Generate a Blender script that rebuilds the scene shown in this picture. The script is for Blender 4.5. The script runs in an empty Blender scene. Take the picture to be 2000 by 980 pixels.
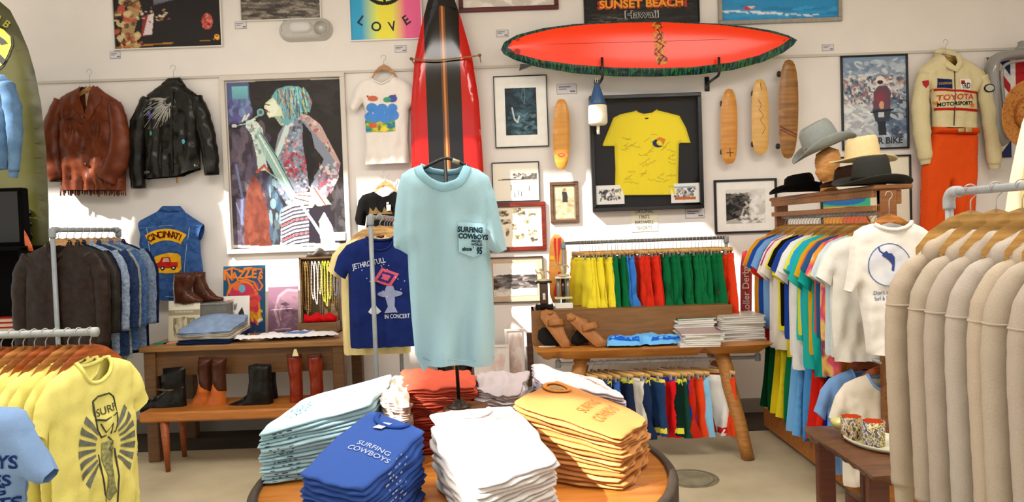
import bpy, math, random
import numpy as np
from mathutils import Vector, Matrix, noise
from mathutils.geometry import delaunay_2d_cdt
S = bpy.context.scene; COL = S.collection
PI = math.pi
rnd = random.Random(7)
# ---------------------------------------------------------------- camera maths
F = 1400.0; PITCH = math.atan(40/1400); ROLL = math.radians(2.0); CAMZ = 1.6
Fw = Vector((0, math.cos(PITCH), -math.sin(PITCH)))
R0 = Vector((1, 0, 0)); U0 = Vector((0, math.sin(PITCH), math.cos(PITCH)))
Rt = R0*math.cos(ROLL) - U0*math.sin(ROLL); Up = U0*math.cos(ROLL) + R0*math.sin(ROLL)
WY = 6.0
def P(px, py, Y):
    d = Fw + Rt*((px-1000)/F) + Up*((490-py)/F)
    return Vector((0, 0, CAMZ)) + d*(Y/d.y)
def PZ(px, py, z):
    d = Fw + Rt*((px-1000)/F) + Up*((490-py)/F)
    return Vector((0, 0, CAMZ)) + d*((z-CAMZ)/d.z)
def lin(h):
    if not isinstance(h, str): return tuple(h)[:3]
    h = h.lstrip('#'); o = []
    for i in (0, 2, 4):
        c = int(h[i:i+2], 16)/255
        o.append(c/12.92 if c <= .04045 else ((c+.055)/1.055)**2.4)
    return tuple(o)
# ---------------------------------------------------------------- materials
MC = {}
def mat(col, kind='cloth', rough=None, metal=0.0, var=None, bump=None, scale=None, col2=None):
    key = (col, kind, rough, metal, var, bump, scale, col2)
    if key in MC: return MC[key]
    dft = {'cloth': (.85, .05, .25, 220), 'plain': (.6, .0, 0, 20), 'wood': (.5, .3, .08, 5), 'leather': (.42, .35, .35, 26),
           'metal': (.28, .12, .05, 30), 'paper': (.75, .04, 0, 12), 'gloss': (.12, .0, 0, 10), 'wall': (.9, .03, .05, 3),
           'concrete': (.8, .22, .1, 2.2), 'denim': (.85, .3, .3, 60), 'plastic': (.35, 0, 0, 10), 'straw': (.7, .3, .6, 90), 'dyed': (.85, .12, .25, 9)}[kind]
    rough = dft[0] if rough is None else rough; var = dft[1] if var is None else var
    bump = dft[2] if bump is None else bump; scale = dft[3] if scale is None else scale
    m = bpy.data.materials.new(kind + '_material'); m.use_nodes = True
    nt = m.node_tree; N = nt.nodes; L = nt.links
    bs = N['Principled BSDF']; bs.inputs['Roughness'].default_value = rough; bs.inputs['Metallic'].default_value = metal
    bs.inputs['Specular IOR Level'].default_value = .06 if kind in ('cloth', 'denim', 'dyed') else .2 if kind in ('wall', 'paper', 'concrete') else .22 if kind == 'leather' else .5
    if kind in ('cloth', 'dyed', 'denim'):
        bs.inputs['Sheen Weight'].default_value = .02
    tc = N.new('ShaderNodeTexCoord'); mp = N.new('ShaderNodeMapping'); nz = N.new('ShaderNodeTexNoise')
    L.new(tc.outputs['Object'], mp.inputs[0]); L.new(mp.outputs[0], nz.inputs['Vector'])
    nz.inputs['Scale'].default_value = scale; nz.inputs['Detail'].default_value = 4
    if kind == 'wood': mp.inputs['Scale'].default_value = (1.2, 8, 12)
    if kind == 'concrete': nz.inputs['Detail'].default_value = 9
    if col == 'obj':
        oi = N.new('ShaderNodeObjectInfo'); base = oi.outputs['Color']
    else:
        c = N.new('ShaderNodeRGB'); c.outputs[0].default_value = (*lin(col), 1); base = c.outputs[0]
    if var:
        mx = N.new('ShaderNodeMix'); mx.data_type = 'RGBA'; mx.blend_type = 'MULTIPLY' if col2 is None else 'MIX'
        rp = N.new('ShaderNodeMapRange'); rp.inputs[1].default_value = .3; rp.inputs[2].default_value = .7
        L.new(nz.outputs['Fac'], rp.inputs[0])
        if col2 is None:
            rp.inputs[3].default_value = 1-var*2; rp.inputs[4].default_value = 1.0
            cb = N.new('ShaderNodeCombineColor')
            for i in range(3): L.new(rp.outputs[0], cb.inputs[i])
            mx.inputs['Factor'].default_value = 1; L.new(base, mx.inputs['A']); L.new(cb.outputs[0], mx.inputs['B'])
        else:
            mx.inputs['B'].default_value = (*lin(col2), 1); L.new(base, mx.inputs['A']); L.new(rp.outputs[0], mx.inputs['Factor'])
        L.new(mx.outputs['Result'], bs.inputs['Base Color'])
    else:
        L.new(base, bs.inputs['Base Color'])
    if bump:
        b = N.new('ShaderNodeBump'); b.inputs['Strength'].default_value = bump; b.inputs['Distance'].default_value = .01 if kind != 'cloth' else .002
        L.new(nz.outputs['Fac'], b.inputs['Height']); L.new(b.outputs[0], bs.inputs['Normal'])
    MC[key] = m; return m
def stripe_mat(axis, stops, rough=.12, base='obj'):
    """colour bands along an object axis; stops = [(start in metres, colour)]"""
    m = bpy.data.materials.new('banded_material'); m.use_nodes = True
    N = m.node_tree.nodes; L = m.node_tree.links; bs = N['Principled BSDF']; bs.inputs['Roughness'].default_value = rough
    tc = N.new('ShaderNodeTexCoord'); sp = N.new('ShaderNodeSeparateXYZ'); L.new(tc.outputs['Object'], sp.inputs[0])
    lo = stops[0][0]; hi = stops[-1][0]+.01
    mr = N.new('ShaderNodeMapRange'); mr.inputs[1].default_value = lo; mr.inputs[2].default_value = hi
    L.new(sp.outputs['XYZ'.index(axis)], mr.inputs[0])
    cr = N.new('ShaderNodeValToRGB'); cr.color_ramp.interpolation = 'CONSTANT'
    e = cr.color_ramp.elements
    while len(e) > 1: e.remove(e[0])
    e[0].position = 0; e[0].color = (*lin(stops[0][1]), 1)
    for p, c in stops[1:]:
        k = e.new(min(.999, (p-lo)/(hi-lo))); k.color = (*lin(c), 1)
    L.new(mr.outputs[0], cr.inputs[0]); L.new(cr.outputs[0], bs.inputs['Base Color'])
    return m
def multi_mat(cols, scale=(4, 4, 4), rough=.3, lo=.3, hi=.7, det=3):
    """several colours picked by a noise field (tie-dye, painted rails, mosaics)"""
    m = bpy.data.materials.new('marbled_material'); m.use_nodes = True
    N = m.node_tree.nodes; L = m.node_tree.links; bs = N['Principled BSDF']; bs.inputs['Roughness'].default_value = rough
    tc = N.new('ShaderNodeTexCoord'); mp = N.new('ShaderNodeMapping'); mp.inputs['Scale'].default_value = scale
    nz = N.new('ShaderNodeTexNoise'); nz.inputs['Scale'].default_value = 1; nz.inputs['Detail'].default_value = det
    L.new(tc.outputs['Object'], mp.inputs[0]); L.new(mp.outputs[0], nz.inputs['Vector'])
    cr = N.new('ShaderNodeValToRGB'); e = cr.color_ramp.elements
    e[0].position = lo; e[0].color = (*lin(cols[0]), 1); e[1].position = hi; e[1].color = (*lin(cols[-1]), 1)
    for i, c in enumerate(cols[1:-1]):
        k = e.new(lo+(hi-lo)*(i+1)/(len(cols)-1)); k.color = (*lin(c), 1)
    L.new(nz.outputs['Fac'], cr.inputs[0]); L.new(cr.outputs[0], bs.inputs['Base Color'])
    return m
def vc_mat(rough=.5):
    key = ('vc', rough)
    if key in MC: return MC[key]
    m = bpy.data.materials.new('printed_picture_material'); m.use_nodes = True
    N = m.node_tree.nodes; a = N.new('ShaderNodeVertexColor'); a.layer_name = 'Col'
    m.node_tree.links.new(a.outputs[0], N['Principled BSDF'].inputs['Base Color'])
    N['Principled BSDF'].inputs['Roughness'].default_value = rough; N['Principled BSDF'].inputs['Specular IOR Level'].default_value = .3
    MC[key] = m; return m
def glass_mat():
    if 'glass' in MC: return MC['glass']
    m = bpy.data.materials.new('clear_glass_material'); m.use_nodes = True
    N = m.node_tree.nodes; L = m.node_tree.links; N.remove(N['Principled BSDF'])
    t = N.new('ShaderNodeBsdfTransparent'); g = N.new('ShaderNodeBsdfGlossy'); g.inputs['Roughness'].default_value = .03
    fr = N.new('ShaderNodeFresnel'); fr.inputs[0].default_value = 1.2; mx = N.new('ShaderNodeMixShader')
    L.new(fr.outputs[0], mx.inputs[0]); L.new(t.outputs[0], mx.inputs[1]); L.new(g.outputs[0], mx.inputs[2])
    L.new(mx.outputs[0], N['Material Output'].inputs[0]); MC['glass'] = m; return m
# ---------------------------------------------------------------- objects
def thing(name, label, cat, loc=(0, 0, 0), rz=0, group=None, rx=0, ry=0):
    o = bpy.data.objects.new(name, None); COL.objects.link(o); o.empty_display_size = .05
    o.location = loc; o.rotation_euler = (rx, ry, rz); o['label'] = label; o['category'] = cat
    if group: o['group'] = group
    return o
def tag(o, label, cat, group=None):
    o['label'] = label; o['category'] = cat
    if group: o['group'] = group
    return o
def mobj(name, vf, m, parent=None, loc=None, smooth=True, kind=None, rot=None, color=None):
    v, f = vf[0], vf[1]
    me = bpy.data.meshes.new(name); me.from_pydata([tuple(map(float, p)) for p in v], [], [tuple(map(int, q)) for q in f]); me.update()
    if smooth:
        me.polygons.foreach_set('use_smooth', [True]*len(me.polygons))
    o = bpy.data.objects.new(name, me); COL.objects.link(o); me.materials.append(m)
    if parent: o.parent = parent
    if loc is not None: o.location = loc
    if rot is not None: o.rotation_euler = rot
    if kind: o['kind'] = kind
    if color: o.color = (*lin(color), 1)
    return o
def dup(root, loc=None, rz=None, label=None, group=None, colors=None):
    def cp(o, par):
        c = o.copy(); COL.objects.link(c)
        if par: c.parent = par
        if colors and o.type == 'MESH':
            k = o.name.split('.')[0]
            if k in colors: c.color = (*lin(colors[k]), 1)
            elif '*' in colors: c.color = (*lin(colors['*']), 1)
        for ch in list(o.children): cp(ch, c)
        return c
    r = cp(root, None)
    if loc is not None: r.location = loc
    if rz is not None: r.rotation_euler = (root.rotation_euler.x, root.rotation_euler.y, rz)
    if label: r['label'] = label
    if group: r['group'] = group
    return r
# ---------------------------------------------------------------- mesh bits: every one returns (verts, faces)
def join(*parts):
    V = []; Q = []
    for v, f in parts:
        o = len(V); V += [tuple(p) for p in v]; Q += [tuple(i+o for i in q) for q in f]
    return V, Q
def xf(vf, loc=(0, 0, 0), rz=0, rx=0, ry=0, s=1):
    M = Matrix.Translation(loc) @ Matrix.Rotation(rz, 4, 'Z') @ Matrix.Rotation(ry, 4, 'Y') @ Matrix.Rotation(rx, 4, 'X')
    return [tuple(M @ (Vector(p)*s)) for p in vf[0]], vf[1]
def box(cx, cy, cz, sx, sy, sz, b=0.0):
    b = min(b, sx*.45, sy*.45, sz*.45)
    if b <= 0:
        v = [(cx+x*sx/2, cy+y*sy/2, cz+z*sz/2) for z in (-1, 1) for y in (-1, 1) for x in (-1, 1)]
        return v, [(0, 2, 3, 1), (4, 5, 7, 6), (0, 1, 5, 4), (2, 6, 7, 3), (0, 4, 6, 2), (1, 3, 7, 5)]
    v = []; f = []
    zs = [(-sz/2, b), (-sz/2+b, 0), (sz/2-b, 0), (sz/2, b)]
    for z, ins in zs:
        X = sx/2-ins; Yv = sy/2-ins; c = b if ins == 0 else b*.4
        for x, y in ((X-c, -Yv), (X, -Yv+c), (X, Yv-c), (X-c, Yv), (-X+c, Yv), (-X, Yv-c), (-X, -Yv+c), (-X+c, -Yv)):
            v.append((cx+x, cy+y, cz+z))
    for k in range(3):
        for i in range(8):
            j = (i+1) % 8; f.append((k*8+i, k*8+j, k*8+8+j, k*8+8+i))
    f.append(tuple(range(7, -1, -1))); f.append(tuple(range(24, 32)))
    return v, f
def tube(path, r, seg=10, cap=True, flat=None, up=(0, 1, 0)):
    """r = radius or list; flat = (list of) depth radius along `up`"""
    pts = [Vector(p) for p in path]; n = len(pts)
    rs = r if isinstance(r, (list, tuple)) else [r]*n
    fs = rs if flat is None else (flat if isinstance(flat, (list, tuple)) else [flat]*n)
    v = []; f = []; U = Vector(up); pa = None
    for i, p in enumerate(pts):
        t = (pts[min(i+1, n-1)]-pts[max(i-1, 0)])
        if t.length < 1e-9: t = Vector((0, 0, 1))
        t.normalize()
        if pa is None:
            a = t.cross(U)
            if a.length < 1e-3: a = t.cross(Vector((1, 0, 0)))
        else: a = pa - t*pa.dot(t)
        if flat is not None:
            a2 = t.cross(U)
            if a2.length > .05: a = a2 if pa is None or a2.dot(pa) > 0 else -a2
        a.normalize(); pa = a; b = a.cross(t).normalized()
        for k in range(seg):
            w = 2*PI*k/seg
            v.append(p + a*(rs[i]*math.cos(w)) + b*(fs[i]*math.sin(w)))
    for i in range(n-1):
        for k in range(seg):
            j = (k+1) % seg; f.append((i*seg+k, i*seg+j, (i+1)*seg+j, (i+1)*seg+k))
    if cap: f.append(tuple(range(seg-1, -1, -1))); f.append(tuple(range((n-1)*seg, n*seg)))
    return v, f
def smooth_path(pts, n=6):
    pts = [Vector(p) for p in pts]; out = []
    for i in range(len(pts)-1):
        p0 = pts[max(i-1, 0)]; p1 = pts[i]; p2 = pts[i+1]; p3 = pts[min(i+2, len(pts)-1)]
        for k in range(n):
            t = k/n
            out.append(.5*((2*p1)+(p2-p0)*t+(2*p0-5*p1+4*p2-p3)*t*t+(3*p1-p0-3*p2+p3)*t**3))
    out.append(pts[-1]); return out
def lathe(prof, seg=24, c=(0, 0, 0), sx=1, sy=1, cap=True):
    v = []; f = []; n = len(prof)
    for r, z in prof:
        for k in range(seg):
            a = 2*PI*k/seg; v.append((c[0]+r*sx*math.cos(a), c[1]+r*sy*math.sin(a), c[2]+z))
    for i in range(n-1):
        for k in range(seg):
            j = (k+1) % seg; f.append((i*seg+k, i*seg+j, (i+1)*seg+j, (i+1)*seg+k))
    if cap: f.append(tuple(range(seg-1, -1, -1))); f.append(tuple(range((n-1)*seg, n*seg)))
    return v, f
def inside(px, pz, poly):
    c = np.zeros(len(px), bool); n = len(poly)
    for i in range(n):
        x1, y1 = poly[i]; x2, y2 = poly[(i+1) % n]
        if y1 == y2: continue
        k = ((y1 > pz) != (y2 > pz)) & (px < (x2-x1)*(pz-y1)/(y2-y1)+x1); c ^= k
    return c
def segdist(px, pz, A, B):
    """distance of N points to M segments -> min"""
    A = np.asarray(A, float); B = np.asarray(B, float); out = np.full(len(px), 1e9)
    for a, b in zip(A, B):
        d = b-a; L = (d**2).sum()+1e-12
        t = np.clip(((px-a[0])*d[0]+(pz-a[1])*d[1])/L, 0, 1)
        out = np.minimum(out, np.hypot(px-a[0]-t*d[0], pz-a[1]-t*d[1]))
    return out
def flat_mesh(poly, h):
    """triangulate a 2-D outline with inner points about h apart -> pts, tris"""
    bd = []
    n = len(poly)
    for i in range(n):
        a = np.array(poly[i][:2], float); b = np.array(poly[(i+1) % n][:2], float)
        k = max(1, int(round(np.hypot(*(b-a))/h)))
        for j in range(k): bd.append(tuple(a+(b-a)*j/k))
    p2 = [tuple(p[:2]) for p in poly]
    xs = [p[0] for p in p2]; zs = [p[1] for p in p2]
    gx = []; row = 0; z = min(zs)
    while z < max(zs):
        x = min(xs) + (h/2 if row % 2 else 0)
        while x < max(xs): gx.append((x, z)); x += h
        z += h*.87; row += 1
    if gx:
        g = np.array(gx); ok = inside(g[:, 0], g[:, 1], p2)
        b = np.array(p2); ok &= segdist(g[:, 0], g[:, 1], b, np.roll(b, -1, 0)) > h*.45
        g = g[ok]
    else: g = np.zeros((0, 2))
    allp = [Vector((float(x), float(z))) for x, z in bd] + [Vector((float(x), float(z))) for x, z in g]
    nb = len(bd)
    r = delaunay_2d_cdt(allp, [(i, (i+1) % nb) for i in range(nb)], [list(range(nb))], 1, 1e-6)
    pts = np.array([(p.x, p.y) for p in r[0]]); tris = [tuple(t) for t in r[2]]
    return pts, tris
class Cloth:
    """an inflated outline in the x-z plane: front sheet towards -y, back sheet towards +y.
    outline points (x, z) or (x, z, 1) where 1 leaves the edge that starts there open."""
    def __init__(s, outline, T=.05, Tb=.03, R=.06, h=.02, fold=.006, wl=.09, back=None, creases=(), seed=0, zt=None, zb=None, wave=None, fmin=.1, crump=.0):
        s.o = outline; s.T = T; s.Tb = Tb; s.R = R; s.fold = fold; s.seed = seed; s.creases = creases; s.h = h; s.crump = crump
        zs = [p[1] for p in outline]; s.zt = max(zs) if zt is None else zt; s.zb = min(zs) if zb is None else zb
        s.fmin = fmin
        r = random.Random(seed); s.w = [(r.uniform(.6, 1.3)*wl, r.uniform(0, 6.28), r.uniform(-.25, .25), r.uniform(.5, 1)) for _ in range(3)]
        s.A = [p[:2] for i, p in enumerate(outline) if len(p) < 3]; s.B = [outline[(i+1) % len(outline)][:2] for i, p in enumerate(outline) if len(p) < 3]
        s.back = back; s.vf = s.build()
    def common(s, x, z):
        k = np.clip((s.zt-z)/(s.zt-s.zb+1e-6), 0, 1); k = s.fmin+(1-s.fmin)*k**1.2
        t = sum(a*np.sin(2*PI*(x+sl*z)/w+ph+1.3*np.sin(z*5+ph)) for w, ph, sl, a in s.w)
        return s.fold*k*t
    def dist(s, x, z): return segdist(x, z, s.A, s.B)
    def y(s, x, z, side=-1):
        x = np.atleast_1d(np.asarray(x, float)); z = np.atleast_1d(np.asarray(z, float))
        d = np.clip(s.dist(x, z)/s.R, 0, 1); pr = np.sqrt(np.clip(1-(1-d)**2, 0, 1))
        y = (-s.T*pr if side < 0 else s.Tb*pr) + s.common(x, z)
        for c in s.creases:
            dd = segdist(x, z, [c[:2]], [c[2:4]]); y = y - side*c[5]*np.exp(-(dd/c[4])**2)*pr
        if s.crump:
            y = y + s.crump*pr*np.array([noise.fractal(Vector((a*9, b*9+s.seed, s.seed*.7)), 1.0, 2.0, 3) for a, b in zip(x, z)])
        return y
    def build(s):
        V = []; Q = []
        for side, ol in ((-1, s.o), (1, s.back or s.o)):
            p, t = flat_mesh(ol, s.h); y = s.y(p[:, 0], p[:, 1], side); o = len(V)
            V += [(a, b, c) for a, b, c in zip(p[:, 0], y, p[:, 1])]
            for q in t:
                a, b, c = q; A, B, Cc = p[a], p[b], p[c]
                cr = (B[0]-A[0])*(Cc[1]-A[1])-(B[1]-A[1])*(Cc[0]-A[0])
                if (cr > 0) != (side < 0): q = (a, c, b)
                Q.append(tuple(i+o for i in q))
        return V, Q
    def decal(s, poly, h=.02, off=.0025, side=-1):
        p, t = flat_mesh(poly, h); y = s.y(p[:, 0], p[:, 1], side)+side*off
        Q = []
        for q in t:
            a, b, c = q; A, B, Cc = p[a], p[b], p[c]
            cr = (B[0]-A[0])*(Cc[1]-A[1])-(B[1]-A[1])*(Cc[0]-A[0])
            Q.append(q if cr > 0 else (a, c, b))
        return [(a, b, c) for a, b, c in zip(p[:, 0], y, p[:, 1])], Q
    def line(s, pts, w, off=.004, side=-1, seg=6):
        out = []
        sp = [(p[0], 0, p[1]) for p in pts]
        for q in sp: pass
        y = s.y([p[0] for p in pts], [p[1] for p in pts], side)
        return tube([(p[0], yy+side*off*.3, p[1]) for p, yy in zip(pts, y)], w, seg, flat=off)
    def text(s, string, cx, cz, height, rot=0, fn=None, off=.003, bold=0, sx=1, side=-1):
        v, f = text2d(string, height, bold, sx)
        ca, sa = math.cos(rot), math.sin(rot)
        P2 = []
        for x, z in v:
            if fn: P2.append(fn(x, z))
            else: P2.append((cx+x*ca-z*sa, cz+x*sa+z*ca))
        if not P2: return [], []
        y = s.y([p[0] for p in P2], [p[1] for p in P2], side)+side*off
        return [(a, b, c) for (a, c), b in zip(P2, y)], f
TC = {}
def text2d(string, height, bold=0, sx=1):
    """letter outlines centred on 0,0 ; height = cap height"""
    k = (string, bold)
    if k not in TC:
        c = bpy.data.curves.new('t', 'FONT'); c.body = string; c.size = 1; c.align_x = 'CENTER'; c.align_y = 'CENTER'
        c.offset = bold; c.resolution_u = 3
        o = bpy.data.objects.new('t', c); COL.objects.link(o); dg = bpy.context.evaluated_depsgraph_get(); dg.update()
        me = o.evaluated_get(dg).to_mesh()
        v = [(p.co.x, p.co.y) for p in me.vertices]; f = [tuple(p.vertices) for p in me.polygons]
        o.evaluated_get(dg).to_mesh_clear(); bpy.data.objects.remove(o); bpy.data.curves.remove(c)
        if v:
            mx = (min(p[0] for p in v)+max(p[0] for p in v))/2
            v = [(p[0]-mx, p[1]) for p in v]
        TC[k] = (v, f)
    v, f = TC[k]; s = height/.69
    return [(x*s*sx, z*s) for x, z in v], f
def flat_text(string, cx, y, cz, height, bold=0, sx=1, rot=0, fn=None):
    v, f = text2d(string, height, bold, sx); ca, sa = math.cos(rot), math.sin(rot)
    if fn: return [(*fn(x, z)[:1], y, fn(x, z)[1]) for x, z in v], f
    return [(cx+x*ca-z*sa, y, cz+x*sa+z*ca) for x, z in v], f
def arc_fn(cx, cz, R, up=True):
    """bend text around a circle"""
    def fn(x, z):
        a = x/R
        return (cx+(R+z)*math.sin(a), cz+(R+z)*math.cos(a)-R) if up else (cx+(R-z)*math.sin(a), cz-(R-z)*math.cos(a)+R)
    return fn
def flat_poly(poly, y, h=9):
    p, t = flat_mesh(poly, h); Q = []
    for q in t:
        a, b, c = q; A, B, Cc = p[a], p[b], p[c]
        cr = (B[0]-A[0])*(Cc[1]-A[1])-(B[1]-A[1])*(Cc[0]-A[0]); Q.append(q if cr > 0 else (a, c, b))
    return [(a, y, b) for a, b in p], Q
def prism(poly, y0, y1):
    """outline in x-z pulled from y0 to y1"""
    a = flat_poly(poly, y0); n = len(poly); v = [(x, y0, z) for x, z in poly]+[(x, y1, z) for x, z in poly]
    s = (v, [(i, i+n, (i+1) % n+n, (i+1) % n) for i in range(n)])
    b = flat_poly(poly, y1); return join(a, s, (b[0], [q[::-1] for q in b[1]]))
def ngon(cx, cz, rx, rz, n=24, a0=0): return [(cx+rx*math.cos(a0+2*PI*i/n), cz+rz*math.sin(a0+2*PI*i/n)) for i in range(n)]
# ---------------------------------------------------------------- pictures painted point by point
class Cv:
    """a canvas addressed in picture units; colours are linear"""
    def __init__(s, x0, y0, x1, y1, w, bg, seed=1):
        s.x0, s.y0, s.x1, s.y1 = x0, y0, x1, y1; s.w = w; s.h = max(4, int(w*abs(y1-y0)/abs(x1-x0)))
        s.a = np.ones((s.h, s.w, 3))*np.array(lin(bg)); gx = np.linspace(x0, x1, s.w); gy = np.linspace(y0, y1, s.h)
        s.X, s.Y = np.meshgrid(gx, gy); s.r = np.random.RandomState(seed); s.rr = random.Random(seed)
    def put(s, m, col, al=1.0):
        c = np.array(lin(col)); s.a[m] = s.a[m]*(1-al)+c*al
    def poly(s, pts, col, al=1.0): s.put(inside(s.X.ravel(), s.Y.ravel(), pts).reshape(s.X.shape), col, al)
    def rect(s, x0, y0, x1, y1, col, al=1.0): s.put((s.X >= x0) & (s.X <= x1) & (s.Y >= y0) & (s.Y <= y1), col, al)
    def ell(s, cx, cy, rx, ry, col, al=1.0, rot=0):
        dx = s.X-cx; dy = s.Y-cy; c, q = math.cos(rot), math.sin(rot)
        s.put(((dx*c+dy*q)/rx)**2+((-dx*q+dy*c)/ry)**2 <= 1, col, al)
    def line(s, pts, w, col, al=1.0):
        A = np.array(pts[:-1], float); B = np.array(pts[1:], float)
        s.put(segdist(s.X.ravel(), s.Y.ravel(), A, B).reshape(s.X.shape) <= w/2, col, al)
    def vgrad(s, y0, y1, c0, c1, x0=-1e9, x1=1e9):
        m = (s.Y >= y0) & (s.Y <= y1) & (s.X >= x0) & (s.X <= x1); t = ((s.Y-y0)/(y1-y0))[..., None]
        g = np.array(lin(c0))*(1-t)+np.array(lin(c1))*t; s.a[m] = g[m]
    def blobs(s, cols, n, rx, ry, box=None, al=.8, poly=None, rot=0.6):
        x0, y0, x1, y1 = box or (min(s.x0, s.x1), min(s.y0, s.y1), max(s.x0, s.x1), max(s.y0, s.y1))
        keep = s.a.copy()
        for _ in range(n):
            s.ell(s.rr.uniform(x0, x1), s.rr.uniform(y0, y1), rx*s.rr.uniform(.4, 1.3), ry*s.rr.uniform(.4, 1.3), s.rr.choice(cols), al, s.rr.uniform(-rot, rot))
        if poly is not None:
            m = ~inside(s.X.ravel(), s.Y.ravel(), poly).reshape(s.X.shape); s.a[m] = keep[m]
    def grain(s, k): s.a *= 1+k*(s.r.rand(s.h, s.w, 1)-.5); s.a = np.clip(s.a, 0, 1)
    def mesh(s, W, H):
        """grid in x-z plane centred on 0, facing -y"""
        xs = np.linspace(-W/2, W/2, s.w); zs = np.linspace(H/2, -H/2, s.h)
        V = [(x, 0, z) for z in zs for x in xs]; w = s.w
        Q = [(j*w+i, (j+1)*w+i, (j+1)*w+i+1, j*w+i+1) for j in range(s.h-1) for i in range(w-1)]
        return V, Q
    def obj(s, name, W, H, parent, loc=(0, 0, 0), rough=.5, rot=None):
        o = mobj(name, s.mesh(W, H), vc_mat(rough), parent, loc, smooth=False, rot=rot)
        at = o.data.color_attributes.new('Col', 'FLOAT_COLOR', 'POINT')
        c = np.ones((s.h*s.w, 4)); c[:, :3] = s.a.reshape(-1, 3); at.data.foreach_set('color', c.ravel()); return o
    def thick(s, name, W, H, parent, loc, d=.004, rough=.5, edge='#e8e4da', rot=None):
        """a board or sheet with the picture on its face"""
        o = s.obj(name, W, H, parent, loc, rough, rot)
        mobj('backing', box(0, d/2+.0006, 0, W, d, H), mat(edge, 'paper'), o)
        return o
# ================================================================ camera, light, room
cam = bpy.data.cameras.new('camera'); co = bpy.data.objects.new('camera', cam); COL.objects.link(co)
cam.sensor_fit = 'HORIZONTAL'; cam.sensor_width = 36; cam.lens = F*36/2000; cam.clip_start = .05
Mx = Matrix((Rt, Up, -Fw)).transposed().to_4x4(); Mx.translation = (0, 0, CAMZ); co.matrix_world = Mx; S.camera = co
S.view_settings.view_transform = 'Standard'; S.view_settings.look = 'None'; S.view_settings.gamma = 1
S.view_settings.use_curve_mapping = False; S.view_settings.exposure = 0.6
w = bpy.data.worlds.new('world'); S.world = w; w.use_nodes = True
w.node_tree.nodes['Background'].inputs[0].default_value = (1.0, .97, .93, 1); w.node_tree.nodes['Background'].inputs[1].default_value = .75
def area(name, loc, sx, sy, power, col=(1, .95, .88), rot=(0, 0, 0)):
    l = bpy.data.lights.new(name, 'AREA'); l.shape = 'RECTANGLE'; l.size = sx; l.size_y = sy; l.energy = power; l.color = col
    o = bpy.data.objects.new(name, l); COL.objects.link(o); o.location = loc; o.rotation_euler = rot; return o
sun = bpy.data.lights.new('sun', 'SUN'); sun.energy = 9; sun.angle = math.radians(1.2); sun.color = (1, .96, .9)
so = bpy.data.objects.new('sun', sun); COL.objects.link(so)
SD = Vector((.75, .5, -.75)).normalized(); so.rotation_euler = (-SD).to_track_quat('Z', 'Y').to_euler()
area('overhead_fill', (-1.2, 2.6, 3.85), 3.0, 1.0, 70)  # both overhead panels are added fill light, without any fixture behind them
area('overhead_fill', (2.2, 2.4, 3.85), 2.0, 1.2, 60)
def struct(name, vf, m, smooth=False): return mobj(name, vf, m, kind='structure', smooth=smooth)
struct('floor', box(0, 1.5, -.05, 14, 13, .1), mat('#bdb094', 'concrete', col2='#a4987d', bump=.15))
struct('floor_shade_strip', box(0, 5.73, .001, 13.9, .54, .006), mat('#332a20', 'concrete', col2='#3f352a'))  # dark band painted along the wall base, standing in for shade under furniture
struct('wall_back', box(0, WY+.1, 2, 14, .2, 4.2), mat('#ebe5e0', 'wall'))
struct('wall_right', box(4.75, 3.0, 2, .2, 6.0, 4.2), mat('#e2dcd2', 'wall'))
# unseen slab overhead added to block the sun, openings cut where it should fall
cm = mat('#e9e4da', 'wall')
holes = [(-8.5, -.9, 3.6, 4.63), (-4.15, -3.5, .36, 1.0), (-3.5, -3.05, -.3, .48), (-3.05, -2.75, -.3, .52), (-2.75, -2.45, -.3, .9)]
xs_ = sorted({-9, 5} | {h[0] for h in holes} | {h[1] for h in holes}); ys_ = sorted({-3, 6.2} | {h[2] for h in holes} | {h[3] for h in holes}); cells = []
for x0, x1 in zip(xs_, xs_[1:]):
    for y0, y1 in zip(ys_, ys_[1:]):
        if not any(h[0] <= x0 and x1 <= h[1] and h[2] <= y0 and y1 <= h[3] for h in holes): cells.append(box((x0+x1)/2, (y0+y1)/2, 4.15, x1-x0, y1-y0, .1))
struct('sun_mask_ceiling', join(*cells), cm)
# seam between upper and lower wall boards
a = P(75, 162, WY); b = P(1940, 97, WY)
struct('trim_1', box((a.x+b.x)/2-.4, WY-.008, (a.z+b.z)/2, b.x-a.x+3, .016, .02), mat('#cfc8bd', 'wall'))
struct('baseboard_back', box(0, WY-.012, .06, 14, .024, .12), mat('#8f877c', 'plain'))
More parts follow.
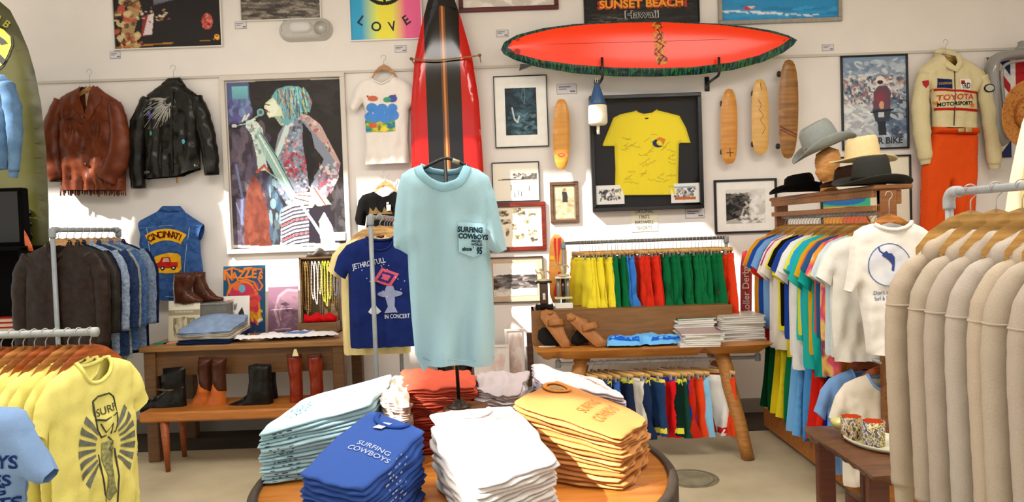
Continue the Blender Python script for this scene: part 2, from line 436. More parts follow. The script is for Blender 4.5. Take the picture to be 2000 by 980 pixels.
# ================================================================ pictures on the wall
def hung(name, label, cat, tl, br, fw, fcol, cv, matw=0, matcol='#f5f3ee', depth=.025, glass=False, kind='wood', group=None, yoff=0, frough=.4):
    A = P(*tl, WY-yoff); B = P(*br, WY-yoff); W = B.x-A.x; H = A.z-B.z
    t = thing(name, label, cat, ((A.x+B.x)/2, WY-yoff, (A.z+B.z)/2), group=group)
    if fw:
        mobj('frame', join(box(0, -depth/2, H/2-fw/2, W, depth, fw, .003), box(0, -depth/2, -H/2+fw/2, W, depth, fw, .003),
             box(-W/2+fw/2, -depth/2, 0, fw, depth, H-2*fw, .003), box(W/2-fw/2, -depth/2, 0, fw, depth, H-2*fw, .003)), mat(fcol, kind, rough=frough), t, smooth=False)
    iw, ih = W-2*fw, H-2*fw
    if matw:
        mw = matw if isinstance(matw, tuple) else (matw, matw)
        mobj('mat_board', box(0, -.006, 0, iw+.004, .008, ih+.004), mat(matcol, 'paper'), t, smooth=False)
        cv.obj('print', iw-2*mw[0], ih-2*mw[1], t, (0, -.0115, 0), .5)
    else:
        mobj('backing', box(0, -.004, 0, iw+.004, .006, ih+.004), mat('#e8e4da', 'paper'), t, smooth=False)
        cv.obj('print', iw, ih, t, (0, -.0085, 0), .45)
    if glass:
        mobj('glass', box(0, -depth+.004, 0, iw, .001, ih), glass_mat(), t, smooth=False)
    return t, W, H
def rc(tl, br, w, bg, seed=1): return Cv(tl[0], tl[1], br[0], br[1], w, bg, seed)
# dark concert poster, top left
c = Cv(220, -60, 432, 88, 130, '#1c1416', 2)
c.vgrad(-60, 18, '#c4cfe0', '#3a3038', 300, 432); c.poly([(300, 10), (432, -20), (432, 60), (300, 60)], '#1c1416')
c.poly([(232, 60), (248, 10), (262, -20), (275, 10), (258, 60), (268, 88), (250, 88)], '#a88a5a'); c.blobs(['#d8c08a', '#7a4a2a', '#3a2418', '#c05040'], 60, 7, 4, (222, 0, 268, 86), .8)
c.poly([(278, 30), (290, 25), (286, 65), (272, 65)], '#8a2a20'); c.poly([(288, 28), (300, 24), (294, 63), (276, 65)], '#d8c8cc')
c.blobs(['#c9b090', '#e0d4c0', '#8a5030'], 30, 4, 2, (265, 15, 330, 40), .8)
c.ell(405, 43, 11, 15, '#c0524a'); c.blobs(['#d98a78', '#7a2020', '#b04038'], 25, 3, 2, (396, 30, 415, 57), .8)
c.line([(222, 85), (335, 80)], 2.5, '#b07a28'); c.line([(390, 78), (418, 77)], 1.5, '#b07a28'); c.ell(423, 72, 5, 5, '#f0b030'); c.ell(423, 70, 3, 2, '#d04020')
t, W, H = hung('concert_poster', 'dark concert poster with a small pink face, highest on the left wall', 'poster', (216, -64), (437, 92), .012, '#dcdad4', c, kind='plain')
# black and white photo beside it
c = Cv(470, -60, 623, 33, 90, '#6a625a', 3); c.blobs(['#8a8076', '#4a443e', '#a09688', '#3a3632'], 240, 16, 2.2, rot=.15); c.grain(.3)
hung('photo_print', 'unframed grey photo print pinned above the chrome emergency lamp', 'picture', (466, -64), (629, 38), .01, '#dedad2', c, kind='plain')
# rainbow poster
c = Cv(683, -60, 822, 72, 130, '#f2e64a', 4)
c.rect(683, -60, 705, 72, '#35a7d6'); 
for i in range(30):
    k = i/29; x = 703+i*1.1; f0 = np.array(lin('#35a7d6')); f1 = np.array(lin('#e6ef5a')); c.rect(x, -60, x+1.3, 72, tuple(f0*(1-k)+f1*k))
for i in range(30):
    k = i/29; x = 765+i*.9; f0 = np.array(lin('#f0e85a')); f1 = np.array(lin('#f0669a')); c.rect(x, -60, x+1.1, 72, tuple(f0*(1-k)+f1*k))
c.rect(791, -60, 830, 72, '#f0669a'); c.grain(.06)
cc = (751, -38)
c.ell(*cc, 48, 48, '#141014'); c.ell(*cc, 41, 41, '#e9ec58'); c.rect(748, -80, 754, 5, '#141014'); c.line([(751, -38), (722, -8)], 6, '#141014'); c.line([(751, -38), (780, -8)], 6, '#141014')
t, W, H = hung('rainbow_poster', 'rainbow poster with a peace sign and the word LOVE', 'poster', (679, -64), (827, 77), .01, '#efece6', c, kind='plain')
s = W/148; fn = arc_fn(0, -H/2+.095, .30, False)
for ch, k in zip('LOVE', (-.205, -.075, .06, .19)): mobj('letter', flat_text(ch, 0, -.0105, 0, .075, .018, rot=0, fn=(lambda u, v: arc_fn(-.01, -H/2+.105, .33, False)(u+k, v))), mat('#161014', 'plain'), t, smooth=False)
# framed picture cut off at the top
c = Cv(905, -80, 1090, 18, 60, '#efe9e2', 5); c.blobs(['#e0d8cc', '#c9c0b8'], 30, 30, 8)
hung('framed_print', 'pale print in a dark red frame, cut off at the top', 'picture', (893, -80), (1091, 19), .036, '#6a1418', c, frough=.3)
# sunset beach poster
c = Cv(1138, -70, 1365, 44, 130, '#15120f', 6); c.vgrad(-70, -20, '#e07820', '#20160f'); c.blobs(['#2c2a22', '#0c0a0a', '#3a362a'], 80, 20, 2, (1138, 10, 1365, 44), .7, rot=.1)
c.blobs(['#8a887e', '#55564e'], 14, 22, .8, (1138, 26, 1240, 44), .6, rot=.15)
t, W, H = hung('surf_poster', 'black surf poster reading SUNSET BEACH Hawaii above the long orange board', 'poster', (1137, -74), (1366, 45), .008, '#1a1614', c, kind='plain')
def pos(px, py): 
    q = P(px, py, WY); return q.x-t.location.x, q.z-t.location.z
x, z = pos(1252, 8)
mobj('lettering', flat_text('SUNSET BEACH', x, -.012, z, .062, .03, 1.12), mat('#f2a020', 'plain'), t, smooth=False)
mobj('lettering_shadow', flat_text('SUNSET BEACH', x+.006, -.0108, z-.006, .066, .05, 1.12), mat('#b52c10', 'plain'), t, smooth=False)
x, z = pos(1253, 29)
mobj('subtitle', flat_text('Hawaii', x, -.012, z, .056, .01, 1.25), mat('#101010', 'plain'), t, smooth=False)
mobj('subtitle_outline', flat_text('Hawaii', x, -.0108, z, .058, .045, 1.25), mat('#c8c8c4', 'plain'), t, smooth=False)
# blue ocean picture
c = Cv(1402, -80, 1638, 24, 110, '#2c8fc9', 7); c.blobs(['#2f9ad6', '#2480b8', '#38a4dc'], 120, 30, 3, rot=.1)
c.poly([(1402, 4), (1450, 3), (1500, 8), (1560, 14), (1600, 21), (1402, 15)], '#4aa4d6', .5)
for _ in range(40):
    k = rnd.random(); c.ell(1405+190*k, 6+13*k+rnd.uniform(-2, 2), rnd.uniform(3, 12), rnd.uniform(.5, 1.5), '#eaf4fa', .75, .08)
c.ell(1456, 2, 12, 2.5, '#c23a4a'); c.ell(1462, 0, 8, 2, '#e8d0d0')
hung('ocean_photo', 'large blue ocean photograph with white spray in a silver frame, top right', 'picture', (1399, -80), (1643, 42), .032, '#a39c92', c, kind='metal', frough=.45, depth=.03)
# price cards
for (x0, y0, x1, y1), w_ in (((215, 101, 236, 114), 'below the dark concert poster'), ((459, 43, 482, 56), 'left of the chrome emergency lamp'), ((771, 89, 794, 102), 'below the LOVE poster'), ((969, 59, 993, 72), 'left of the tip of the orange surfboard'),
        ((1087, 165, 1126, 183), 'under the orange surfboard'), ((1605, 87, 1628, 99), 'right of the ocean photograph'), ((1338, 408, 1376, 425), 'under the framed yellow jersey')):
    A = P(x0, y0, WY); B = P(x1, y1, WY); W = B.x-A.x; H = A.z-B.z
    t = thing('price_card', 'small white price card '+w_, 'label', ((A.x+B.x)/2, WY, (A.z+B.z)/2), group='price cards on the wall')
    mobj('card', box(0, -.003, 0, W, .004, H), mat('#dcd8dc', 'paper'), t, smooth=False)
    g = mat('#6b6a72', 'plain'); e = .0012
    mobj('printed_lines', join(box(0, -.0054, H/2-e, W, .0006, e*2), box(0, -.0054, -H/2+e, W, .0006, e*2), box(-W/2+e, -.0054, 0, e*2, .0006, H), box(W/2-e, -.0054, 0, e*2, .0006, H),
         box(-W*.1, -.0054, H*.22, W*.6, .0006, H*.1), box(-W*.2, -.0054, 0, W*.4, .0006, H*.08), box(W*.3, -.0054, -H*.25, W*.25, .0006, H*.16)), g, t, smooth=False)
# chrome emergency lamp
o0 = P(598, 59, WY); t = thing('emergency_lamp', 'oval chrome emergency lamp fixture on the upper wall', 'lamp', o0)
hw = .225
def oval(w_, h_, n=14):
    r = h_; p = []
    for i in range(n+1): a = -PI/2+PI*i/n; p.append((w_-r+r*math.cos(a), r*math.sin(a)))
    for i in range(n+1): a = PI/2+PI*i/n; p.append((-w_+r+r*math.cos(a), r*math.sin(a)))
    return p
ch = mat('#a9a8a6', 'metal', rough=.25)
mobj('base', Cloth(oval(.225, .095), T=.05, Tb=.001, R=.05, fold=0, h=.02).vf, mat('#b9b6b0', 'plastic', rough=.3), t)
mobj('housing', xf(Cloth(oval(.10, .055), T=.04, Tb=.001, R=.03, fold=0, h=.015).vf, (-.03, -.04, .01)), mat('#cfcdca', 'plastic', rough=.25), t)
mobj('reflector', xf(lathe([(.001, -.02), (.035, -.012), (.055, .0), (.062, .012), (.066, .01)], 24), (.135, -.045, 0), rx=-PI/2+PI), mat('#dedcd6', 'metal', rough=.15), t)
mobj('small_reflector', xf(lathe([(.001, -.01), (.02, -.006), (.03, .004), (.032, .003)], 20), (-.165, -.045, 0), rx=PI/2), mat('#dedcd6', 'metal', rough=.15), t)
# dark blue photo
c = Cv(0, 0, 100, 130, 90, '#16242e', 8); c.blobs(['#24404e', '#0e161c', '#3a6070', '#1a303c'], 150, 16, 7, al=.5)
c.blobs(['#5f8898', '#4a7080', '#7aa0ae'], 50, 9, 4, (30, 70, 95, 125), .4); c.line([(58, 0), (52, 30), (66, 45)], 3, '#5a7c8a', .6); c.line([(22, 55), (28, 85), (38, 95), (44, 78)], 5, '#cfe0e6', .75); c.line([(62, 0), (64, 25), (60, 44)], 2, '#8fb0bc', .5)
hung('underwater_photo', 'dark blue photograph with a wide white mat in a thin black frame', 'picture', (963, 150), (1072, 286), .007, '#14100f', c, (.085, .095))
c = Cv(0, 0, 130, 95, 110, '#e4dccb', 9); c.rect(0, 0, 130, 42, '#efe8da'); c.rect(0, 42, 130, 95, '#f2ebdc'); c.poly([(0, 42), (30, 39), (80, 40), (130, 25), (130, 43)], '#5c5449'); c.blobs(['#6a6256', '#9a9080', '#3c362e'], 50, 6, 2, (60, 26, 130, 42))
for x, y in ((50, 65), (72, 80), (80, 82), (104, 68), (60, 85)): c.line([(x, y-8), (x+1, y+4)], 2.5, '#2c2824')
hung('beach_photo', 'sepia beach photograph with tiny bathers in a thin black frame', 'picture', (960, 318), (1055, 392), .007, '#14100f', c, .012)
c = Cv(0, 0, 120, 80, 120, '#efe6d3', 10); c.grain(.05)
for x, y, w_, h_ in ((8, 8, 16, 9), (28, 6, 22, 12), (60, 4, 26, 14), (92, 8, 16, 12), (34, 24, 22, 10), (82, 24, 16, 12), (10, 26, 12, 10), (30, 44, 8, 20), (44, 42, 8, 16), (58, 34, 10, 12), (60, 54, 22, 14), (90, 46, 20, 12), (10, 56, 14, 14), (94, 62, 16, 9)):
    c.rect(x, y, x+w_, y+h_, '#d8c9ab'); c.blobs(['#5a5040', '#8f8066', '#3c3428', '#c4b594'], 14, w_/5, h_/5, (x+1, y+1, x+w_-1, y+h_-1))
hung('photo_collage', 'collage of many small sepia photos in a dark red-brown wooden frame', 'picture', (936, 398), (1068, 488), .036, '#7a2414', c, frough=.3)
c = Cv(0, 0, 110, 78, 110, '#d6cfc8', 11); c.rect(0, 0, 110, 30, '#e2dcd6'); c.poly([(0, 30), (40, 26), (70, 32), (110, 28), (110, 60), (0, 62)], '#3c3432'); c.blobs(['#6e6662', '#26201e', '#a49c98', '#565050'], 120, 16, 3, (0, 30, 110, 58), .7, rot=.2)
c.rect(0, 62, 110, 78, '#cfc6be'); c.blobs(['#e8e2dc', '#b8b0a8'], 40, 10, 2, (0, 58, 110, 78), .6)
hung('wave_photo', 'grey wave photograph on a tan mat in a thin grey frame, lowest in its column', 'picture', (950, 503), (1063, 588), .008, '#4c4844', c, (.045, .045), '#c9b096')
c = Cv(0, 0, 50, 72, 70, '#b7a888', 12); c.blobs(['#cbbc9c', '#a09070', '#8c7e60'], 80, 9, 4, al=.5); c.rect(0, 0, 50, 22, '#c9bb9c', .5); c.ell(26, 8, 5, 4, '#8a6a50'); c.poly([(20, 12), (33, 13), (34, 36), (21, 36)], '#2e2a2a'); c.poly([(22, 36), (31, 36), (30, 64), (25, 64)], '#c4a688'); c.line([(33, 15), (37, 8), (29, 4)], 2.5, '#c4a688')
hung('bather_photo', 'small sepia photo of a person in a dark bathing suit, brown wooden frame', 'picture', (1073, 356), (1131, 434), .028, '#6b4a33', c, .008, '#8f836a')
c = Cv(0, 0, 100, 72, 110, '#cfccc8', 13); c.vgrad(0, 72, '#e0ddd9', '#b0aca8'); c.poly([(0, 8), (20, 10), (44, 18), (70, 8), (64, 28), (50, 50), (30, 60), (0, 66)], '#1c1a19'); c.blobs(['#4a4644', '#0e0c0c', '#6e6a66'], 80, 8, 4, (0, 10, 58, 62), .7)
c.line([(38, 58), (46, 40), (56, 34), (50, 28)], 5, '#b8b0a8'); c.line([(46, 40), (60, 50), (58, 62)], 4, '#8a847e'); c.line([(40, 64), (64, 62)], 4, '#0c0a0a'); c.blobs(['#f2f0ee', '#8a8682'], 60, 8, 3, (40, 56, 100, 72), .6); c.blobs(['#efeeec', '#c4c0bc'], 50, 10, 6, (64, 10, 100, 60), .5)
hung('surfer_photo', 'black and white photo of a crouching surfer, white mat and black frame', 'picture', (1393, 352), (1518, 453), .018, '#17120f', c, (.08, .065))
c = Cv(1644, 112, 1770, 286, 130, '#8fa3b8', 14)
c.vgrad(112, 290, '#7f97b4', '#a9b2bc'); c.blobs(['#b9c6d4', '#6f86a2', '#8d9cb0', '#d5dbe0'], 260, 10, 5, (1644, 120, 1770, 200), .7)
c.blobs(['#d8d0c8', '#b89a90', '#5a5f70', '#e8e4e0', '#96707a', '#40485a'], 420, 3.2, 3.6, (1644, 150, 1770, 215), .8); c.blobs(['#e6e8ea', '#cfd4da', '#a9b0ba'], 160, 12, 4, (1644, 205, 1700, 285), .8)
c.blobs(['#5b6f8c', '#8a99ae', '#3e4a60', '#c2ccd6'], 170, 9, 5, (1725, 195, 1770, 285), .8)
c.poly([(1705, 180), (1715, 168), (1733, 168), (1740, 182), (1738, 215), (1728, 240), (1712, 240), (1704, 212)], '#6b4a5c'); c.ell(1719, 158, 9, 9, '#e6dfd8'); c.ell(1719, 161, 6, 4, '#3a2e34'); c.ell(1719, 190, 9, 11, '#8a3f4e'); c.ell(1721, 205, 5, 8, '#d8a080')
c.poly([(1702, 212), (1740, 212), (1735, 236), (1708, 236)], '#39404e'); c.rect(1714, 218, 1726, 228, '#c8ccd2'); c.poly([(1712, 236), (1728, 236), (1730, 262), (1714, 262)], '#272d3a'); c.line([(1700, 218), (1744, 214)], 3, '#20242e')
c.rect(1644, 268, 1770, 286, '#aab0b8', .6)
t, W, H = hung('motorcycle_poster', 'framed poster of a motorcycle rider among a crowd on rocks, thin black frame', 'poster', (1640, 110), (1774, 290), .014, '#141418', c, frough=.3)
mobj('lettering', flat_text('SUPER BIKE', .045, -.0105, -H/2+.07, .05, .03, 1.0), mat('#20283c', 'plain'), t, smooth=False)
c = Cv(0, 0, 80, 140, 80, '#ece6d2', 15); c.rect(0, 60, 80, 140, '#e8e0cc'); c.poly([(0, 55), (44, 55), (44, 82), (0, 82)], '#38b58c'); c.ell(18, 70, 22, 10, '#2a70b8'); c.poly([(0, 82), (44, 82), (44, 130), (0, 130)], '#f2a23a'); c.ell(26, 88, 9, 6, '#e0502c'); c.ell(30, 106, 13, 11, '#e86a3a'); c.line([(20, 98), (40, 98), (44, 112)], 1.5, '#3a2a1c'); c.ell(54, 28, 4, 3, '#9a9488')
hung('surf_festival_poster', 'cream framed poster with green and orange shapes behind the hat shelf', 'poster', (1600, 308), (1780, 468), .014, '#17130f', c)
# birdwell sign
A = P(1232, 405, WY); B = P(1285, 451, WY); W = B.x-A.x; H = A.z-B.z
t = thing('paper_sign', 'small white paper sign about original shorts, above the shorts rail', 'sign', ((A.x+B.x)/2, WY, (A.z+B.z)/2))
mobj('sheet', box(0, -.003, 0, W, .004, H), mat('#efebd2', 'paper'), t, smooth=False)
mobj('lettering', join(*[flat_text(s_, 0, -.0056, H/2-.038-i*.046, .028, .012, .85) for i, s_ in enumerate(('ORIGINAL', "1960'S", 'BIRDWELL', 'SHORTS'))]), mat('#4a4238', 'plain'), t, smooth=False)
# ================================================================ the big painting
c = Cv(437, 158, 682, 478, 200, '#2b2523', 20)
c.blobs(['#2f2927', '#241e1d', '#352e2c', '#1d1817'], 260, 18, 8, al=.6)
c.poly([(437, 158), (486, 158), (488, 200), (480, 235), (440, 235)], '#5d6a9e', .8); c.vgrad(168, 215, '#79c4c4', '#5a6fa8', 450, 484); c.blobs(['#6a5a9c', '#88a8cc', '#4a4478'], 40, 9, 8, (440, 195, 486, 240), .5)
c.poly([(440, 250), (505, 252), (520, 300), (520, 478), (440, 478)], '#4c4350', .9); c.blobs(['#6d6070', '#3a3040', '#80707a', '#2e2632', '#574c66'], 200, 8, 14, (440, 248, 520, 478), .5, rot=.3)
c.line([(452, 318), (462, 380), (458, 430)], 5, '#8a98c8', .6); c.line([(448, 390), (470, 450), (500, 478)], 3, '#7a88a0', .6)
c.poly([(462, 478), (464, 420), (472, 370), (486, 338), (497, 345), (510, 385), (520, 430), (518, 478)], '#74382a'); c.blobs(['#8a4434', '#5c2a20', '#93503c'], 80, 6, 12, (464, 340, 519, 478), .4, poly=[(462, 478), (464, 420), (472, 370), (486, 338), (497, 345), (510, 385), (520, 430), (518, 478)])
c.poly([(518, 380), (536, 330), (548, 400), (545, 478), (520, 478)], '#3a3a3c'); c.blobs(['#4a6a8a', '#9cc0d0', '#2a2a2c', '#6c7c84'], 40, 5, 14, (520, 330, 548, 478), .6, rot=.2)
# figure
fig = [(566, 232), (590, 222), (612, 228), (636, 246), (655, 282), (675, 322), (668, 350), (650, 372), (640, 392), (624, 398), (606, 384), (600, 372), (612, 350), (630, 330), (640, 312), (622, 290), (612, 300), (612, 350), (606, 378), (590, 398), (556, 396), (540, 372), (530, 330), (534, 300), (545, 262)]
c.poly(fig, '#8b93a4')
c.blobs(['#aab8cc', '#6c7488', '#c2546a', '#d8b0b8', '#4c4c58', '#7f98b4', '#3a3640', '#e4e8ec'], 420, 4, 3, (530, 225, 620, 398), .75, poly=[(560, 236), (590, 224), (612, 232), (606, 300), (612, 350), (606, 378), (590, 398), (556, 396), (540, 372), (530, 330), (534, 300)])
c.poly([(590, 222), (612, 228), (636, 246), (655, 282), (676, 322), (664, 318), (640, 282), (612, 250)], '#c8a8a0'); c.blobs(['#b03a4c', '#5a3038', '#e8d0c4', '#8c98a8'], 60, 4, 4, (594, 228, 662, 300), .7, poly=[(590, 222), (612, 228), (636, 246), (655, 282), (676, 322), (664, 318), (640, 282), (612, 250)])
c.blobs(['#c25060', '#e0d4dc', '#8a6878', '#f2e0d8', '#cc8890', '#6a5a68'], 120, 4, 4, (622, 312, 675, 380), .8, poly=[(630, 318), (672, 318), (670, 348), (646, 388), (624, 372)])
c.blobs(['#c0304a', '#d04058', '#942a3c'], 80, 3.5, 2.5, (556, 298, 604, 345), .75)
c.poly([(598, 240), (616, 262), (622, 292), (612, 306), (618, 350), (606, 366), (602, 320), (596, 280)], '#241e1e')
c.poly([(540, 290), (560, 246), (574, 234), (566, 262), (548, 296), (534, 320)], '#cfe2dc'); c.line([(560, 268), (562, 310)], 3, '#d8826a', .7)
# head and hair
c.poly([(519, 203), (538, 190), (556, 188), (572, 205), (568, 240), (552, 246), (538, 228), (527, 230), (522, 222), (526, 216), (517, 212)], '#dfe6c6'); c.poly([(522, 206), (540, 196), (548, 212), (540, 226), (528, 228)], '#eef2dc'); c.line([(519, 204), (530, 206)], 2, '#4c4a4a'); c.line([(520, 217), (528, 219)], 2, '#a05048'); c.poly([(538, 228), (554, 246), (556, 228)], '#9fb6a0')
hair = [(534, 190), (546, 176), (566, 171), (592, 172), (612, 184), (620, 204), (614, 222), (598, 222), (584, 232), (566, 246), (552, 240), (556, 214), (548, 202)]
c.poly(hair, '#6fb0b8')
r = random.Random(4)
for i in range(130):
    x = r.uniform(545, 606); y = r.uniform(174, 208); dx = r.uniform(-6, 12)
    col = r.choice(['#4e8fa6', '#8fd0d4', '#b8e8e0', '#2e5668', '#d8c86a', '#5a5a86', '#223038', '#7cc0cc', '#c07a5a'])
    keep = c.a.copy(); c.line([(x, y), (x+dx*.4, y+12), (x+dx, y+26)], r.uniform(1.2, 2.8), col, .8)
    m = ~inside(c.X.ravel(), c.Y.ravel(), [(530, 188), (544, 174), (566, 169), (594, 170), (616, 182), (624, 206), (616, 224), (600, 226), (584, 236), (566, 250), (550, 244), (554, 214), (544, 202)]).reshape(c.X.shape); c.a[m] = keep[m]
c.line([(600, 186), (618, 200), (614, 214)], 4, '#a8553c', .7)
# microphone, hands, strap
c.line([(444, 242), (470, 240), (508, 222)], 5, '#1a1718'); c.line([(446, 244), (474, 240), (506, 224)], 2.2, '#b8c8cc'); c.ell(509, 219, 8, 7, '#86b4b8'); c.ell(509, 219, 4, 4, '#4c6c74')
c.ell(452, 243, 8, 5, '#1a1718'); c.ell(452, 243, 6, 3.4, '#c4ccd4')
c.poly([(478, 232), (500, 236), (512, 250), (514, 300), (520, 330), (498, 330), (496, 300), (488, 262), (476, 246)], '#cfe0d8'); c.blobs(['#8fb0b4', '#f0f4e8', '#3c4444', '#b8a8b8'], 60, 4, 4, (478, 232, 512, 300), .6, poly=[(478, 232), (500, 236), (512, 250), (514, 300), (520, 330), (498, 330), (496, 300), (488, 262), (476, 246)])
c.line([(496, 332), (512, 320), (520, 330)], 5, '#c0563c'); 
for p_ in ([(470, 234), (476, 224)], [(476, 232), (484, 222)], [(482, 236), (496, 232)]): c.line(p_, 3.5, '#dfe8d4')
c.poly([(500, 252), (510, 258), (545, 310), (572, 366), (580, 384), (566, 388), (540, 350), (512, 300), (498, 262)], '#9cc4bc'); c.line([(504, 262), (530, 306), (560, 360), (572, 384)], 3, '#f0f2e4'); c.line([(508, 258), (540, 306), (572, 368)], 2, '#3c4a4c'); c.line([(514, 272), (516, 330), (544, 350), (566, 388)], 2, '#c4e0d8', .7)
c.poly([(572, 376), (606, 374), (620, 392), (608, 408), (584, 406), (570, 394)], '#e9e6d4'); c.line([(574, 384), (604, 392)], 2, '#3a3030'); c.line([(578, 378), (610, 382)], 2, '#b05a4a'); c.poly([(612, 360), (628, 372), (652, 398), (640, 404), (620, 400), (606, 376)], '#ecdcc8'); c.line([(616, 366), (640, 400)], 3, '#c25a48'); c.line([(606, 364), (628, 390)], 2, '#f4f0e4')
# lower half
c.poly([(546, 404), (568, 392), (604, 404), (614, 436), (600, 478), (538, 478)], '#a9a4b4')
for i in range(12): 
    y = 402+i*7; c.line([(544, y+10), (570, y), (604, y-4)], 2.6, r.choice(['#3c3440', '#2c2630'])); c.line([(542, y+14), (568, y+4), (600, y)], 3, r.choice(['#dcd8e4', '#efece8', '#b85a5c', '#cfc8dc']))
c.poly([(604, 404), (652, 398), (660, 478), (600, 478)], '#2c2430'); c.poly([(626, 478), (624, 430), (636, 412), (652, 440), (660, 478)], '#e6ecdc'); c.line([(588, 398), (612, 432), (642, 478)], 6, '#b9c4d4'); c.line([(590, 398), (616, 434), (646, 478)], 2, '#eef0ec')
c.poly([(660, 380), (682, 360), (682, 478), (656, 478)], '#3c383c'); c.blobs(['#5a5458', '#2c282a'], 40, 6, 10, (656, 370, 682, 478), .5)
c.line([(437, 472), (500, 476), (600, 474), (682, 476)], 5, '#ddd8ce', .9); c.line([(437, 160), (560, 158), (682, 160)], 3, '#ddd8ce', .8); c.line([(438, 158), (438, 478)], 2, '#ddd8ce', .9)
c.grain(.12)
t, W, H = hung('singer_painting', 'very large painting of a long-haired singer with a microphone in a distressed white frame', 'painting', (431, 150), (688, 488), .04, '#d8d0c6', c, .0, depth=.04, kind='wall', frough=.7)
mobj('price_tag', box(.42, -.046, -.62, .11, .003, .07), mat('#e8e4ea', 'paper'), t, smooth=False)
# ================================================================ garment makers
def hook_vf(r=.02, drop=.05, w=.0022, top=0.0):
    pts = [(-r*math.cos(a), 0, r*math.sin(a)+top) for a in [PI*i/8 for i in range(-1, 9)]]
    pts = [(-r*1.0, 0, top-.006)]+[(-r*math.cos(PI*i/8), 0, r*math.sin(PI*i/8)+top) for i in range(0, 9)]+[(r*.9, 0, top-.012), (r*.25, 0, top-.024), (0, 0, top-.034), (0, 0, top-drop)]
    return tube(pts, w, 6)
def hanger_vf(w=.21, drop=.115, th=.009, thick=.042):
    top = [(-w, -drop), (-w*.75, -drop*.55), (-w*.4, -drop*.2), (-w*.15, -.008), (0, 0), (w*.15, -.008), (w*.4, -drop*.2), (w*.75, -drop*.55), (w, -drop)]
    bot = [(x, z-thick*(1.15-abs(x)/w*.45)) for x, z in reversed(top)]
    return Cloth(top+bot, T=th, Tb=th, R=.012, fold=0, h=.03).vf
def make_hanger(label, loc, rz=0, group=None, col='#c8935a', drop=.05, w=.20, wood=True, r=.02):
    t = thing('wooden_hanger', label, 'hanger', loc, rz, group)
    mobj('hook', hook_vf(r, drop+.012), mat('#b8b8b8', 'metal', rough=.2), t)
    mobj('arms', xf(hanger_vf(w), (0, 0, -drop)), mat('obj', 'wood', rough=.4), t, color=col)
    return t
def tee_outline(w=.25, L=.70, nk=.085, nd=.085, sho=.045, slx=.335, slz=-.25, sw=.085, hw=None, flare=0):
    hw = hw or w
    R = [(nk, 0), (.15, -.018), (.215, -sho), (.27, -.11), (slx, slz+.02, 1), (slx-sw*.8, slz-.04), (w-.005, -.22), (w, -.42), (hw, -L+.02), (hw-.004+flare, -L, 1)]
    Lf = [(-x, z) for x, z, *_ in R]; Lf.reverse()      # from left hem up to left neck
    Lf = [p for p in Lf]
    # open edges on the mirrored side: sleeve mouth
    Lf2 = []
    for i, p in enumerate(Lf):
        Lf2.append((*p, 1) if i == 4 else p)            # starts at the inner sleeve corner
    neck = lambda d: [(-nk*math.cos(a), -d*math.sin(a)) for a in [PI*i/10 for i in range(1, 10)]]
    Lf2[-1] = (*Lf2[-1][:2], 1)
    fr = R+Lf2+[(x, z, 1) for x, z in neck(nd)]
    bk = R+Lf2+[(x, z, 1) for x, z in neck(.022)]
    return fr, bk
def arm_creases(w=.25, d=.012): return [(.215, -.06, w-.02, -.23, .018, d), (-.215, -.06, -w+.02, -.23, .018, d)]
def collar_vf(cl, nk, nd, r=.008, fl=.014, zoff=0, bd=.022):
    n = 40; pts = []
    for i in range(n):
        a = 2*PI*i/n; x = nk*math.cos(a); q = math.sin(a)
        if q >= 0: z = -nd*q; y = float(cl.y(x, z-.004, -1)[0])
        else: z = bd*q; y = float(cl.y(x, z-.004, 1)[0])
        pts.append((x, y, z+zoff))
    pts.append(pts[0]); pts.append(pts[1])
    return tube(pts, r, 8, cap=False, flat=None)
def simple_tee(name, label, cat, loc, rz=0, group=None, col='#ffffff', seed=0, T=.045, kind='cloth', w=.25, L=.70, fold=.008, h=.018, colr=None, m=None, **kw):
    fr, bk = tee_outline(w=w, L=L, **kw)
    cl = Cloth(fr, T=T, Tb=T*.8, R=.07, fold=fold, back=bk, h=h, seed=seed, creases=arm_creases(w), crump=.012)
    t = thing(name, label, cat, loc, rz, group)
    mobj('shirt_body', cl.vf, m or mat('obj', kind), t, color=col)
    mobj('collar', collar_vf(cl, kw.get('nk', .085), kw.get('nd', .085)), mat('obj', kind), t, color=colr or col)
    return t, cl
def sleeve(path, r, fl, wr=.004, seed=0, seg=14):
    """a sleeve or trouser leg as a wrinkled tube; path in x, y, z"""
    n = 7; pts = smooth_path(path, n); m = len(pts)
    def lerp(L, i):
        t = i/(m-1)*(len(L)-1); k = min(int(t), len(L)-2); return L[k]+(L[k+1]-L[k])*(t-k)
    rs = [lerp(r, i)+wr*math.sin(i*1.7+seed)*math.sin(i*.6+seed*2) for i in range(m)]; fs = [lerp(fl, i)+wr*math.sin(i*1.3+seed*3) for i in range(m)]
    return tube(pts, rs, seg, flat=fs)
def loc_of(t): return (lambda px, py, Y: (P(px, py, Y).x-t.location.x, P(px, py, Y).z-t.location.z))
def pxs(t, pts, Y):
    o = []
    for p in pts:
        q = P(p[0], p[1], Y); o.append((q.x-t.location.x, q.z-t.location.z) + ((1,) if len(p) > 2 else ()))
    return o
def pxp(t, pts, Y, y=0): return [(P(a, b, Y).x-t.location.x, y, P(a, b, Y).z-t.location.z) for a, b in pts]
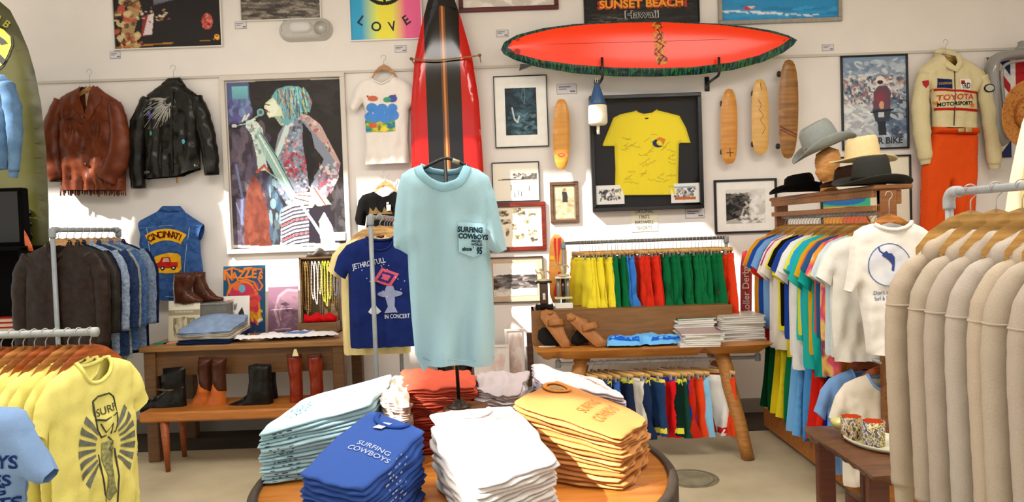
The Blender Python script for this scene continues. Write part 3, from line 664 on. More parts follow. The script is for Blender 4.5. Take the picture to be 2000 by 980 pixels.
# ================================================================ brown leather jacket
YJ = WY-.09
def wall_hanger(label, px, py, Y, drop=.09, w=.17, col='#c8935a', yy=0):
    t = make_hanger(label, P(px, py, Y), 0, None, col, drop, w); return t
def nail(px, py, lbl): pass
t = thing('leather_jacket', 'brown leather western jacket with fringe hanging on the wall', 'jacket', P(175, 175, YJ))
LB = mat('#5a2816', 'leather', rough=.34, col2='#783c22', scale=9)
ol = pxs(t, [(160, 169), (140, 178), (118, 190), (112, 235), (116, 300), (119, 350), (122, 372, 1), (246, 372), (246, 300), (243, 235), (230, 196), (204, 180), (190, 168, 1), (186, 200, 1), (176, 229, 1), (166, 200, 1)], YJ)
bk_ = pxs(t, [(160, 169), (140, 178), (118, 190), (112, 235), (116, 300), (119, 350), (122, 372, 1), (246, 372), (246, 300), (243, 235), (230, 196), (204, 180), (190, 168, 1), (175, 172, 1)], YJ)
cl = Cloth(ol, T=.07, Tb=.05, R=.1, fold=.008, wl=.11, back=bk_, crump=.016, seed=3, h=.02)
mobj('jacket_body', cl.vf, LB, t)
lm = mat('#cdb89a', 'cloth'); mobj('lining', xf(Cloth(pxs(t, [(164, 168), (188, 168), (186, 205), (177, 232), (166, 205)], YJ), T=.002, Tb=.002, R=.01, fold=.0).vf, (0, .012, 0)), lm, t)
Lc = pxp(t, [(124, 197), (106, 250), (103, 305), (116, 352)], YJ, -.03); Rc = pxp(t, [(230, 203), (240, 255), (237, 310), (214, 352)], YJ, -.05)
mobj('sleeve', sleeve(Lc, [.05, .07, .085, .07], [.05, .06, .06, .05], .007, 1), LB, t); mobj('sleeve', sleeve(Rc, [.055, .075, .095, .085], [.05, .06, .06, .05], .007, 4), LB, t)
for a_ in ([(163, 168), (148, 190), (150, 205), (172, 236), (176, 229)], [(188, 168), (206, 188), (206, 204), (184, 240), (176, 229)]):
    o = mobj('lapel', cl.decal(pxs(t, a_, YJ), .02, .012), LB, t)
k = [cl.line([q[:2] for q in pxs(t, s_, YJ)], .0035, .006) for s_ in ([(122, 232), (140, 236), (152, 232), (172, 244)], [(186, 242), (200, 232), (216, 238), (234, 232)])]
mobj('yoke_seam', join(*k), LB, t)
r = random.Random(3)
fr_ = []
for i in range(16):
    for x0, x1, y0, L_ in ((140, 170, 236, 30), (190, 214, 238, 34)):
        x = x0+(x1-x0)*i/15; q = pxs(t, [(x, y0+2*math.sin(i)), (x+r.uniform(-2, 2), y0+L_*r.uniform(.6, 1))], YJ)
        if i % 2 == 0: fr_.append(cl.line([q[0][:2], q[1][:2]], .003, .005, seg=5))
mobj('chest_fringe', join(*fr_), LB, t, kind='stuff')
fr_ = []
for i in range(46):
    x = 122+i*2.75; q = pxp(t, [(x, 368), (x+r.uniform(-1.5, 1.5), 383-r.uniform(0, 5)+2*math.sin(i))], YJ, -.02+.012*math.sin(i*1.3)); fr_.append(tube(q, .0055, 5))
mobj('hem_fringe', join(*fr_), LB, t, kind='stuff')
for px_, py_ in ((174, 291), (178, 322)):
    q = pxs(t, [(px_, py_)], YJ)[0]; mobj('button', xf(lathe([(.0, -.002), (.013, 0), (.013, .004), (0, .006)], 14), (q[0], float(cl.y(q[0], q[1])[0])-.004, q[1]), rx=PI/2), mat('#2a140c', 'plastic'), t)
mobj('sleeve_lining', join(*[xf(lathe([(.002, 0), (.055, .0), (.057, .004), (.002, .004)], 16, sy=.7), (p_[3][0], p_[3][1], p_[3][2]-.012)) for p_ in (Lc, Rc)][:1]), mat('#1a100c', 'cloth'), t)
wall_hanger('wooden hanger in the brown leather jacket on the wall', 174, 140, YJ+.01, .12, .15)
# ================================================================ black leather jacket
t = thing('leather_jacket', 'black leather jacket with a silver feather back design hanging on the wall', 'jacket', P(338, 160, YJ))
BL = mat('#0f0d0a', 'leather', rough=.24, col2='#211f19', scale=8, bump=.3)
ol = pxs(t, [(326, 158), (308, 170), (288, 184), (280, 210), (283, 290), (281, 347), (284, 350, 1), (352, 344, 1), (392, 328), (390, 260), (394, 215), (384, 184), (364, 170), (354, 158)], YJ)
cl = Cloth(ol, T=.06, Tb=.05, R=.09, fold=.007, wl=.12, crump=.018, seed=6, h=.02)
mobj('jacket_body', cl.vf, BL, t)
mobj('collar', Cloth(pxs(t, [(328, 152), (352, 151), (366, 172), (340, 174), (306, 174)], YJ), T=.045, Tb=.04, R=.03, fold=.0).vf, BL, t)
Lc = pxp(t, [(292, 192), (274, 240), (268, 300), (272, 368)], YJ, -.01); Rc = pxp(t, [(384, 190), (398, 235), (410, 290), (415, 342)], YJ, -.01)
mobj('sleeve', sleeve(Lc, [.05, .07, .065, .055], [.05, .06, .055, .05], .007, 2), BL, t); mobj('sleeve', sleeve(Rc, [.05, .07, .068, .06], [.05, .06, .055, .05], .007, 5), BL, t)
SV = mat('#c4c2bc', 'metal', rough=.3)
fe = []
for i in range(30):
    a = PI*.98+i*.0165*PI; L_ = (.20+.10*math.sin(i*.14))*(1 if i % 3 else .7)
    cx, cz = pxs(t, [(342, 196)], YJ)[0]
    p_ = [(cx+L_*.25*math.cos(a), cz+L_*.3*math.sin(a)), (cx+L_*.7*math.cos(a-.04), cz+L_*.8*math.sin(a-.04)), (cx+L_*1.05*math.cos(a), cz+L_*1.2*math.sin(a))]
    fe.append(cl.line(p_, .0022, .004, seg=5))
mobj('feather_studs', join(*fe), SV, t, kind='stuff')
for cols_, pt in (('#2b58a8', (300, 222)), ('#2f9a8a', (302, 262)), ('#3aa0b0', (364, 278)), ('#6a3a9a', (300, 230))):
    mobj('bead_patch', cl.decal(ngon(*pxs(t, [pt], YJ)[0], .012, .02, 10), .02, .004), mat(cols_, 'plastic'), t)
mobj('seam', join(cl.line(pxs(t, [(346, 178), (344, 240), (346, 340)], YJ), .003, .006), cl.line(pxs(t, [(304, 180), (346, 184), (378, 180)], YJ), .003, .006), cl.line(pxs(t, [(286, 314), (346, 322), (388, 304)], YJ), .003, .006)), BL, t)
for px_, py_ in ((296, 338), (385, 325)):
    q = pxs(t, [(px_, py_)], YJ)[0]; yy = float(cl.y(q[0], q[1])[0]); mobj('side_buckle', join(box(q[0], yy-.01, q[1], .045, .006, .02, .002), box(q[0], yy-.014, q[1], .02, .006, .028, .003)), mat('#3a382e', 'metal'), t)
q = pxs(t, [(348, 350)], YJ)[0]; mobj('zip_tassel', box(q[0], -.02, q[1]-.01, .018, .01, .045, .004), mat('#c98a2a', 'leather'), t)
wall_hanger('wire-hooked hanger in the black leather jacket on the wall', 338, 132, YJ+.01, .10, .14, '#8a5a34')
# ================================================================ denim vest
t = thing('denim_vest', 'blue sleeveless denim vest with yellow CINCINNATI and truck patches', 'vest', P(335, 405, YJ))
ol = pxs(t, [(312, 410), (290, 422), (273, 431, 1), (279, 458, 1), (277, 486), (274, 520), (290, 560), (300, 583, 1), (342, 587, 1), (398, 570), (397, 530), (393, 500), (391, 470, 1), (398, 438), (376, 424), (356, 410)], YJ)
DN = mat('#2b4a80', 'denim', col2='#3f65a0', scale=30)
cl = Cloth(ol, T=.05, Tb=.04, R=.07, fold=.006, wl=.12, crump=.012, seed=8, h=.018)
mobj('vest_body', cl.vf, DN, t)
mobj('collar', Cloth(pxs(t, [(318, 402), (352, 402), (362, 414), (334, 418), (306, 414)], YJ), T=.05, Tb=.04, R=.03, fold=.0).vf, DN, t)
mobj('seam', join(*[cl.line(pxs(t, s_, YJ), .0022, .004, seg=5) for s_ in ([(278, 446), (335, 440), (392, 440)], [(292, 444), (300, 500), (310, 580)], [(376, 444), (368, 500), (362, 580)], [(300, 576), (345, 579), (392, 563)])]), mat('#a8bcd8', 'cloth'), t)
YP = mat('#f0b428', 'cloth', scale=90, bump=.4); RD = mat('#5a1a12', 'cloth')
q0 = pxs(t, [(332, 520)], YJ)[0]  # centre of the arc
def arcband(cx, cz, r0, r1, a0, a1, n=16): return [(cx+r1*math.sin(a0+(a1-a0)*i/n), cz+r1*math.cos(a0+(a1-a0)*i/n)) for i in range(n+1)]+[(cx+r0*math.sin(a1-(a1-a0)*i/n), cz+r0*math.cos(a1-(a1-a0)*i/n)) for i in range(n+1)]
pa = mobj('name_patch', cl.decal(arcband(q0[0], q0[1], .215, .31, -.58, .60), .015, .004), YP, t)
ts = []
for i, ch_ in enumerate('CINCINNATI'):
    a = -.49+i*.108; v, f = text2d(ch_, .052, .02, .9)
    P2 = [(q0[0]+(.262+z)*math.sin(a)+x*math.cos(a), q0[1]+(.262+z)*math.cos(a)-x*math.sin(a)) for x, z in v]
    y = cl.y([p[0] for p in P2], [p[1] for p in P2])-.007; ts.append(([(p[0], yy, p[1]) for p, yy in zip(P2, y)], f))
mobj('patch_lettering', join(*ts), RD, pa)
blob = pxs(t, [(300, 512), (310, 500), (322, 496), (336, 493), (352, 494), (359, 500), (360, 512), (361, 525), (352, 532), (330, 533), (308, 531), (299, 522)], YJ)
pb = mobj('truck_patch', cl.decal(blob, .015, .004), YP, t)
mobj('truck_picture', cl.decal(pxs(t, [(304, 523), (308, 515), (318, 511), (322, 502), (338, 501), (341, 511), (352, 511), (353, 521), (330, 523)], YJ), .01, .006), mat('#c22a22', 'cloth'), pb)
mobj('truck_window', cl.decal(pxs(t, [(325, 504), (336, 503), (338, 511), (323, 511)], YJ), .01, .008), mat('#e8b8a0', 'cloth'), pb)
for x_, y_ in ((324, 523), (346, 522)):
    q = pxs(t, [(x_, y_)], YJ)[0]; mobj('truck_wheel', cl.decal(ngon(*q, .017, .017, 12), .01, .009), mat('#231a1a', 'cloth'), pb); mobj('wheel_hub', cl.decal(ngon(*q, .008, .008, 10), .01, .011), mat('#e8e0d0', 'cloth'), pb)
# ================================================================ white tee with blue print, black tee with brown print
YT = WY-.06
t = thing('printed_tshirt', 'white T-shirt with a blue puffy-letter and mushroom print hung beside the painting', 'T-shirt', P(748, 160, YT))
W1 = mat('#f1e9e2', 'cloth')
ol = pxs(t, [(724, 152), (706, 158), (696, 170), (684, 206, 1), (693, 221), (708, 200), (716, 222), (714, 270), (713, 318), (714, 322, 1), (800, 318), (796, 270), (798, 215), (803, 206, 1), (814, 196), (806, 170), (790, 158), (768, 148, 1), (764, 156, 1), (750, 164, 1), (734, 160, 1)], YT)
cl = Cloth(ol, T=.035, Tb=.03, R=.06, fold=.006, seed=11, h=.018, crump=.01)
mobj('shirt_body', cl.vf, W1, t)
mobj('collar', tube([(q[0], float(cl.y(q[0], q[1]-.01)[0])-.003, q[1]) for q in pxs(t, [(724, 152), (732, 160), (748, 166), (762, 158), (769, 148)], YT)], .008, 8), W1, t)
art = mobj('front_print', cl.decal(pxs(t, [(714, 239), (716, 228), (772, 228), (774, 257), (744, 259), (716, 259)], YT), .015, .003), multi_mat(['#3a8a3a', '#2c6ab8', '#58a848', '#e8c83a', '#3a7a4a'], (14, 14, 22), .8), t)
lob = [(728, 212, 11, 9), (722, 228, 9, 8), (734, 232, 11, 9), (748, 212, 10, 8), (742, 222, 10, 10), (752, 232, 10, 9), (768, 212, 9, 8), (762, 222, 9, 8), (771, 226, 9, 9), (762, 232, 10, 7)]
mobj('puffy_letters', join(*[cl.decal(ngon(*pxs(t, [(a_, b_)], YT)[0], c_/233, d_/233, 14), .02, .004+i*.0004) for i, (a_, b_, c_, d_) in enumerate(lob)]), mat('#3f86d8', 'plain'), t, kind='stuff')
for (a_, b_, c_, d_), k in (((730, 194, 10, 5), '#c8603a'), ((758, 196, 8, 5), '#3c9a6a'), ((768, 194, 9, 7), '#3a4aa0'), ((730, 246, 8, 5), '#d8562e'), ((752, 254, 8, 5), '#ecd23a'), ((720, 190, 2, 2), '#b03030'), ((773, 188, 2, 2), '#b03030')):
    mobj('mushroom', cl.decal(ngon(*pxs(t, [(a_, b_)], YT)[0], c_/233, d_/233, 12), .02, .006), mat(k, 'plain'), t)
wall_hanger('wooden hanger in the white print T-shirt beside the painting', 749, 112, YT+.01, .055, .11, '#c48a50')
t = thing('printed_tshirt', 'black T-shirt with a brown zigzag print hung above the centre rail', 'T-shirt', P(748, 385, YT))
BK = mat('#0e0d0d', 'cloth')
ol = pxs(t, [(730, 374), (708, 381), (700, 392), (693, 428), (696, 438, 1), (713, 441), (716, 420), (717, 460), (716, 560, 1), (800, 560), (800, 430), (812, 430), (806, 396), (790, 382), (770, 374, 1), (760, 382, 1), (748, 385, 1), (738, 380, 1)], YT)
cl = Cloth(ol, T=.035, Tb=.03, R=.06, fold=.006, seed=12, h=.02); mobj('shirt_body', cl.vf, BK, t)
mobj('zigzag_print', cl.decal(pxs(t, [(722, 418), (724, 405), (731, 413), (736, 404), (742, 413), (748, 416), (752, 404), (758, 413), (764, 403), (768, 418)], YT), .015, .004), mat('#6a5634', 'cloth'), t)
q = pxs(t, [(759, 397)], YT)[0]; mobj('neck_label', box(q[0], -.04, q[1], .02, .004, .015, .001), mat('#d8d4cc', 'cloth'), t); q = pxs(t, [(761, 406)], YT)[0]; mobj('paper_tag', box(q[0], -.045, q[1], .035, .003, .05, .001), mat('#e8e4dc', 'paper'), t)
wall_hanger('wooden hanger in the black T-shirt above the centre rail', 752, 338, YT+.01, .06, .11, '#d8a468')
# ================================================================ race suit
YR = WY-.11
t = thing('racing_suit', 'cream and orange racing suit reading TOYOTA MOTORSPORTS hanging on the wall', 'suit', P(1850, 110, YR))
CR = mat('#ddd0a4', 'cloth', scale=120); OR = mat('#e2521c', 'cloth', scale=90)
ol = pxs(t, [(1832, 106), (1812, 120), (1795, 134), (1794, 160), (1815, 182), (1820, 215), (1821, 250, 1), (1906, 252), (1905, 215), (1904, 185), (1926, 165), (1921, 141), (1895, 122), (1866, 106, 1), (1856, 138, 1), (1840, 130, 1)], YR)
bk_ = [p for p in ol[:-2]]
cl = Cloth(ol, T=.075, Tb=.05, R=.09, fold=.006, wl=.13, back=bk_, seed=21, h=.018, crump=.02)
mobj('suit_top', cl.vf, CR, t)
mobj('sleeve', sleeve(pxp(t, [(1802, 146), (1795, 200), (1798, 260), (1806, 312)], YR, -.02), [.05, .068, .066, .05], [.05, .06, .06, .05], .005, 3), CR, t)
mobj('sleeve', sleeve(pxp(t, [(1912, 150), (1926, 200), (1935, 262), (1938, 322)], YR, -.02), [.05, .068, .066, .05], [.05, .06, .06, .05], .005, 7), CR, t)
for p_ in ((1807, 317), (1939, 326)): mobj('cuff', sleeve(pxp(t, [(p_[0]-1, p_[1]-6), (p_[0], p_[1]+4)], YR, -.02), [.05, .045], [.04, .035], 0), mat('#cfc4a0', 'cloth'), t)
mobj('collar', tube([(a_, b_, c_) for a_, b_, c_ in [(pxs(t, [(x_, y_)], YR)[0][0], yy, pxs(t, [(x_, y_)], YR)[0][1]) for x_, y_, yy in ((1832, 104, .03), (1834, 118, -.045), (1844, 134, -.085), (1854, 140, -.09), (1864, 128, -.08), (1866, 112, -.045), (1864, 102, .03), (1848, 96, .05), (1832, 104, .03))]], .026, 10, flat=.012), CR, t)
wb = pxs(t, [(1821, 247), (1906, 249), (1907, 264), (1820, 262)], YR); mobj('belt', Cloth(wb, T=.085, Tb=.05, R=.03, fold=0).vf, OR, t)
q = pxs(t, [(1864, 257)], YR)[0]; mobj('buckle', join(box(q[0], -.09, q[1], .05, .012, .03, .004), box(q[0]+.06, -.09, q[1], .05, .006, .035, .003)), mat('#b8a068', 'plastic'), t)
leg = pxs(t, [(1821, 260), (1907, 262), (1906, 330), (1900, 450), (1898, 560, 1), (1868, 560), (1862, 450), (1857, 400), (1853, 356), (1848, 400), (1840, 450), (1830, 560, 1), (1798, 560), (1797, 450), (1800, 330)], YR)
cl2 = Cloth(leg, T=.075, Tb=.05, R=.06, fold=.006, wl=.10, seed=23, h=.018, crump=.01); mobj('suit_legs', cl2.vf, OR, t)
tx = lambda s_, p_, h_, b_=0, sx_=1, rot=0, c_=cl, off=.005: c_.text(s_, *pxs(t, [p_], YR)[0], h_, rot=rot, bold=b_, sx=sx_, off=off)
RR = mat('#b8281c', 'cloth')
mobj('zip', cl.line(pxs(t, [(1853, 140), (1853, 190), (1852, 248)], YR), .003, .006), mat('#4a4038', 'metal'), t)
mobj('red_band', cl.decal(pxs(t, [(1813, 176), (1901, 182), (1901, 186), (1813, 180)], YR), .02, .004), RR, t)
mobj('red_band', cl.decal(pxs(t, [(1816, 212), (1906, 216), (1906, 221), (1816, 217)], YR), .02, .004), RR, t)
mobj('toyota_lettering', tx('TOYOTA', (1856, 193.5), .042, .02, 1.15), mat('#d8482a', 'cloth'), t)
mobj('motorsports_lettering', tx('MOTORSPORTS', (1856, 206), .030, .025, .9), mat('#1e1c1c', 'cloth'), t)
for p_ in ([(1818, 200), (1824, 200), (1823, 206), (1820, 206)], [(1886, 206), (1893, 205), (1890, 212), (1883, 212)]): mobj('orange_slash', cl.decal(pxs(t, p_, YR), .02, .005), mat('#e87a20', 'cloth'), t)
pb = mobj('blue_patch', cl.decal(pxs(t, [(1819, 157), (1848, 159), (1848, 177), (1819, 175)], YR), .02, .004), mat('#1c2c5c', 'cloth'), t)
mobj('patch_mark', join(tx('GOODYEAR', (1833.5, 167), .018, .01, .75, off=.007)), mat('#e0b83a', 'cloth'), pb)
pb = mobj('white_patch', cl.decal(pxs(t, [(1863, 158), (1883, 159), (1883, 180), (1863, 179)], YR), .02, .004), mat('#efe8e2', 'cloth'), t)
mobj('patch_mark', tx('TRD', (1873, 172), .045, .02, .55, off=.007), mat('#1c1816', 'cloth'), pb); mobj('patch_square', cl.decal(pxs(t, [(1865, 161), (1872, 161), (1872, 166), (1865, 166)], YR), .02, .006), mat('#b02a20', 'cloth'), pb)
q = pxs(t, [(1797, 167)], YR)[0]; pb = mobj('sleeve_badge', prism([(q[0]-.028, q[1]+.02), (q[0]+.02, q[1]+.025), (q[0]+.024, q[1]-.01), (q[0], q[1]-.035), (q[0]-.02, q[1]-.012)], -.088, -.08), mat('#b83038', 'cloth'), t, smooth=False)
q = pxs(t, [(1919, 176)], YR)[0]; pb = mobj('oval_badge', prism(ngon(*q, .042, .034, 20), -.088, -.08), mat('#232a3a', 'cloth'), t, smooth=False); mobj('badge_face', prism(ngon(*q, .034, .025, 20), -.090, -.088), mat('#c9c6b4', 'cloth'), pb, smooth=False)
wall_hanger('hanger in the cream and orange racing suit', 1847, 82, YR+.01, .11, .15, '#c89040')
# ================================================================ union jack picture and chrome grille shell
A = P(1922, 112, WY); B = P(2075, 306, WY); W = B.x-A.x; H = A.z-B.z
c = Cv(0, 0, 153, 194, 150, '#1f2c66')
for p0, p1 in (((0, 0), (153, 194)), ((0, 194), (153, 0))): c.line([p0, p1], 34, '#ece8e4')
for p0, p1 in (((0, 0), (153, 194)), ((0, 194), (153, 0))): c.line([p0, p1], 13, '#b81c24')
c.rect(0, 70, 153, 124, '#ece8e4'); c.rect(50, 0, 103, 194, '#ece8e4'); c.rect(0, 80, 153, 114, '#b81c24'); c.rect(60, 0, 93, 194, '#b81c24'); c.grain(.15)
hung('union_jack', 'union flag print on the wall behind the chrome car grille shell', 'flag', (1922, 112), (2075, 306), .008, '#d8d0c4', c, kind='plain')
t = thing('grille_shell', 'chrome car radiator shell hung over the union flag at the right edge', 'car part', P(1990, 200, WY-.14))
CH = mat('#8f8d8a', 'metal', rough=.1, bump=0, var=0)
pa = smooth_path(pxp(t, [(1960, 278), (1950, 268), (1944, 220), (1938, 160), (1938, 128), (1950, 113), (1985, 106), (2040, 104), (2080, 110), (2090, 150), (2082, 270)], WY-.14), 5)
mobj('chrome_surround', tube(pa, [.042 for i in range(len(pa))], 14, flat=.07), CH, t)
mobj('inner_lip', tube([(p[0]*.86+.01, -.06, p[2]*.86-.01) for p in pa], .012, 8), CH, t)
mobj('filler_cap', xf(lathe([(.0, 0), (.05, .005), (.06, .02), (.035, .04), (.025, .06), (.03, .075), (.0, .085)], 18), (0+.03, 0, P(1990, 100, WY-.14).z-t.location.z)), CH, t)
# wicker hat at the right edge
t = thing('straw_hat', 'woven straw hat hanging at the right edge in front of the grille shell', 'hat', P(2004, 222, 5.55))
pr = []
mobj('brim', xf(lathe([(.001, .0), (.10, .0), (.15, .004), (.19, .012), (.205, .022), (.206, .026), (.19, .018), (.1, .006), (.001, .006)], 40, sy=1.25), (0, 0, 0), rx=PI/2+.1), multi_mat(['#9a5c24', '#c08038', '#7a4418'], (40, 40, 40), .7), t)
mobj('crown', xf(lathe([(.10, .0), (.098, .05), (.08, .10), (.04, .115), (.001, .11)], 30, sy=1.25), (0, 0, 0), rx=PI/2+.1), multi_mat(['#9a5c24', '#c08038', '#7a4418'], (40, 40, 40), .7), t)
# ================================================================ surfboards
YB = 5.85
t = thing('surfboard', 'tall red surfboard with black bands and a wooden stringer standing against the wall', 'surfboard', P(876, 330, YB))
ctr = t.location.copy()
half = [(-70, 1), (-40, 12), (0, 26), (40, 38), (80, 48), (115, 56), (200, 66), (330, 70), (420, 68), (520, 62), (620, 50), (700, 38), (780, 20), (822, 6), (830, 2)]
s_ = F/YB
cx0 = P(874, 330, YB).x-ctr.x
zz = lambda py: P(876, py, YB).z-ctr.z
ol = [(cx0+w_/s_, zz(py)) for py, w_ in half]+[(cx0-w_/s_, zz(py)) for py, w_ in reversed(half)]
cl = Cloth(ol, T=.045, Tb=.035, R=.09, fold=0, h=.04)
Wd = [(-1, '#c41410'), (cx0-36/s_, '#120f10'), (cx0-6/s_, '#6a3a1c'), (cx0-1/s_, '#c08048'), (cx0+3/s_, '#7a451e'), (cx0+6/s_, '#120f10'), (cx0+33/s_, '#c41410'), (1, '#c41410')]
mobj('board', cl.vf, stripe_mat('X', Wd, .1), t)
mobj('nose_cap', cl.decal([(cx0+w_/s_*.97, zz(py)) for py, w_ in half[:3]]+[(cx0+30/s_, zz(20)), (cx0, zz(14)), (cx0-30/s_, zz(20))]+[(cx0-w_/s_*.97, zz(py)) for py, w_ in reversed(half[:3])], .03, .003), mat('#120f10', 'gloss'), t)
t = thing('rope', 'thin tan rope strung across the tall red surfboard', 'rope', P(870, 117, YB-.08))
mobj('cord', tube(smooth_path(pxp(t, [(803, 116), (812, 117), (850, 119), (880, 116), (925, 111), (937, 109)], YB-.06), 4), .006, 8), mat('#9a7448', 'cloth', scale=60), t)
for p_ in ((804, 116), (937, 109)): mobj('knot', xf(lathe([(0, -.014), (.012, -.008), (.015, 0), (.012, .008), (0, .014)], 10), pxp(t, [p_], YB-.06)[0]), mat('#8a6238', 'cloth'), t); 
for p_ in ((804, 116), (937, 109)):
    q = pxp(t, [p_], YB-.06)[0]; mobj('wall_hook', tube([q, (q[0], WY-t.location.y, q[2])], .005, 6), mat('#8a8a8a', 'metal'), t)
YO = WY-.26
t = thing('surfboard', 'long bright orange surfboard with dark speckled rails mounted sideways on the wall', 'surfboard', P(1270, 95, YO))
top = [(978, 97), (985, 82), (1010, 68), (1060, 55), (1120, 47), (1200, 43), (1300, 42), (1400, 46), (1460, 52), (1510, 60), (1540, 69), (1557, 78)]
bot = [(1550, 88), (1530, 103), (1490, 121), (1430, 137), (1360, 146), (1280, 150), (1200, 149), (1120, 143), (1050, 131), (1005, 117), (984, 106)]
cl = Cloth(pxs(t, top+bot, YO), T=.04, Tb=.04, R=.12, fold=0, h=.04)
mobj('board', cl.vf, multi_mat(['#0c1214', '#123a2c', '#16384e', '#0b0f12', '#2f7a3a', '#183a5a', '#0b0d10', '#5a6a2a'], (34, 4, 6), .1, .32, .68, 4), t)
dk = [(992, 95), (1000, 82), (1030, 70), (1080, 58), (1140, 50), (1210, 46), (1300, 45), (1400, 50), (1455, 57), (1500, 65), (1530, 73), (1541, 77), (1520, 92), (1480, 110), (1425, 124), (1350, 133), (1280, 135), (1200, 134), (1120, 128), (1055, 119), (1010, 107)]
mobj('deck', cl.decal(pxs(t, dk, YO), .04, .003), mat('#ff3c10', 'gloss', rough=.25), t)
mobj('stringer', cl.line(pxs(t, [(994, 92), (1100, 88), (1270, 84), (1400, 80), (1538, 77)], YO), .0018, .005, seg=5), mat('#a02010', 'plain'), t)
for p_, r_ in (((1010, 103), .022), ((1011, 79), .014)): mobj('decal_dot', cl.decal(ngon(*pxs(t, [p_], YO)[0], r_*1.2, r_, 14), .02, .005), mat('#b01c10', 'plain'), t)
lg = [(1282, 52, 10, 9), (1284, 72, 11, 9), (1287, 88, 13, 8), (1285, 104, 10, 9), (1290, 120, 12, 9)]
mobj('logo', join(*[cl.decal(ngon(*pxs(t, [(a_, b_)], YO)[0], c_/240, d_/240, 9, i), .03, .0055+i*.0004) for i, (a_, b_, c_, d_) in enumerate(lg)]), multi_mat(['#2a0a08', '#a01c10', '#e8a020', '#4a0c08'], (30, 30, 40), .4), t, kind='stuff')
mobj('logo_letter', join(*[cl.text(ch_, *pxs(t, [(1286, 54+i*17)], YO)[0], .075, rot=-PI/2*0, bold=.05, off=.008) for i, ch_ in enumerate('OCEAN'[:0]+'OKOE'[:0])]) if False else cl.line(pxs(t, [(1278, 50), (1286, 46), (1290, 56), (1282, 60), (1290, 74), (1280, 84), (1294, 92), (1282, 104), (1294, 112), (1284, 128)], YO), .008, .008), mat('#7a100a', 'plain'), t)
q = pxs(t, [(1016, 126), (1040, 128), (1030, 133), (1014, 139)], YO); mobj('fin', prism(q, -.03, .0), mat('#101418', 'gloss'), t, smooth=False)
for px_, n_ in ((1165, 'left'), (1380, 'right')):
    t = thing('wall_bracket', 'black metal bracket holding the %s part of the orange surfboard' % ('left' if px_ < 1200 else 'right'), 'bracket', P(px_, 145, WY), group='surfboard brackets')
    zt = P(px_, 114, YO-.06).z-t.location.z; zb = P(px_, 158 if px_ < 1200 else 152, YO).z-t.location.z
    mobj('arm', tube([(0, -.002, zb), (0, -.33, zb), (.004, -.345, zb+.02), (.004, -.345, zt)], .011, 8), mat('#141212', 'plastic'), t)
    mobj('wall_plate', box(0, -.006, zb-.0, .04, .012, .12, .004), mat('#141212', 'plastic'), t)
# buoy
t = thing('net_float', 'blue and white tapered fishing buoy hanging from the left bracket', 'buoy', P(1167, 205, WY-.36))
z_ = lambda py: P(1167, py, WY-.36).z-t.location.z
mobj('float_top', lathe([(.012, z_(162)), (.02, z_(166)), (.045, z_(185)), (.066, z_(203)), (.066, z_(206))], 24), mat('#2c527f', 'plastic'), t)
mobj('float_bottom', lathe([(.066, z_(206)), (.072, z_(207)), (.075, z_(225)), (.074, z_(240)), (.06, z_(244)), (.001, z_(245))], 24), mat('#efe6cf', 'plastic'), t)
mobj('stem', lathe([(.012, z_(262)), (.013, z_(249)), (.01, z_(243))], 12), mat('#e8e0d0', 'plastic'), t)
mobj('cord', tube([(0, 0, z_(166)), (-.01, 0, z_(158)), (0, 0, z_(148)), (.008, 0, z_(156)), (.003, 0, z_(165))], .004, 6), mat('#c8c0b0', 'cloth'), t)
# skateboards on the wall
def deck(label, pts, Y, m, extra=None, T=.012, name='skateboard'):
    cx = sum(p[0] for p in pts)/len(pts); cy = sum(p[1] for p in pts)/len(pts)
    t = thing(name, label, 'skateboard', P(cx, cy, Y)); cl = Cloth(pxs(t, pts, Y), T=T, Tb=T, R=.02, fold=0, h=.03)
    mobj('deck', cl.vf, m, t); return t, cl
def oval_pts(cx, y0, y1, hw, skew=0, blunt=False, n=12):
    o = []; H = (y1-y0)/2; my = (y0+y1)/2
    for i in range(2*n):
        a = -PI/2+PI*i/n; c_, s2 = math.cos(a), math.sin(a); p = .7
        o.append((cx+skew*s2+hw*math.copysign(abs(c_)**p, c_), my+H*(math.copysign(abs(s2)**(.85 if not (blunt and s2 > 0) else .5), s2))))
    return o
wd = lambda a_, b_: mat(a_, 'wood', col2=b_, rough=.3, scale=3)
def rearwheels(t, Y, pts, wc='#1a1816'):
    for x_, y_ in pts:
        q = pxp(t, [(x_, y_)], Y, .035)[0]
        mobj('truck', box(q[0], q[1]-.01, q[2], .08, .03, .03, .004), mat('#6a6a6a', 'metal'), t)
        for dx in (-.045, .045): mobj('wheel', xf(lathe([(.0, -.012), (.02, -.012), (.024, -.006), (.024, .006), (.02, .012), (0, .012)], 14), (q[0]+dx, q[1]+.01, q[2]), ry=PI/2), mat(wc, 'plastic'), t)
YK = WY-.10
t, cl = deck('honey wooden skateboard with a red lips decal, left of the framed yellow jersey', oval_pts(1096.5, 193, 331, 16.5), YK, wd('#d99a3c', '#c8862c'))
q = pxs(t, [(1096, 303)], YK)[0]; mobj('lips_decal', cl.decal(ngon(q[0], q[1], .03, .015, 14), .02, .002), mat('#d83a30', 'plain'), t); mobj('lips_gap', cl.decal(ngon(q[0], q[1], .02, .004, 10), .02, .003), mat('#e8b060', 'plain'), t)
rearwheels(t, YK, ((1097, 220), (1097, 305)))
t, cl = deck('slim golden skateboard with a small cross mark, right of the yellow jersey', oval_pts(1424, 173, 320, 16.5, 0, True), YK, wd('#bf7a2c', '#d8973e'))
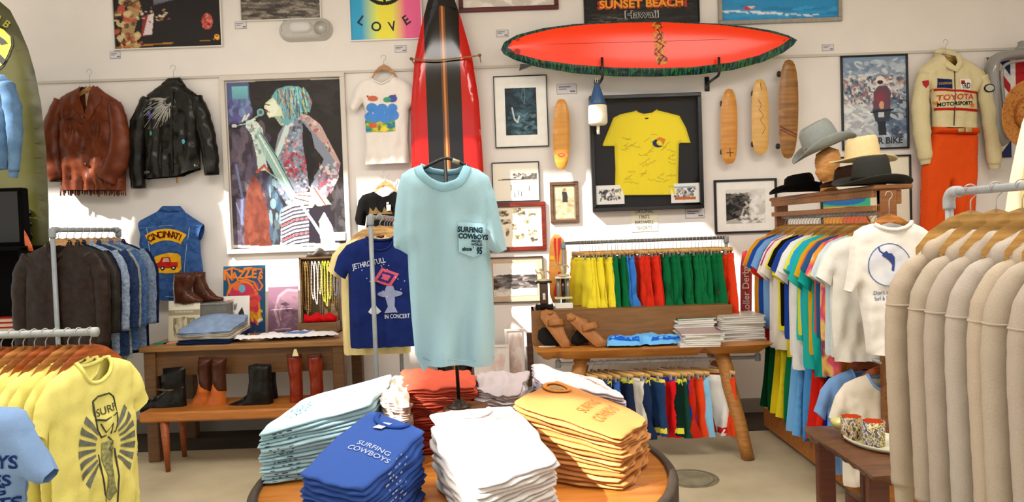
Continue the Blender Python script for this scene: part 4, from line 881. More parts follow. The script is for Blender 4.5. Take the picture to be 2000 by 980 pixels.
q = pxs(t, [(1425, 298)], YK)[0]; mobj('cross_mark', join(*[cl.decal([(q[0]-a_, q[1]-b_), (q[0]+a_, q[1]-b_), (q[0]+a_, q[1]+b_), (q[0]-a_, q[1]+b_)], .03, .002) for a_, b_ in ((.03, .003), (.003, .035))]), mat('#4a2c14', 'plain'), t)
rearwheels(t, YK, ((1424, 200), (1424, 295)))
t, cl = deck('pale wooden skateboard with a carved scroll drawing, middle of the three right boards', oval_pts(1485, 154, 302, 17, 1, True), YK, wd('#dcae62', '#cf9c50'))
mobj('scroll_drawing', join(cl.line(pxs(t, [(1480, 195), (1486, 205), (1482, 215), (1490, 225), (1484, 235), (1494, 250), (1488, 262)], YK), .002, .003), cl.line(pxs(t, [(1484, 162), (1486, 176)], YK), .002, .003)), mat('#8a5c28', 'plain'), t)
rearwheels(t, YK, ((1485, 180), (1485, 280)))
t, cl = deck('large tan skateboard with red stripes and black wheels, rightmost on the wall', oval_pts(1540, 116, 310, 19.5, -1), YK-.04, mat('#a8712c', 'wood', rough=.35, scale=3))
mobj('red_stripe', cl.decal(pxs(t, [(1523, 246), (1555, 262), (1555, 265), (1523, 249)], YK-.04), .02, .002), mat('#6a2418', 'plain'), t); mobj('red_stripe', cl.decal(pxs(t, [(1523, 252), (1554, 268), (1554, 270), (1523, 254)], YK-.04), .02, .002), mat('#6a2418', 'plain'), t)
rearwheels(t, YK-.04, ((1536, 142), (1534, 284)))
# ================================================================ shadow box with the yellow jersey
YX = WY
A = P(1151, 187, WY-.08); B = P(1376, 406, WY-.08); W = B.x-A.x; H = A.z-B.z
t = thing('shadow_box', 'deep black frame displaying a signed yellow jersey with two small photos', 'frame', ((A.x+B.x)/2, WY, (A.z+B.z)/2))
fw = .032; D = .08
mobj('frame', join(box(0, -D/2, H/2-fw/2, W, D, fw, .004), box(0, -D/2, -H/2+fw/2, W, D, fw, .004), box(-W/2+fw/2, -D/2, 0, fw, D, H-2*fw, .004), box(W/2-fw/2, -D/2, 0, fw, D, H-2*fw, .004)), mat('#120e0d', 'wood', rough=.25), t, smooth=False)
mobj('backing', box(0, -.006, 0, W-fw, .01, H-fw), mat('#1a1514', 'paper', rough=.6), t, smooth=False)
mobj('glass', box(0, -D+.006, 0, W-2*fw+.002, .002, H-2*fw+.002), glass_mat(), t, smooth=False)
Yj = WY-.03
for x0, y0, x1, y1, sd, nm in ((1162, 363, 1219, 398, 4, 'left'), (1309, 359, 1365, 395, 5, 'right')):
    a_ = P(x0, y0, Yj); b_ = P(x1, y1, Yj); c = Cv(0, 0, 60, 36, 60, '#f4f2ee', sd)
    c.blobs(['#3a3634', '#8a8480', '#c8c2bc', '#6a3a30', '#4a5a7a'] if sd == 5 else ['#2a2826', '#8a8682', '#d8d4d0', '#4c4a48'], 90, 2.6, 2.4, (8, 8, 52, 28), .9)
    if sd == 5: c.rect(8, 25, 52, 30, '#c8682c'); c.rect(8, 6, 52, 9, '#9cb4d0')
    c.thick('mounted_photo', b_.x-a_.x, a_.z-b_.z, t, ((a_.x+b_.x)/2-t.location.x, -.052, (a_.z+b_.z)/2-t.location.z))
j = thing('signed_jersey', 'bright yellow short-sleeved jersey covered in signatures inside the black frame', 'T-shirt', P(1263, 235, Yj))
ol = pxs(j, [(1240, 217), (1212, 223), (1198, 230), (1188, 255), (1177, 282), (1178, 285, 1), (1200, 285), (1202, 330), (1201, 378), (1203, 381, 1), (1324, 380), (1325, 330), (1326, 281), (1329, 279, 1), (1349, 279), (1340, 250), (1327, 226), (1300, 219), (1282, 215, 1), (1272, 221, 1), (1257, 223, 1), (1246, 221, 1)], Yj)
YW = mat('#f6e02e', 'cloth', var=.03)
cl = Cloth(ol, T=.022, Tb=.004, R=.04, fold=.002, h=.016, seed=4); mobj('shirt_body', cl.vf, YW, j)
mobj('collar', tube([(q[0], float(cl.y(q[0], q[1]-.01)[0])-.001, q[1]) for q in pxs(j, [(1240, 217), (1247, 222), (1258, 225), (1272, 223), (1283, 215)], Yj)], .006, 8), YW, j)
q = pxs(j, [(1285, 280)], Yj)[0]; cres = [(q[0]+.05*math.cos(a), q[1]+.036*math.sin(a)) for a in [PI*.35+PI*1.3*i/14 for i in range(15)]]+[(q[0]+.018+.034*math.cos(a), q[1]+.004+.026*math.sin(a)) for a in [PI*1.65-PI*1.3*i/14 for i in range(15)]]
mobj('crescent_logo', cl.decal(cres, .012, .002), mat('#25305c', 'cloth'), j); mobj('logo_flame', cl.decal([(q[0]-.03, q[1]+.03), (q[0]+.01, q[1]+.05), (q[0]+.06, q[1]+.03), (q[0]+.04, q[1]-.02), (q[0]+.02, q[1]+.02)], .012, .0035), mat('#e08a30', 'cloth'), j)
q = pxs(j, [(1262, 232)], Yj)[0]; mobj('neck_label', cl.decal([(q[0]-.014, q[1]-.005), (q[0]+.014, q[1]-.005), (q[0]+.014, q[1]+.005), (q[0]-.014, q[1]+.005)], .02, .002), mat('#1c1a18', 'cloth'), j)
r = random.Random(9); sg = []
for i in range(36):
    x = r.uniform(1210, 1316); y = r.uniform(262, 372); a = r.choice([-.6, -.5, .2, .25, -.1]); n = r.randint(8, 14); st = r.uniform(1.4, 2.4)
    pt = [(x+k_*st*math.cos(a)+r.uniform(-.6, .6), y+k_*st*math.sin(a)+r.uniform(-2.2, 2.2)) for k_ in range(n)]
    pt = [p for p in pt if 1206 < p[0] < 1320 and 250 < p[1] < 376]
    if len(pt) > 3: sg.append(cl.line(pxs(j, pt, Yj), .0011, .002, seg=4))
mobj('signatures', join(*sg), mat('#6a5a1c', 'plain'), j, kind='stuff')
# ================================================================ olive surfboard and blue sweater, far left
YV = 5.3
t = thing('surfboard', 'wide olive green surfboard with a yellow shield patch at the left edge', 'surfboard', P(-20, 300, YV))
ol = pxs(t, [(-30, -12), (0, 3), (20, 20), (38, 55), (55, 95), (68, 140), (80, 200), (90, 290), (95, 400), (97, 520), (95, 640), (90, 760), (70, 860), (-110, 860), (-150, 640), (-155, 400), (-140, 200), (-110, 90), (-70, 10)], YV)
cl = Cloth(ol, T=.05, Tb=.04, R=.14, fold=0, h=.06); mobj('board', cl.vf, mat('#4d4a1c', 'gloss', rough=.35, var=.15, scale=2, bump=0), t)
sh = pxs(t, [(-30, 50), (0, 50), (18, 58), (32, 74), (34, 92), (28, 112), (18, 132), (4, 144), (-20, 150), (-50, 120), (-52, 70)], YV)
mobj('shield_border', cl.decal([(x*1.0, z) for x, z in sh], .03, .003), mat('#15130e', 'plain'), t)
sh2 = pxs(t, [(-28, 54), (0, 54), (16, 61), (29, 75), (31, 92), (25, 110), (15, 129), (2, 140), (-18, 146), (-46, 118), (-48, 72)], YV)
mobj('shield', cl.decal(sh2, .03, .005), mat('#d8d428', 'plain'), t)
mobj('shield_bar', cl.decal(pxs(t, [(-50, 62), (-42, 56), (22, 121), (15, 130)], YV), .03, .007), mat('#15130e', 'plain'), t)
mobj('horse_head', cl.decal(pxs(t, [(-10, 70), (3, 65), (9, 74), (18, 80), (25, 88), (12, 92), (9, 84), (0, 80), (-8, 84), (-16, 76)], YV), .03, .008), mat('#15130e', 'plain'), t)
mobj('lettering', join(cl.text('N', *pxs(t, [(3, 40)], YV)[0], .05, rot=-.35, bold=.02, off=.005), cl.text('B', *pxs(t, [(21, 51)], YV)[0], .05, rot=-.55, bold=.02, off=.005)), mat('#a8a840', 'plain'), t)
for p_ in ((66, 415), (67, 436)): 
    q = pxs(t, [p_], YV)[0]; mobj('fin_plug', xf(lathe([(0, 0), (.02, 0), (.024, .006), (.0, .008)], 18), (q[0], float(cl.y(*q)[0])-.001, q[1]), rx=PI/2), mat('#161410', 'plastic'), t)
q = pxs(t, [(67, 461)], YV)[0]; mobj('fin_slot', join(box(q[0], float(cl.y(*q)[0])-.003, q[1], .03, .008, .06, .003), box(q[0], float(cl.y(*q)[0])-.003, q[1], .05, .008, .02, .003)), mat('#161410', 'plastic'), t); mobj('fin_pin', box(q[0], float(cl.y(*q)[0])-.009, q[1], .012, .006, .045, .003), mat('#d8d4cc', 'plastic'), t)
mobj('red_mark', cl.decal(pxs(t, [(45, 258), (51, 240), (52, 262), (46, 270)], YV), .03, .004), mat('#a01c14', 'plain'), t)
YS = 4.9
t = thing('sweatshirt', 'faded blue long-sleeved sweatshirt hanging in front of the olive surfboard', 'sweatshirt', P(-40, 150, YS))
ol = pxs(t, [(-60, 146), (-20, 143), (8, 146), (22, 160), (24, 220), (20, 290), (14, 330, 1), (-120, 335), (-130, 240), (-110, 160)], YS)
SB = mat('#4f6f92', 'cloth', col2='#6483a4', scale=14)
cl = Cloth(ol, T=.08, Tb=.05, R=.09, fold=.01, seed=31, h=.025, crump=.02); mobj('shirt_body', cl.vf, SB, t)
mobj('sleeve', sleeve(pxp(t, [(16, 164), (30, 210), (35, 270), (33, 335)], YS, -.03), [.05, .055, .045, .03], [.05, .055, .045, .03], .006, 2), SB, t); mobj('cuff', sleeve(pxp(t, [(33, 332), (32, 347)], YS, -.03), [.028, .026], [.028, .026], 0), SB, t)
mobj('badge', cl.decal(pxs(t, [(-8, 182), (3, 180), (6, 188), (-4, 196)], YS), .02, .005), mat('#e0c040', 'cloth'), t)
make_hanger('hanger inside the faded blue sweatshirt at the left edge', P(-60, 120, YS), 0, None, '#a87848', .06, .15)
# ================================================================ rails, hangers, racks
ORD = ['first', 'second', 'third', 'fourth', 'fifth', 'sixth', 'seventh', 'eighth', 'ninth', 'tenth', 'eleventh', 'twelfth', 'thirteenth', 'fourteenth', 'fifteenth', 'sixteenth', 'seventeenth', 'eighteenth', 'nineteenth', 'twentieth']
TEN = {20: 'twentieth', 30: 'thirtieth', 40: 'fortieth'}
def nth(i):
    i += 1
    if i <= 20: return ORD[i-1]
    if i in TEN: return TEN[i]
    return {2: 'twenty', 3: 'thirty', 4: 'forty'}[i//10]+'-'+ORD[i % 10-1]
GP = mat('#8d9499', 'metal', rough=.38, var=.1, scale=12)
def pipe_part(t, name, pts, r=.0145, m=None): return mobj(name, tube(pts, r, 14), m or GP, t)
def fitting(t, p, axis='z', r=.022, L=.05): 
    d = {'x': (1, 0, 0), 'y': (0, 1, 0), 'z': (0, 0, 1)}[axis]; a = [p[i]-d[i]*L/2 for i in range(3)]; b = [p[i]+d[i]*L/2 for i in range(3)]
    m_ = [p[i] for i in range(3)]
    return mobj('fitting', tube([a, [a[i]+d[i]*.004 for i in range(3)], m_, [b[i]-d[i]*.004 for i in range(3)], b], [r*.9, r, r*.97, r, r*.9], 14), GP, t)
def flange(t, x, y, z=0): return mobj('floor_flange', lathe([(.055, 0), (.055, .008), (.024, .012), (.022, .04), (.001, .04)], 18, (x, y, z)), GP, t)
def rack(label, A, B, group=None, down=True, r=.0145, ends=(1, 1), z0=0.0):
    """pipe garment rack; A, B world rail ends"""
    t = thing('garment_rack', label, 'clothes rack', (A[0], A[1], z0)); a = Vector((0, 0, A[2]-z0)); b = Vector((B[0]-A[0], B[1]-A[1], B[2]-z0))
    pipe_part(t, 'rail', [a, b], r); 
    for e, p in zip(ends, (a, b)):
        if e:
            pipe_part(t, 'upright', [(p.x, p.y, p.z), (p.x, p.y, 0)], r); fitting(t, (p.x, p.y, p.z-.02), 'z', r*1.5, .06)
            d = (b-a).normalized(); q = p + d*(.025 if p is a else -.025); ax = 'y' if abs(d.y) > abs(d.x) else 'x'; fitting(t, q, ax, r*1.45, .04)
            flange(t, p.x, p.y)
    return t
# clip hanger and shorts prototypes
def clip_hanger(label, loc, rz, group):
    t = thing('clip_hanger', label, 'hanger', loc, rz, group)
    mobj('hook', hook_vf(.018, .075, .002), mat('#b8b8b8', 'metal', rough=.2), t)
    mobj('bar', box(0, 0, -.082, .28, .014, .032, .006), mat('obj', 'wood', rough=.4), t, color='#e6b46c')
    for x in (-.10, .10): mobj('clip', join(box(x, -.011, -.108, .024, .006, .038, .002), box(x, .011, -.108, .024, .006, .038, .002), tube([(x, -.014, -.096), (x, .014, -.096)], .006, 8)), mat('#9a9a98', 'metal', rough=.25), t)
    return t
def make_shorts(label, loc, rz, group, col, wcol=None, L=.42, seed=0, hw=.19, band=None):
    ol = [(.15, 0), (.16, -.06), (hw, -L+.02, 1), (.035, -L), (.004, -.22), (-.004, -.22), (-.035, -L, 1), (-hw, -L+.02), (-.16, -.06), (-.15, 0)]
    cl = Cloth(ol, T=.019, Tb=.018, R=.05, fold=.013, wl=.09, seed=seed, h=.026, crump=.012, fmin=.2)
    t = thing('swim_shorts', label, 'shorts', loc, rz, group)
    mobj('shorts_body', cl.vf, mat('obj', 'cloth', rough=.6), t, color=col)
    y = float(cl.y(0, -.03)[0])
    mobj('waistband', xf(Cloth([(.155, .005), (.157, -.035), (-.157, -.035), (-.155, .005)], T=.016, Tb=.015, R=.02, fold=.004, wl=.05, seed=seed, h=.025).vf, (0, 0, -.002)), mat('obj', 'cloth', rough=.6), t, color=wcol or col)
    if band: 
        for sx in (-1, 1): mobj('leg_band', cl.decal([(sx*a_, b_) for a_, b_ in ((.04, -L+.06), (hw-.004, -L+.075), (hw-.002, -L+.035), (.036, -L+.02))][::sx], .03, .004), mat('obj', 'cloth', rough=.6), t, color=band)
    return t
CN = {'#f4e23a': 'yellow', '#f6ea60': 'pale yellow', '#0d6b3c': 'green', '#0f5c38': 'dark green', '#3c82d6': 'blue', '#d8301c': 'red', '#e8401c': 'orange-red', '#ee6a24': 'orange'}
# ---------------------------------------------------------------- upper shorts rail over the right table
YU = 5.35
A = P(1100, 476, YU); B = P(1418, 463, YU); A.z = B.z = (A.z+B.z)/2
up_rack = thing('shorts_rail', 'thin grey pipe rail for shorts standing on the right-hand table', 'clothes rail', (A.x, YU, .77))
zt_ = A.z-.77
mobj('rail', tube([(0, 0, zt_), (B.x-A.x, 0, zt_)], .0125, 12), mat('#6e6a66', 'metal', rough=.4), up_rack)
for x in (0, B.x-A.x):
    mobj('upright', tube([(x, 0, zt_), (x, 0, .255)], .0125, 12), GP, up_rack); fitting(up_rack, (x, 0, zt_-.015), 'z', .02, .05)
g1 = 'swim shorts on the upper rail'; g2 = 'clip hangers on the upper rail'
seq = [(1132+6.2*i, '#f4e23a') for i in range(8)]+[(1186+8*i, '#0d6b3c') for i in range(3)]+[(1206+8*i, '#3c82d6') for i in range(3)]+[(1234+7*i, '#d8301c') for i in range(6)]+[(1278+7.2*i, '#0d6b3c') for i in range(15)]+[(1389+7*i, '#e8401c') for i in range(3)]+[(1409, '#ee6a24')]
protoS = [None]*3; protoH = None; hz = A.z
for i, (px, col) in enumerate(seq):
    x = P(px, 470, YU).x; rz = math.radians(-68+9*math.sin(i*2.3)) if px < 1410 else math.radians(-48)
    lab = '%s swim shorts, %s from the left, upper shorts rail' % (CN[col], nth(i)); hl = 'small clip hanger, %s from the left, upper shorts rail' % nth(i)
    k = i % 3
    if protoS[k] is None: protoS[k] = o = make_shorts(lab, (x, YU, hz-.112), rz, g1, col, seed=40+k, L=.44, hw=.2)
    else: o = dup(protoS[k], (x, YU, hz-.112), rz, lab, g1, {'*': col}); o.scale = (rnd.uniform(.85, 1.1), 1, rnd.uniform(.92, 1.08))
    if protoH is None: protoH = clip_hanger(hl, (x, YU, hz), rz, g2)
    else: dup(protoH, (x, YU, hz), rz, hl, g2)
# ---------------------------------------------------------------- lower shorts rail under the right table
YLr = 4.98
A = P(1090, 707, YLr); B = P(1480, 701, YLr); A.z = B.z = (A.z+B.z)/2
lr = thing('shorts_rail', 'light grey pipe rail fixed under the right-hand table', 'clothes rail', (A.x, YLr, A.z))
LG = mat('#b9bcbe', 'metal', rough=.4)
mobj('rail', tube([(0, 0, 0), (B.x-A.x, 0, 0)], .013, 12), LG, lr)
for x in (0, B.x-A.x): mobj('bracket', tube([(x, 0, -.0), (x, 0, .73-A.z)], .012, 12), LG, lr); fitting(lr, (x, 0, .0), 'z', .02, .05)
g3 = 'swim shorts on the lower rail'; g4 = 'clip hangers on the lower rail'
low = [(1158, '#1c2844', '#f0dc3a', None, 'navy and yellow'), (1172, '#2a3f78', None, None, 'dark blue'), (1188, '#1c2844', '#e8e04a', None, 'navy with yellow top'), (1203, '#3a64b8', None, None, 'blue'), (1222, '#1c2844', '#d8dc3a', None, 'navy with lime waist'), (1243, '#ece6dc', None, None, 'white'), (1262, '#1e3052', '#eee04a', None, 'navy with yellow waist'), (1280, '#24406c', '#f0e050', '#f0e050', 'navy and yellow striped'), (1302, '#e01c20', '#2434b4', None, 'red with blue waist'), (1320, '#0f2c24', '#e6e648', '#e6e648', 'black-green and yellow'), (1328, '#1a4a3c', '#dce048', None, 'dark green with yellow waist'), (1337, '#2440b8', '#c8202c', None, 'blue with red waist'), (1345, '#c82c1c', None, None, 'dark red'), (1354, '#ee4a20', None, None, 'orange-red'), (1368, '#8cc4ea', None, None, 'sky blue'), (1401, '#f2eeea', None, '#c8202c', 'white with a red hem stripe'), (1424, '#e8481c', None, None, 'bright orange')]
for i, (px, c1, c2_, bd, nm) in enumerate(low):
    x = P(px-15, 705, YLr).x; rz = math.radians(-60+8*math.sin(i*1.9)); wide = px in (1354, 1401, 1302)
    if wide: rz = math.radians(-28 if px == 1401 else -46)
    if px == 1243: rz = math.radians(-36)
    lab = '%s swim shorts, %s from left under the table' % (nm, nth(i)); L = .40 if not wide else .42
    if bd: make_shorts(lab, (x, YLr, A.z-.112), rz, g3, c1, c2_, L, seed=60+i, hw=.17, band=bd)
    else: dup(protoS[i % 3], (x, YLr, A.z-.112), rz, lab, g3, {'shorts_body': c1, 'waistband': c2_ or c1}).scale = (.85, 1, .95)
    dup(protoH, (x, YLr, A.z), rz, 'small clip hanger, %s from the left, rail under the table' % nth(i), g4)
# ---------------------------------------------------------------- jacket rack, back left
A = P(104, 448, 4.6); B = P(229, 450, 5.37); B.x = A.x = (A.x+B.x)/2; B.z = A.z = (A.z+B.z)/2
rack('grey pipe clothes rack of jackets at the back left', A, B)
def make_jacket(label, loc, rz, group, col, kind='denim', seed=0, L=.66, w=.25, collar=None, T=.035, slv=.58, name='jacket'):
    R = [(.07, 0), (.16, -.03), (.22, -.06), (.245, -.12), (.25, -.25), (w, -.45), (w, -L, 1)]
    ol = R+[(-x, *r_) for x, *r_ in reversed([p[:2] for p in R])]; ol = [tuple(p) for p in ol]; ol[-1] = (*ol[-1][:2], 1)
    fr = ol+[(-.05, -.05, 1), (0, -.14, 1), (.05, -.05, 1)]; bk = ol+[(0, -.015, 1)]
    cl = Cloth(fr, T=T, Tb=T*.8, R=.07, fold=.007, wl=.12, back=bk, seed=seed, h=.028, crump=.012)
    t = thing(name, label, 'jacket', loc, rz, group); m = mat('obj', kind) if kind != 'leather' else mat('obj', 'leather', rough=.5)
    mobj('jacket_body', cl.vf, m, t, color=col)
    for s in (-1, 1): mobj('sleeve', sleeve([(s*.215, 0, -.075), (s*.275, 0, -.2), (s*.29, -.01, -.38), (s*.285, -.015, -slv)], [.05, .06, .052, .045], [.028, .032, .03, .028], .004, seed+s), m, t, color=col)
    mobj('collar', tube([(.075*math.cos(a), -.035*math.sin(a) if math.sin(a) > 0 else -.02*math.sin(a), .005-.09*max(0, math.sin(a))) for a in [-.1+2*PI*i/24 for i in range(25)]], .018, 8, flat=.012), m, t, color=collar or col)
    mobj('placket', cl.line([(0, -.15), (0, -.35), (0, -L+.01)], .006, .005), m, t, color=col)
    return t
gj = 'jackets on the back left rack'; gjh = 'wooden hangers on the back left rack'
JK = [('#2a1b12', 'leather', 'dark brown worn leather'), ('#2a241e', 'leather', 'black-brown leather'), ('#1a1f30', 'denim', 'very dark navy, red-patched'), ('#9db0cc', 'denim', 'light blue denim'), ('#2d3f66', 'denim', 'dark blue denim'), ('#9aa49f', 'denim', 'grey-green faded'), ('#4d6ea4', 'denim', 'mid blue denim'), ('#7f93b0', 'denim', 'washed blue denim'), ('#141c3c', 'cloth', 'yellow-trimmed navy')]
hang0 = None
for i, (col, kd, nm) in enumerate(JK):
    f = i/(len(JK)-1); y = A.y+.06+(B.y-A.y-.12)*f; rz = math.radians(-6+5*math.sin(i*2))
    t = make_jacket('%s jacket, %s from front of back left rack' % (nm, nth(i)), (A.x, y, A.z-.09), rz, gj, col, kd, 70+i, L=.92 if i == 0 else .76+.03*(i % 3), w=.27 if i == 0 else .25, slv=.66 if i == 0 else .6)
    if i == 2:
        pt = mobj('shoulder_patch', xf(Cloth([(0, .06), (.045, .045), (.05, 0), (0, -.07), (-.04, -.02), (-.04, .03)], T=.004, Tb=.001, R=.01, fold=0).vf, (.215, -.045, -.2)), mat('#c83020', 'cloth'), t)
        mobj('patch_emblem', xf(Cloth([(0, .03), (.02, .01), (.015, -.03), (-.015, -.02)], T=.003, Tb=.001, R=.01, fold=0).vf, (.215, -.05, -.2)), mat('#e8b838', 'cloth'), pt)
    if i == 8: mobj('yellow_trim', tube(smooth_path([(.17, -.04, -.07), (.18, -.045, -.18), (.20, -.05, -.3), (.25, -.045, -.385), (.31, -.04, -.40)], 5), .014, 8, flat=.006), mat('#c9b040', 'cloth'), t)
    hl = 'wooden hanger, %s from the front of the back left rack' % nth(i)
    if hang0 is None: hang0 = make_hanger(hl, (A.x, y, A.z), rz, gjh, '#d8a060', .05, .17)
    else: dup(hang0, (A.x, y, A.z), rz, hl, gjh)
# ---------------------------------------------------------------- centre-left rack
A = P(723, 424, 4.45); B = Vector((A.x, 5.45, A.z))
crack = rack('grey pipe clothes rack in the centre behind the blue display T-shirt', A, B)
gct = 'T-shirts on the centre rack'; gch = 'wooden hangers on the centre rack'
def offs(t, x): return t.location.x+x
CT = [('#192862', 'navy blue', .70), ('#e8d69a', 'cream', .76), ('#12100f', 'black', .66), ('#d8c890', 'pale cream', .72), ('#c9c4bc', 'grey', .7), ('#242424', 'charcoal', .7), ('#8a3a30', 'dark red', .68)]
XC = A.x+.055
for i, (col, nm, L) in enumerate(CT):
    y = 4.55+.11*i; x = A.x+(.04 if i == 0 else .01)
    if i == 1: x = A.x-.03
    if i == 2: x = A.x+.0
    t, cl = simple_tee('printed_tshirt' if i == 0 else 'tshirt', ('navy T-shirt with JETHRO TULL lettering and pink print, front of the centre rack' if i == 0 else '%s T-shirt, %s from the front of the centre rack' % (nm, nth(i))), 'T-shirt', (x, y, A.z-.125), math.radians(4 if i == 0 else 0), gct if i else None, col, 90+i, T=.035, L=L, w=.215 if i == 0 else .22, slx=.30, slz=-.22)
    if i == 0:
        WP = mat('#cfd4e4', 'cloth'); PK = mat('#c8566a', 'cloth')
        a_, b_ = cl.text('JETHRO TULL', -.075, -.165, .032, rot=.18, bold=.01, sx=.75), 0
        mobj('band_lettering', a_, WP, t); mobj('concert_lettering', cl.text('IN CONCERT', .09, -.505, .026, bold=.01, sx=.7), WP, t)
        sq = lambda r_: [(.03+r_*1.15*math.cos(k_*PI/2+.3), -.255+r_*.85*math.sin(k_*PI/2+.3)) for k_ in range(4)]
        mobj('pink_stool', cl.decal(sq(.075), .02, .004), PK, t); mobj('stool_hole', cl.decal(sq(.05), .02, .0055), mat('#2a2f6a', 'cloth'), t); mobj('stool_centre', cl.decal(sq(.028), .02, .007), PK, t)
        mobj('saucer_figure', join(cl.decal(ngon(.05, -.36, .08, .022, 18), .02, .004), cl.decal([(.03, -.31), (.07, -.31), (.085, -.35), (.015, -.35)], .02, .005), cl.decal([(.02, -.375), (.08, -.375), (.075, -.44), (.095, -.48), (.01, -.48), (.035, -.44)], .02, .005)), mat('#8f97b8', 'cloth'), t)
        mobj('stars', join(*[cl.decal(ngon(rnd.uniform(-.12, .17), rnd.uniform(-.38, -.16), .0035, .0035, 6), .02, .004) for _ in range(26)]), WP, t, kind='stuff')
        mobj('small_figure', cl.decal([(-.09, -.47), (-.07, -.44), (-.05, -.41), (-.035, -.44), (-.01, -.47), (-.03, -.485), (-.07, -.485)], .02, .004), WP, t)
    hl = 'pale wooden hanger, %s from the front of the centre rack' % nth(i)
    dup(hang0, (x, y, A.z), 0, hl, gch, {'arms': '#e0b070'})
# ---------------------------------------------------------------- yellow shirts, front left
A = P(184, 648, 2.9)
yr = thing('garment_rack', 'thick grey pipe rail holding the yellow T-shirts, front left', 'clothes rack', (A.x, A.y, 0))
mobj('rail', tube([(0, 0, A.z), (-1.15, .02, A.z)], .0155, 14), mat('#a9aeae', 'metal', rough=.4), yr); mobj('end_cap', tube([(-.01, 0, A.z), (.012, 0, A.z)], .020, 14), mat('#b4b8b8', 'metal', rough=.4), yr)
pipe_part(yr, 'upright', [(-1.12, .02, A.z), (-1.12, .02, 0)], .0155); flange(yr, -1.12, .02)
gy = 'yellow T-shirts on the front left rail'; gyh = 'wooden hangers on the front left rail'
YC = '#eee07a'
protoY = []
for i in range(19):
    x = A.x-.018-.046*i; rz = math.radians(76+3*math.sin(i*1.7)+(0 if i else 2)); y = A.y+.001*i
    lab = 'pale yellow T-shirt, %s from the right on the front left rail' % nth(i)
    if i == 0: lab = 'pale yellow T-shirt with a grey figure and rays print, right end of the rail'
    c_ = ['#f3e986', '#f2e88c', '#f0e682', '#f5ec90'][i % 4]
    if i < 3:
        t, cl = simple_tee('printed_tshirt' if i == 0 else 'tshirt', lab, 'T-shirt', (x, y, A.z-.115), rz, gy if i else None, c_, 110+i, T=.03 if i == 0 else .02, w=.225, L=.70, nk=.082, nd=.09, slx=.30, slz=-.235, sw=.09, fold=.007)
        if i: protoY.append(t)
        if i == 0:
            GY = mat('#7f8478', 'cloth', var=.2, scale=40); DK_ = mat('#474b42', 'cloth')
            rays = []
            for k_, (a0, a1, r0, r1) in enumerate([(x_, x_+.11, .07, .155) for x_ in (-.75, -.5, -.25, 0, .25, .5, .75)]):
                rays.append([(.03+r0*math.cos(a0), -.36+r0*1.25*math.sin(a0)), (.03+r1*math.cos(a0-.02), -.36+r1*1.25*math.sin(a0-.02)), (.03+r1*math.cos(a1+.02), -.36+r1*1.25*math.sin(a1+.02)), (.03+r0*math.cos(a1), -.36+r0*1.25*math.sin(a1))])
                rays.append([(.03-x2+.03, z2) for x2, z2 in reversed(rays[-1])])
            mobj('ray_print', join(*[cl.decal(p_, .02, .003) for p_ in rays]), GY, t, kind='stuff')
            can = [(-.035, -.16), (-.01, -.145), (.05, -.145), (.075, -.165), (.09, -.26), (.075, -.31), (.0, -.315), (-.02, -.28)]
            mobj('head_outline', cl.line(can+can[:1], .0035, .004), DK_, t)
            mobj('headband', cl.line([(-.03, -.235), (.02, -.25), (.085, -.235)], .004, .004), DK_, t); mobj('shirt_lettering', cl.text('SURF', .03, -.21, .03, rot=.1, bold=.005), DK_, t); mobj('face_lines', join(cl.line([(.0, -.26), (.02, -.30), (.05, -.27), (.04, -.31)], .003, .004), cl.line([(.03, -.32), (.05, -.345), (.03, -.37), (.05, -.39)], .003, .004)), DK_, t)
            mobj('figure_print', cl.decal([(.0, -.34), (.045, -.335), (.06, -.38), (.05, -.47), (.06, -.56), (.03, -.585), (.0, -.56), (.01, -.47), (-.005, -.4)], .015, .004), mat('#5b5f50', 'cloth', col2='#b9b878', scale=60), t)
            mobj('board_outline', join(cl.line([(-.02, -.38), (-.01, -.5), (.01, -.62), (.03, -.66)], .003, .004), cl.line([(.07, -.38), (.075, -.5), (.06, -.6), (.03, -.66)], .003, .004)), DK_, t)
    else: dup(protoY[i % 2], (x, y, A.z-.115), rz, lab, gy, {'*': c_})
    hl = 'orange-brown wooden hanger, %s from the right, front left rail' % nth(i); hc = ['#c0622a', '#b8703a', '#cf8a48', '#b0602c'][i % 4]
    if i == 0: protoYH = make_hanger(hl, (x, y, A.z), rz, gyh, hc, .045, .19)
    else: dup(protoYH, (x, y, A.z), rz, hl, gyh, {'arms': hc})
# ---------------------------------------------------------------- pale blue shirt, bottom left corner
YQ = 2.2
t = thing('printed_tshirt', 'light blue T-shirt with dark blue lettering in the bottom left corner', 'T-shirt', P(-40, 800, YQ))
ol = pxs(t, [(-70, 792), (-10, 794), (36, 795), (52, 806), (68, 838), (88, 876), (108, 914, 1), (92, 944), (72, 946), (55, 930), (50, 960), (48, 1060, 1), (-160, 1060), (-160, 880), (-130, 800)], YQ)
cl = Cloth(ol, T=.06, Tb=.05, R=.08, fold=.008, seed=130, h=.018, crump=.012, creases=[(*pxs(t, [(48, 812)], YQ)[0], *pxs(t, [(53, 935)], YQ)[0], .015, .015)]); mobj('shirt_body', cl.vf, mat('#84a4d2', 'cloth'), t)
NB = mat('#1c3670', 'cloth')
tz = lambda s_, px, py, h_, rot=-.12: cl.text(s_, *pxs(t, [(px, py)], YQ)[0], h_, rot=rot, bold=.025, sx=1.0)
for s_, px, py, h_ in (('COWBOYS', -33, 886, .040), ('GUIDES', -12, 925, .034), ('SURFING', -20, 944, .028), ('IT', 2, 962, .03), ('BOATS', 2, 972, .034)): mobj('lettering', tz(s_, px, py, h_), NB, t)
make_hanger('hanger inside the light blue T-shirt in the bottom left corner', P(-40, 770, YQ), 0, None, '#b87840', .04, .15)
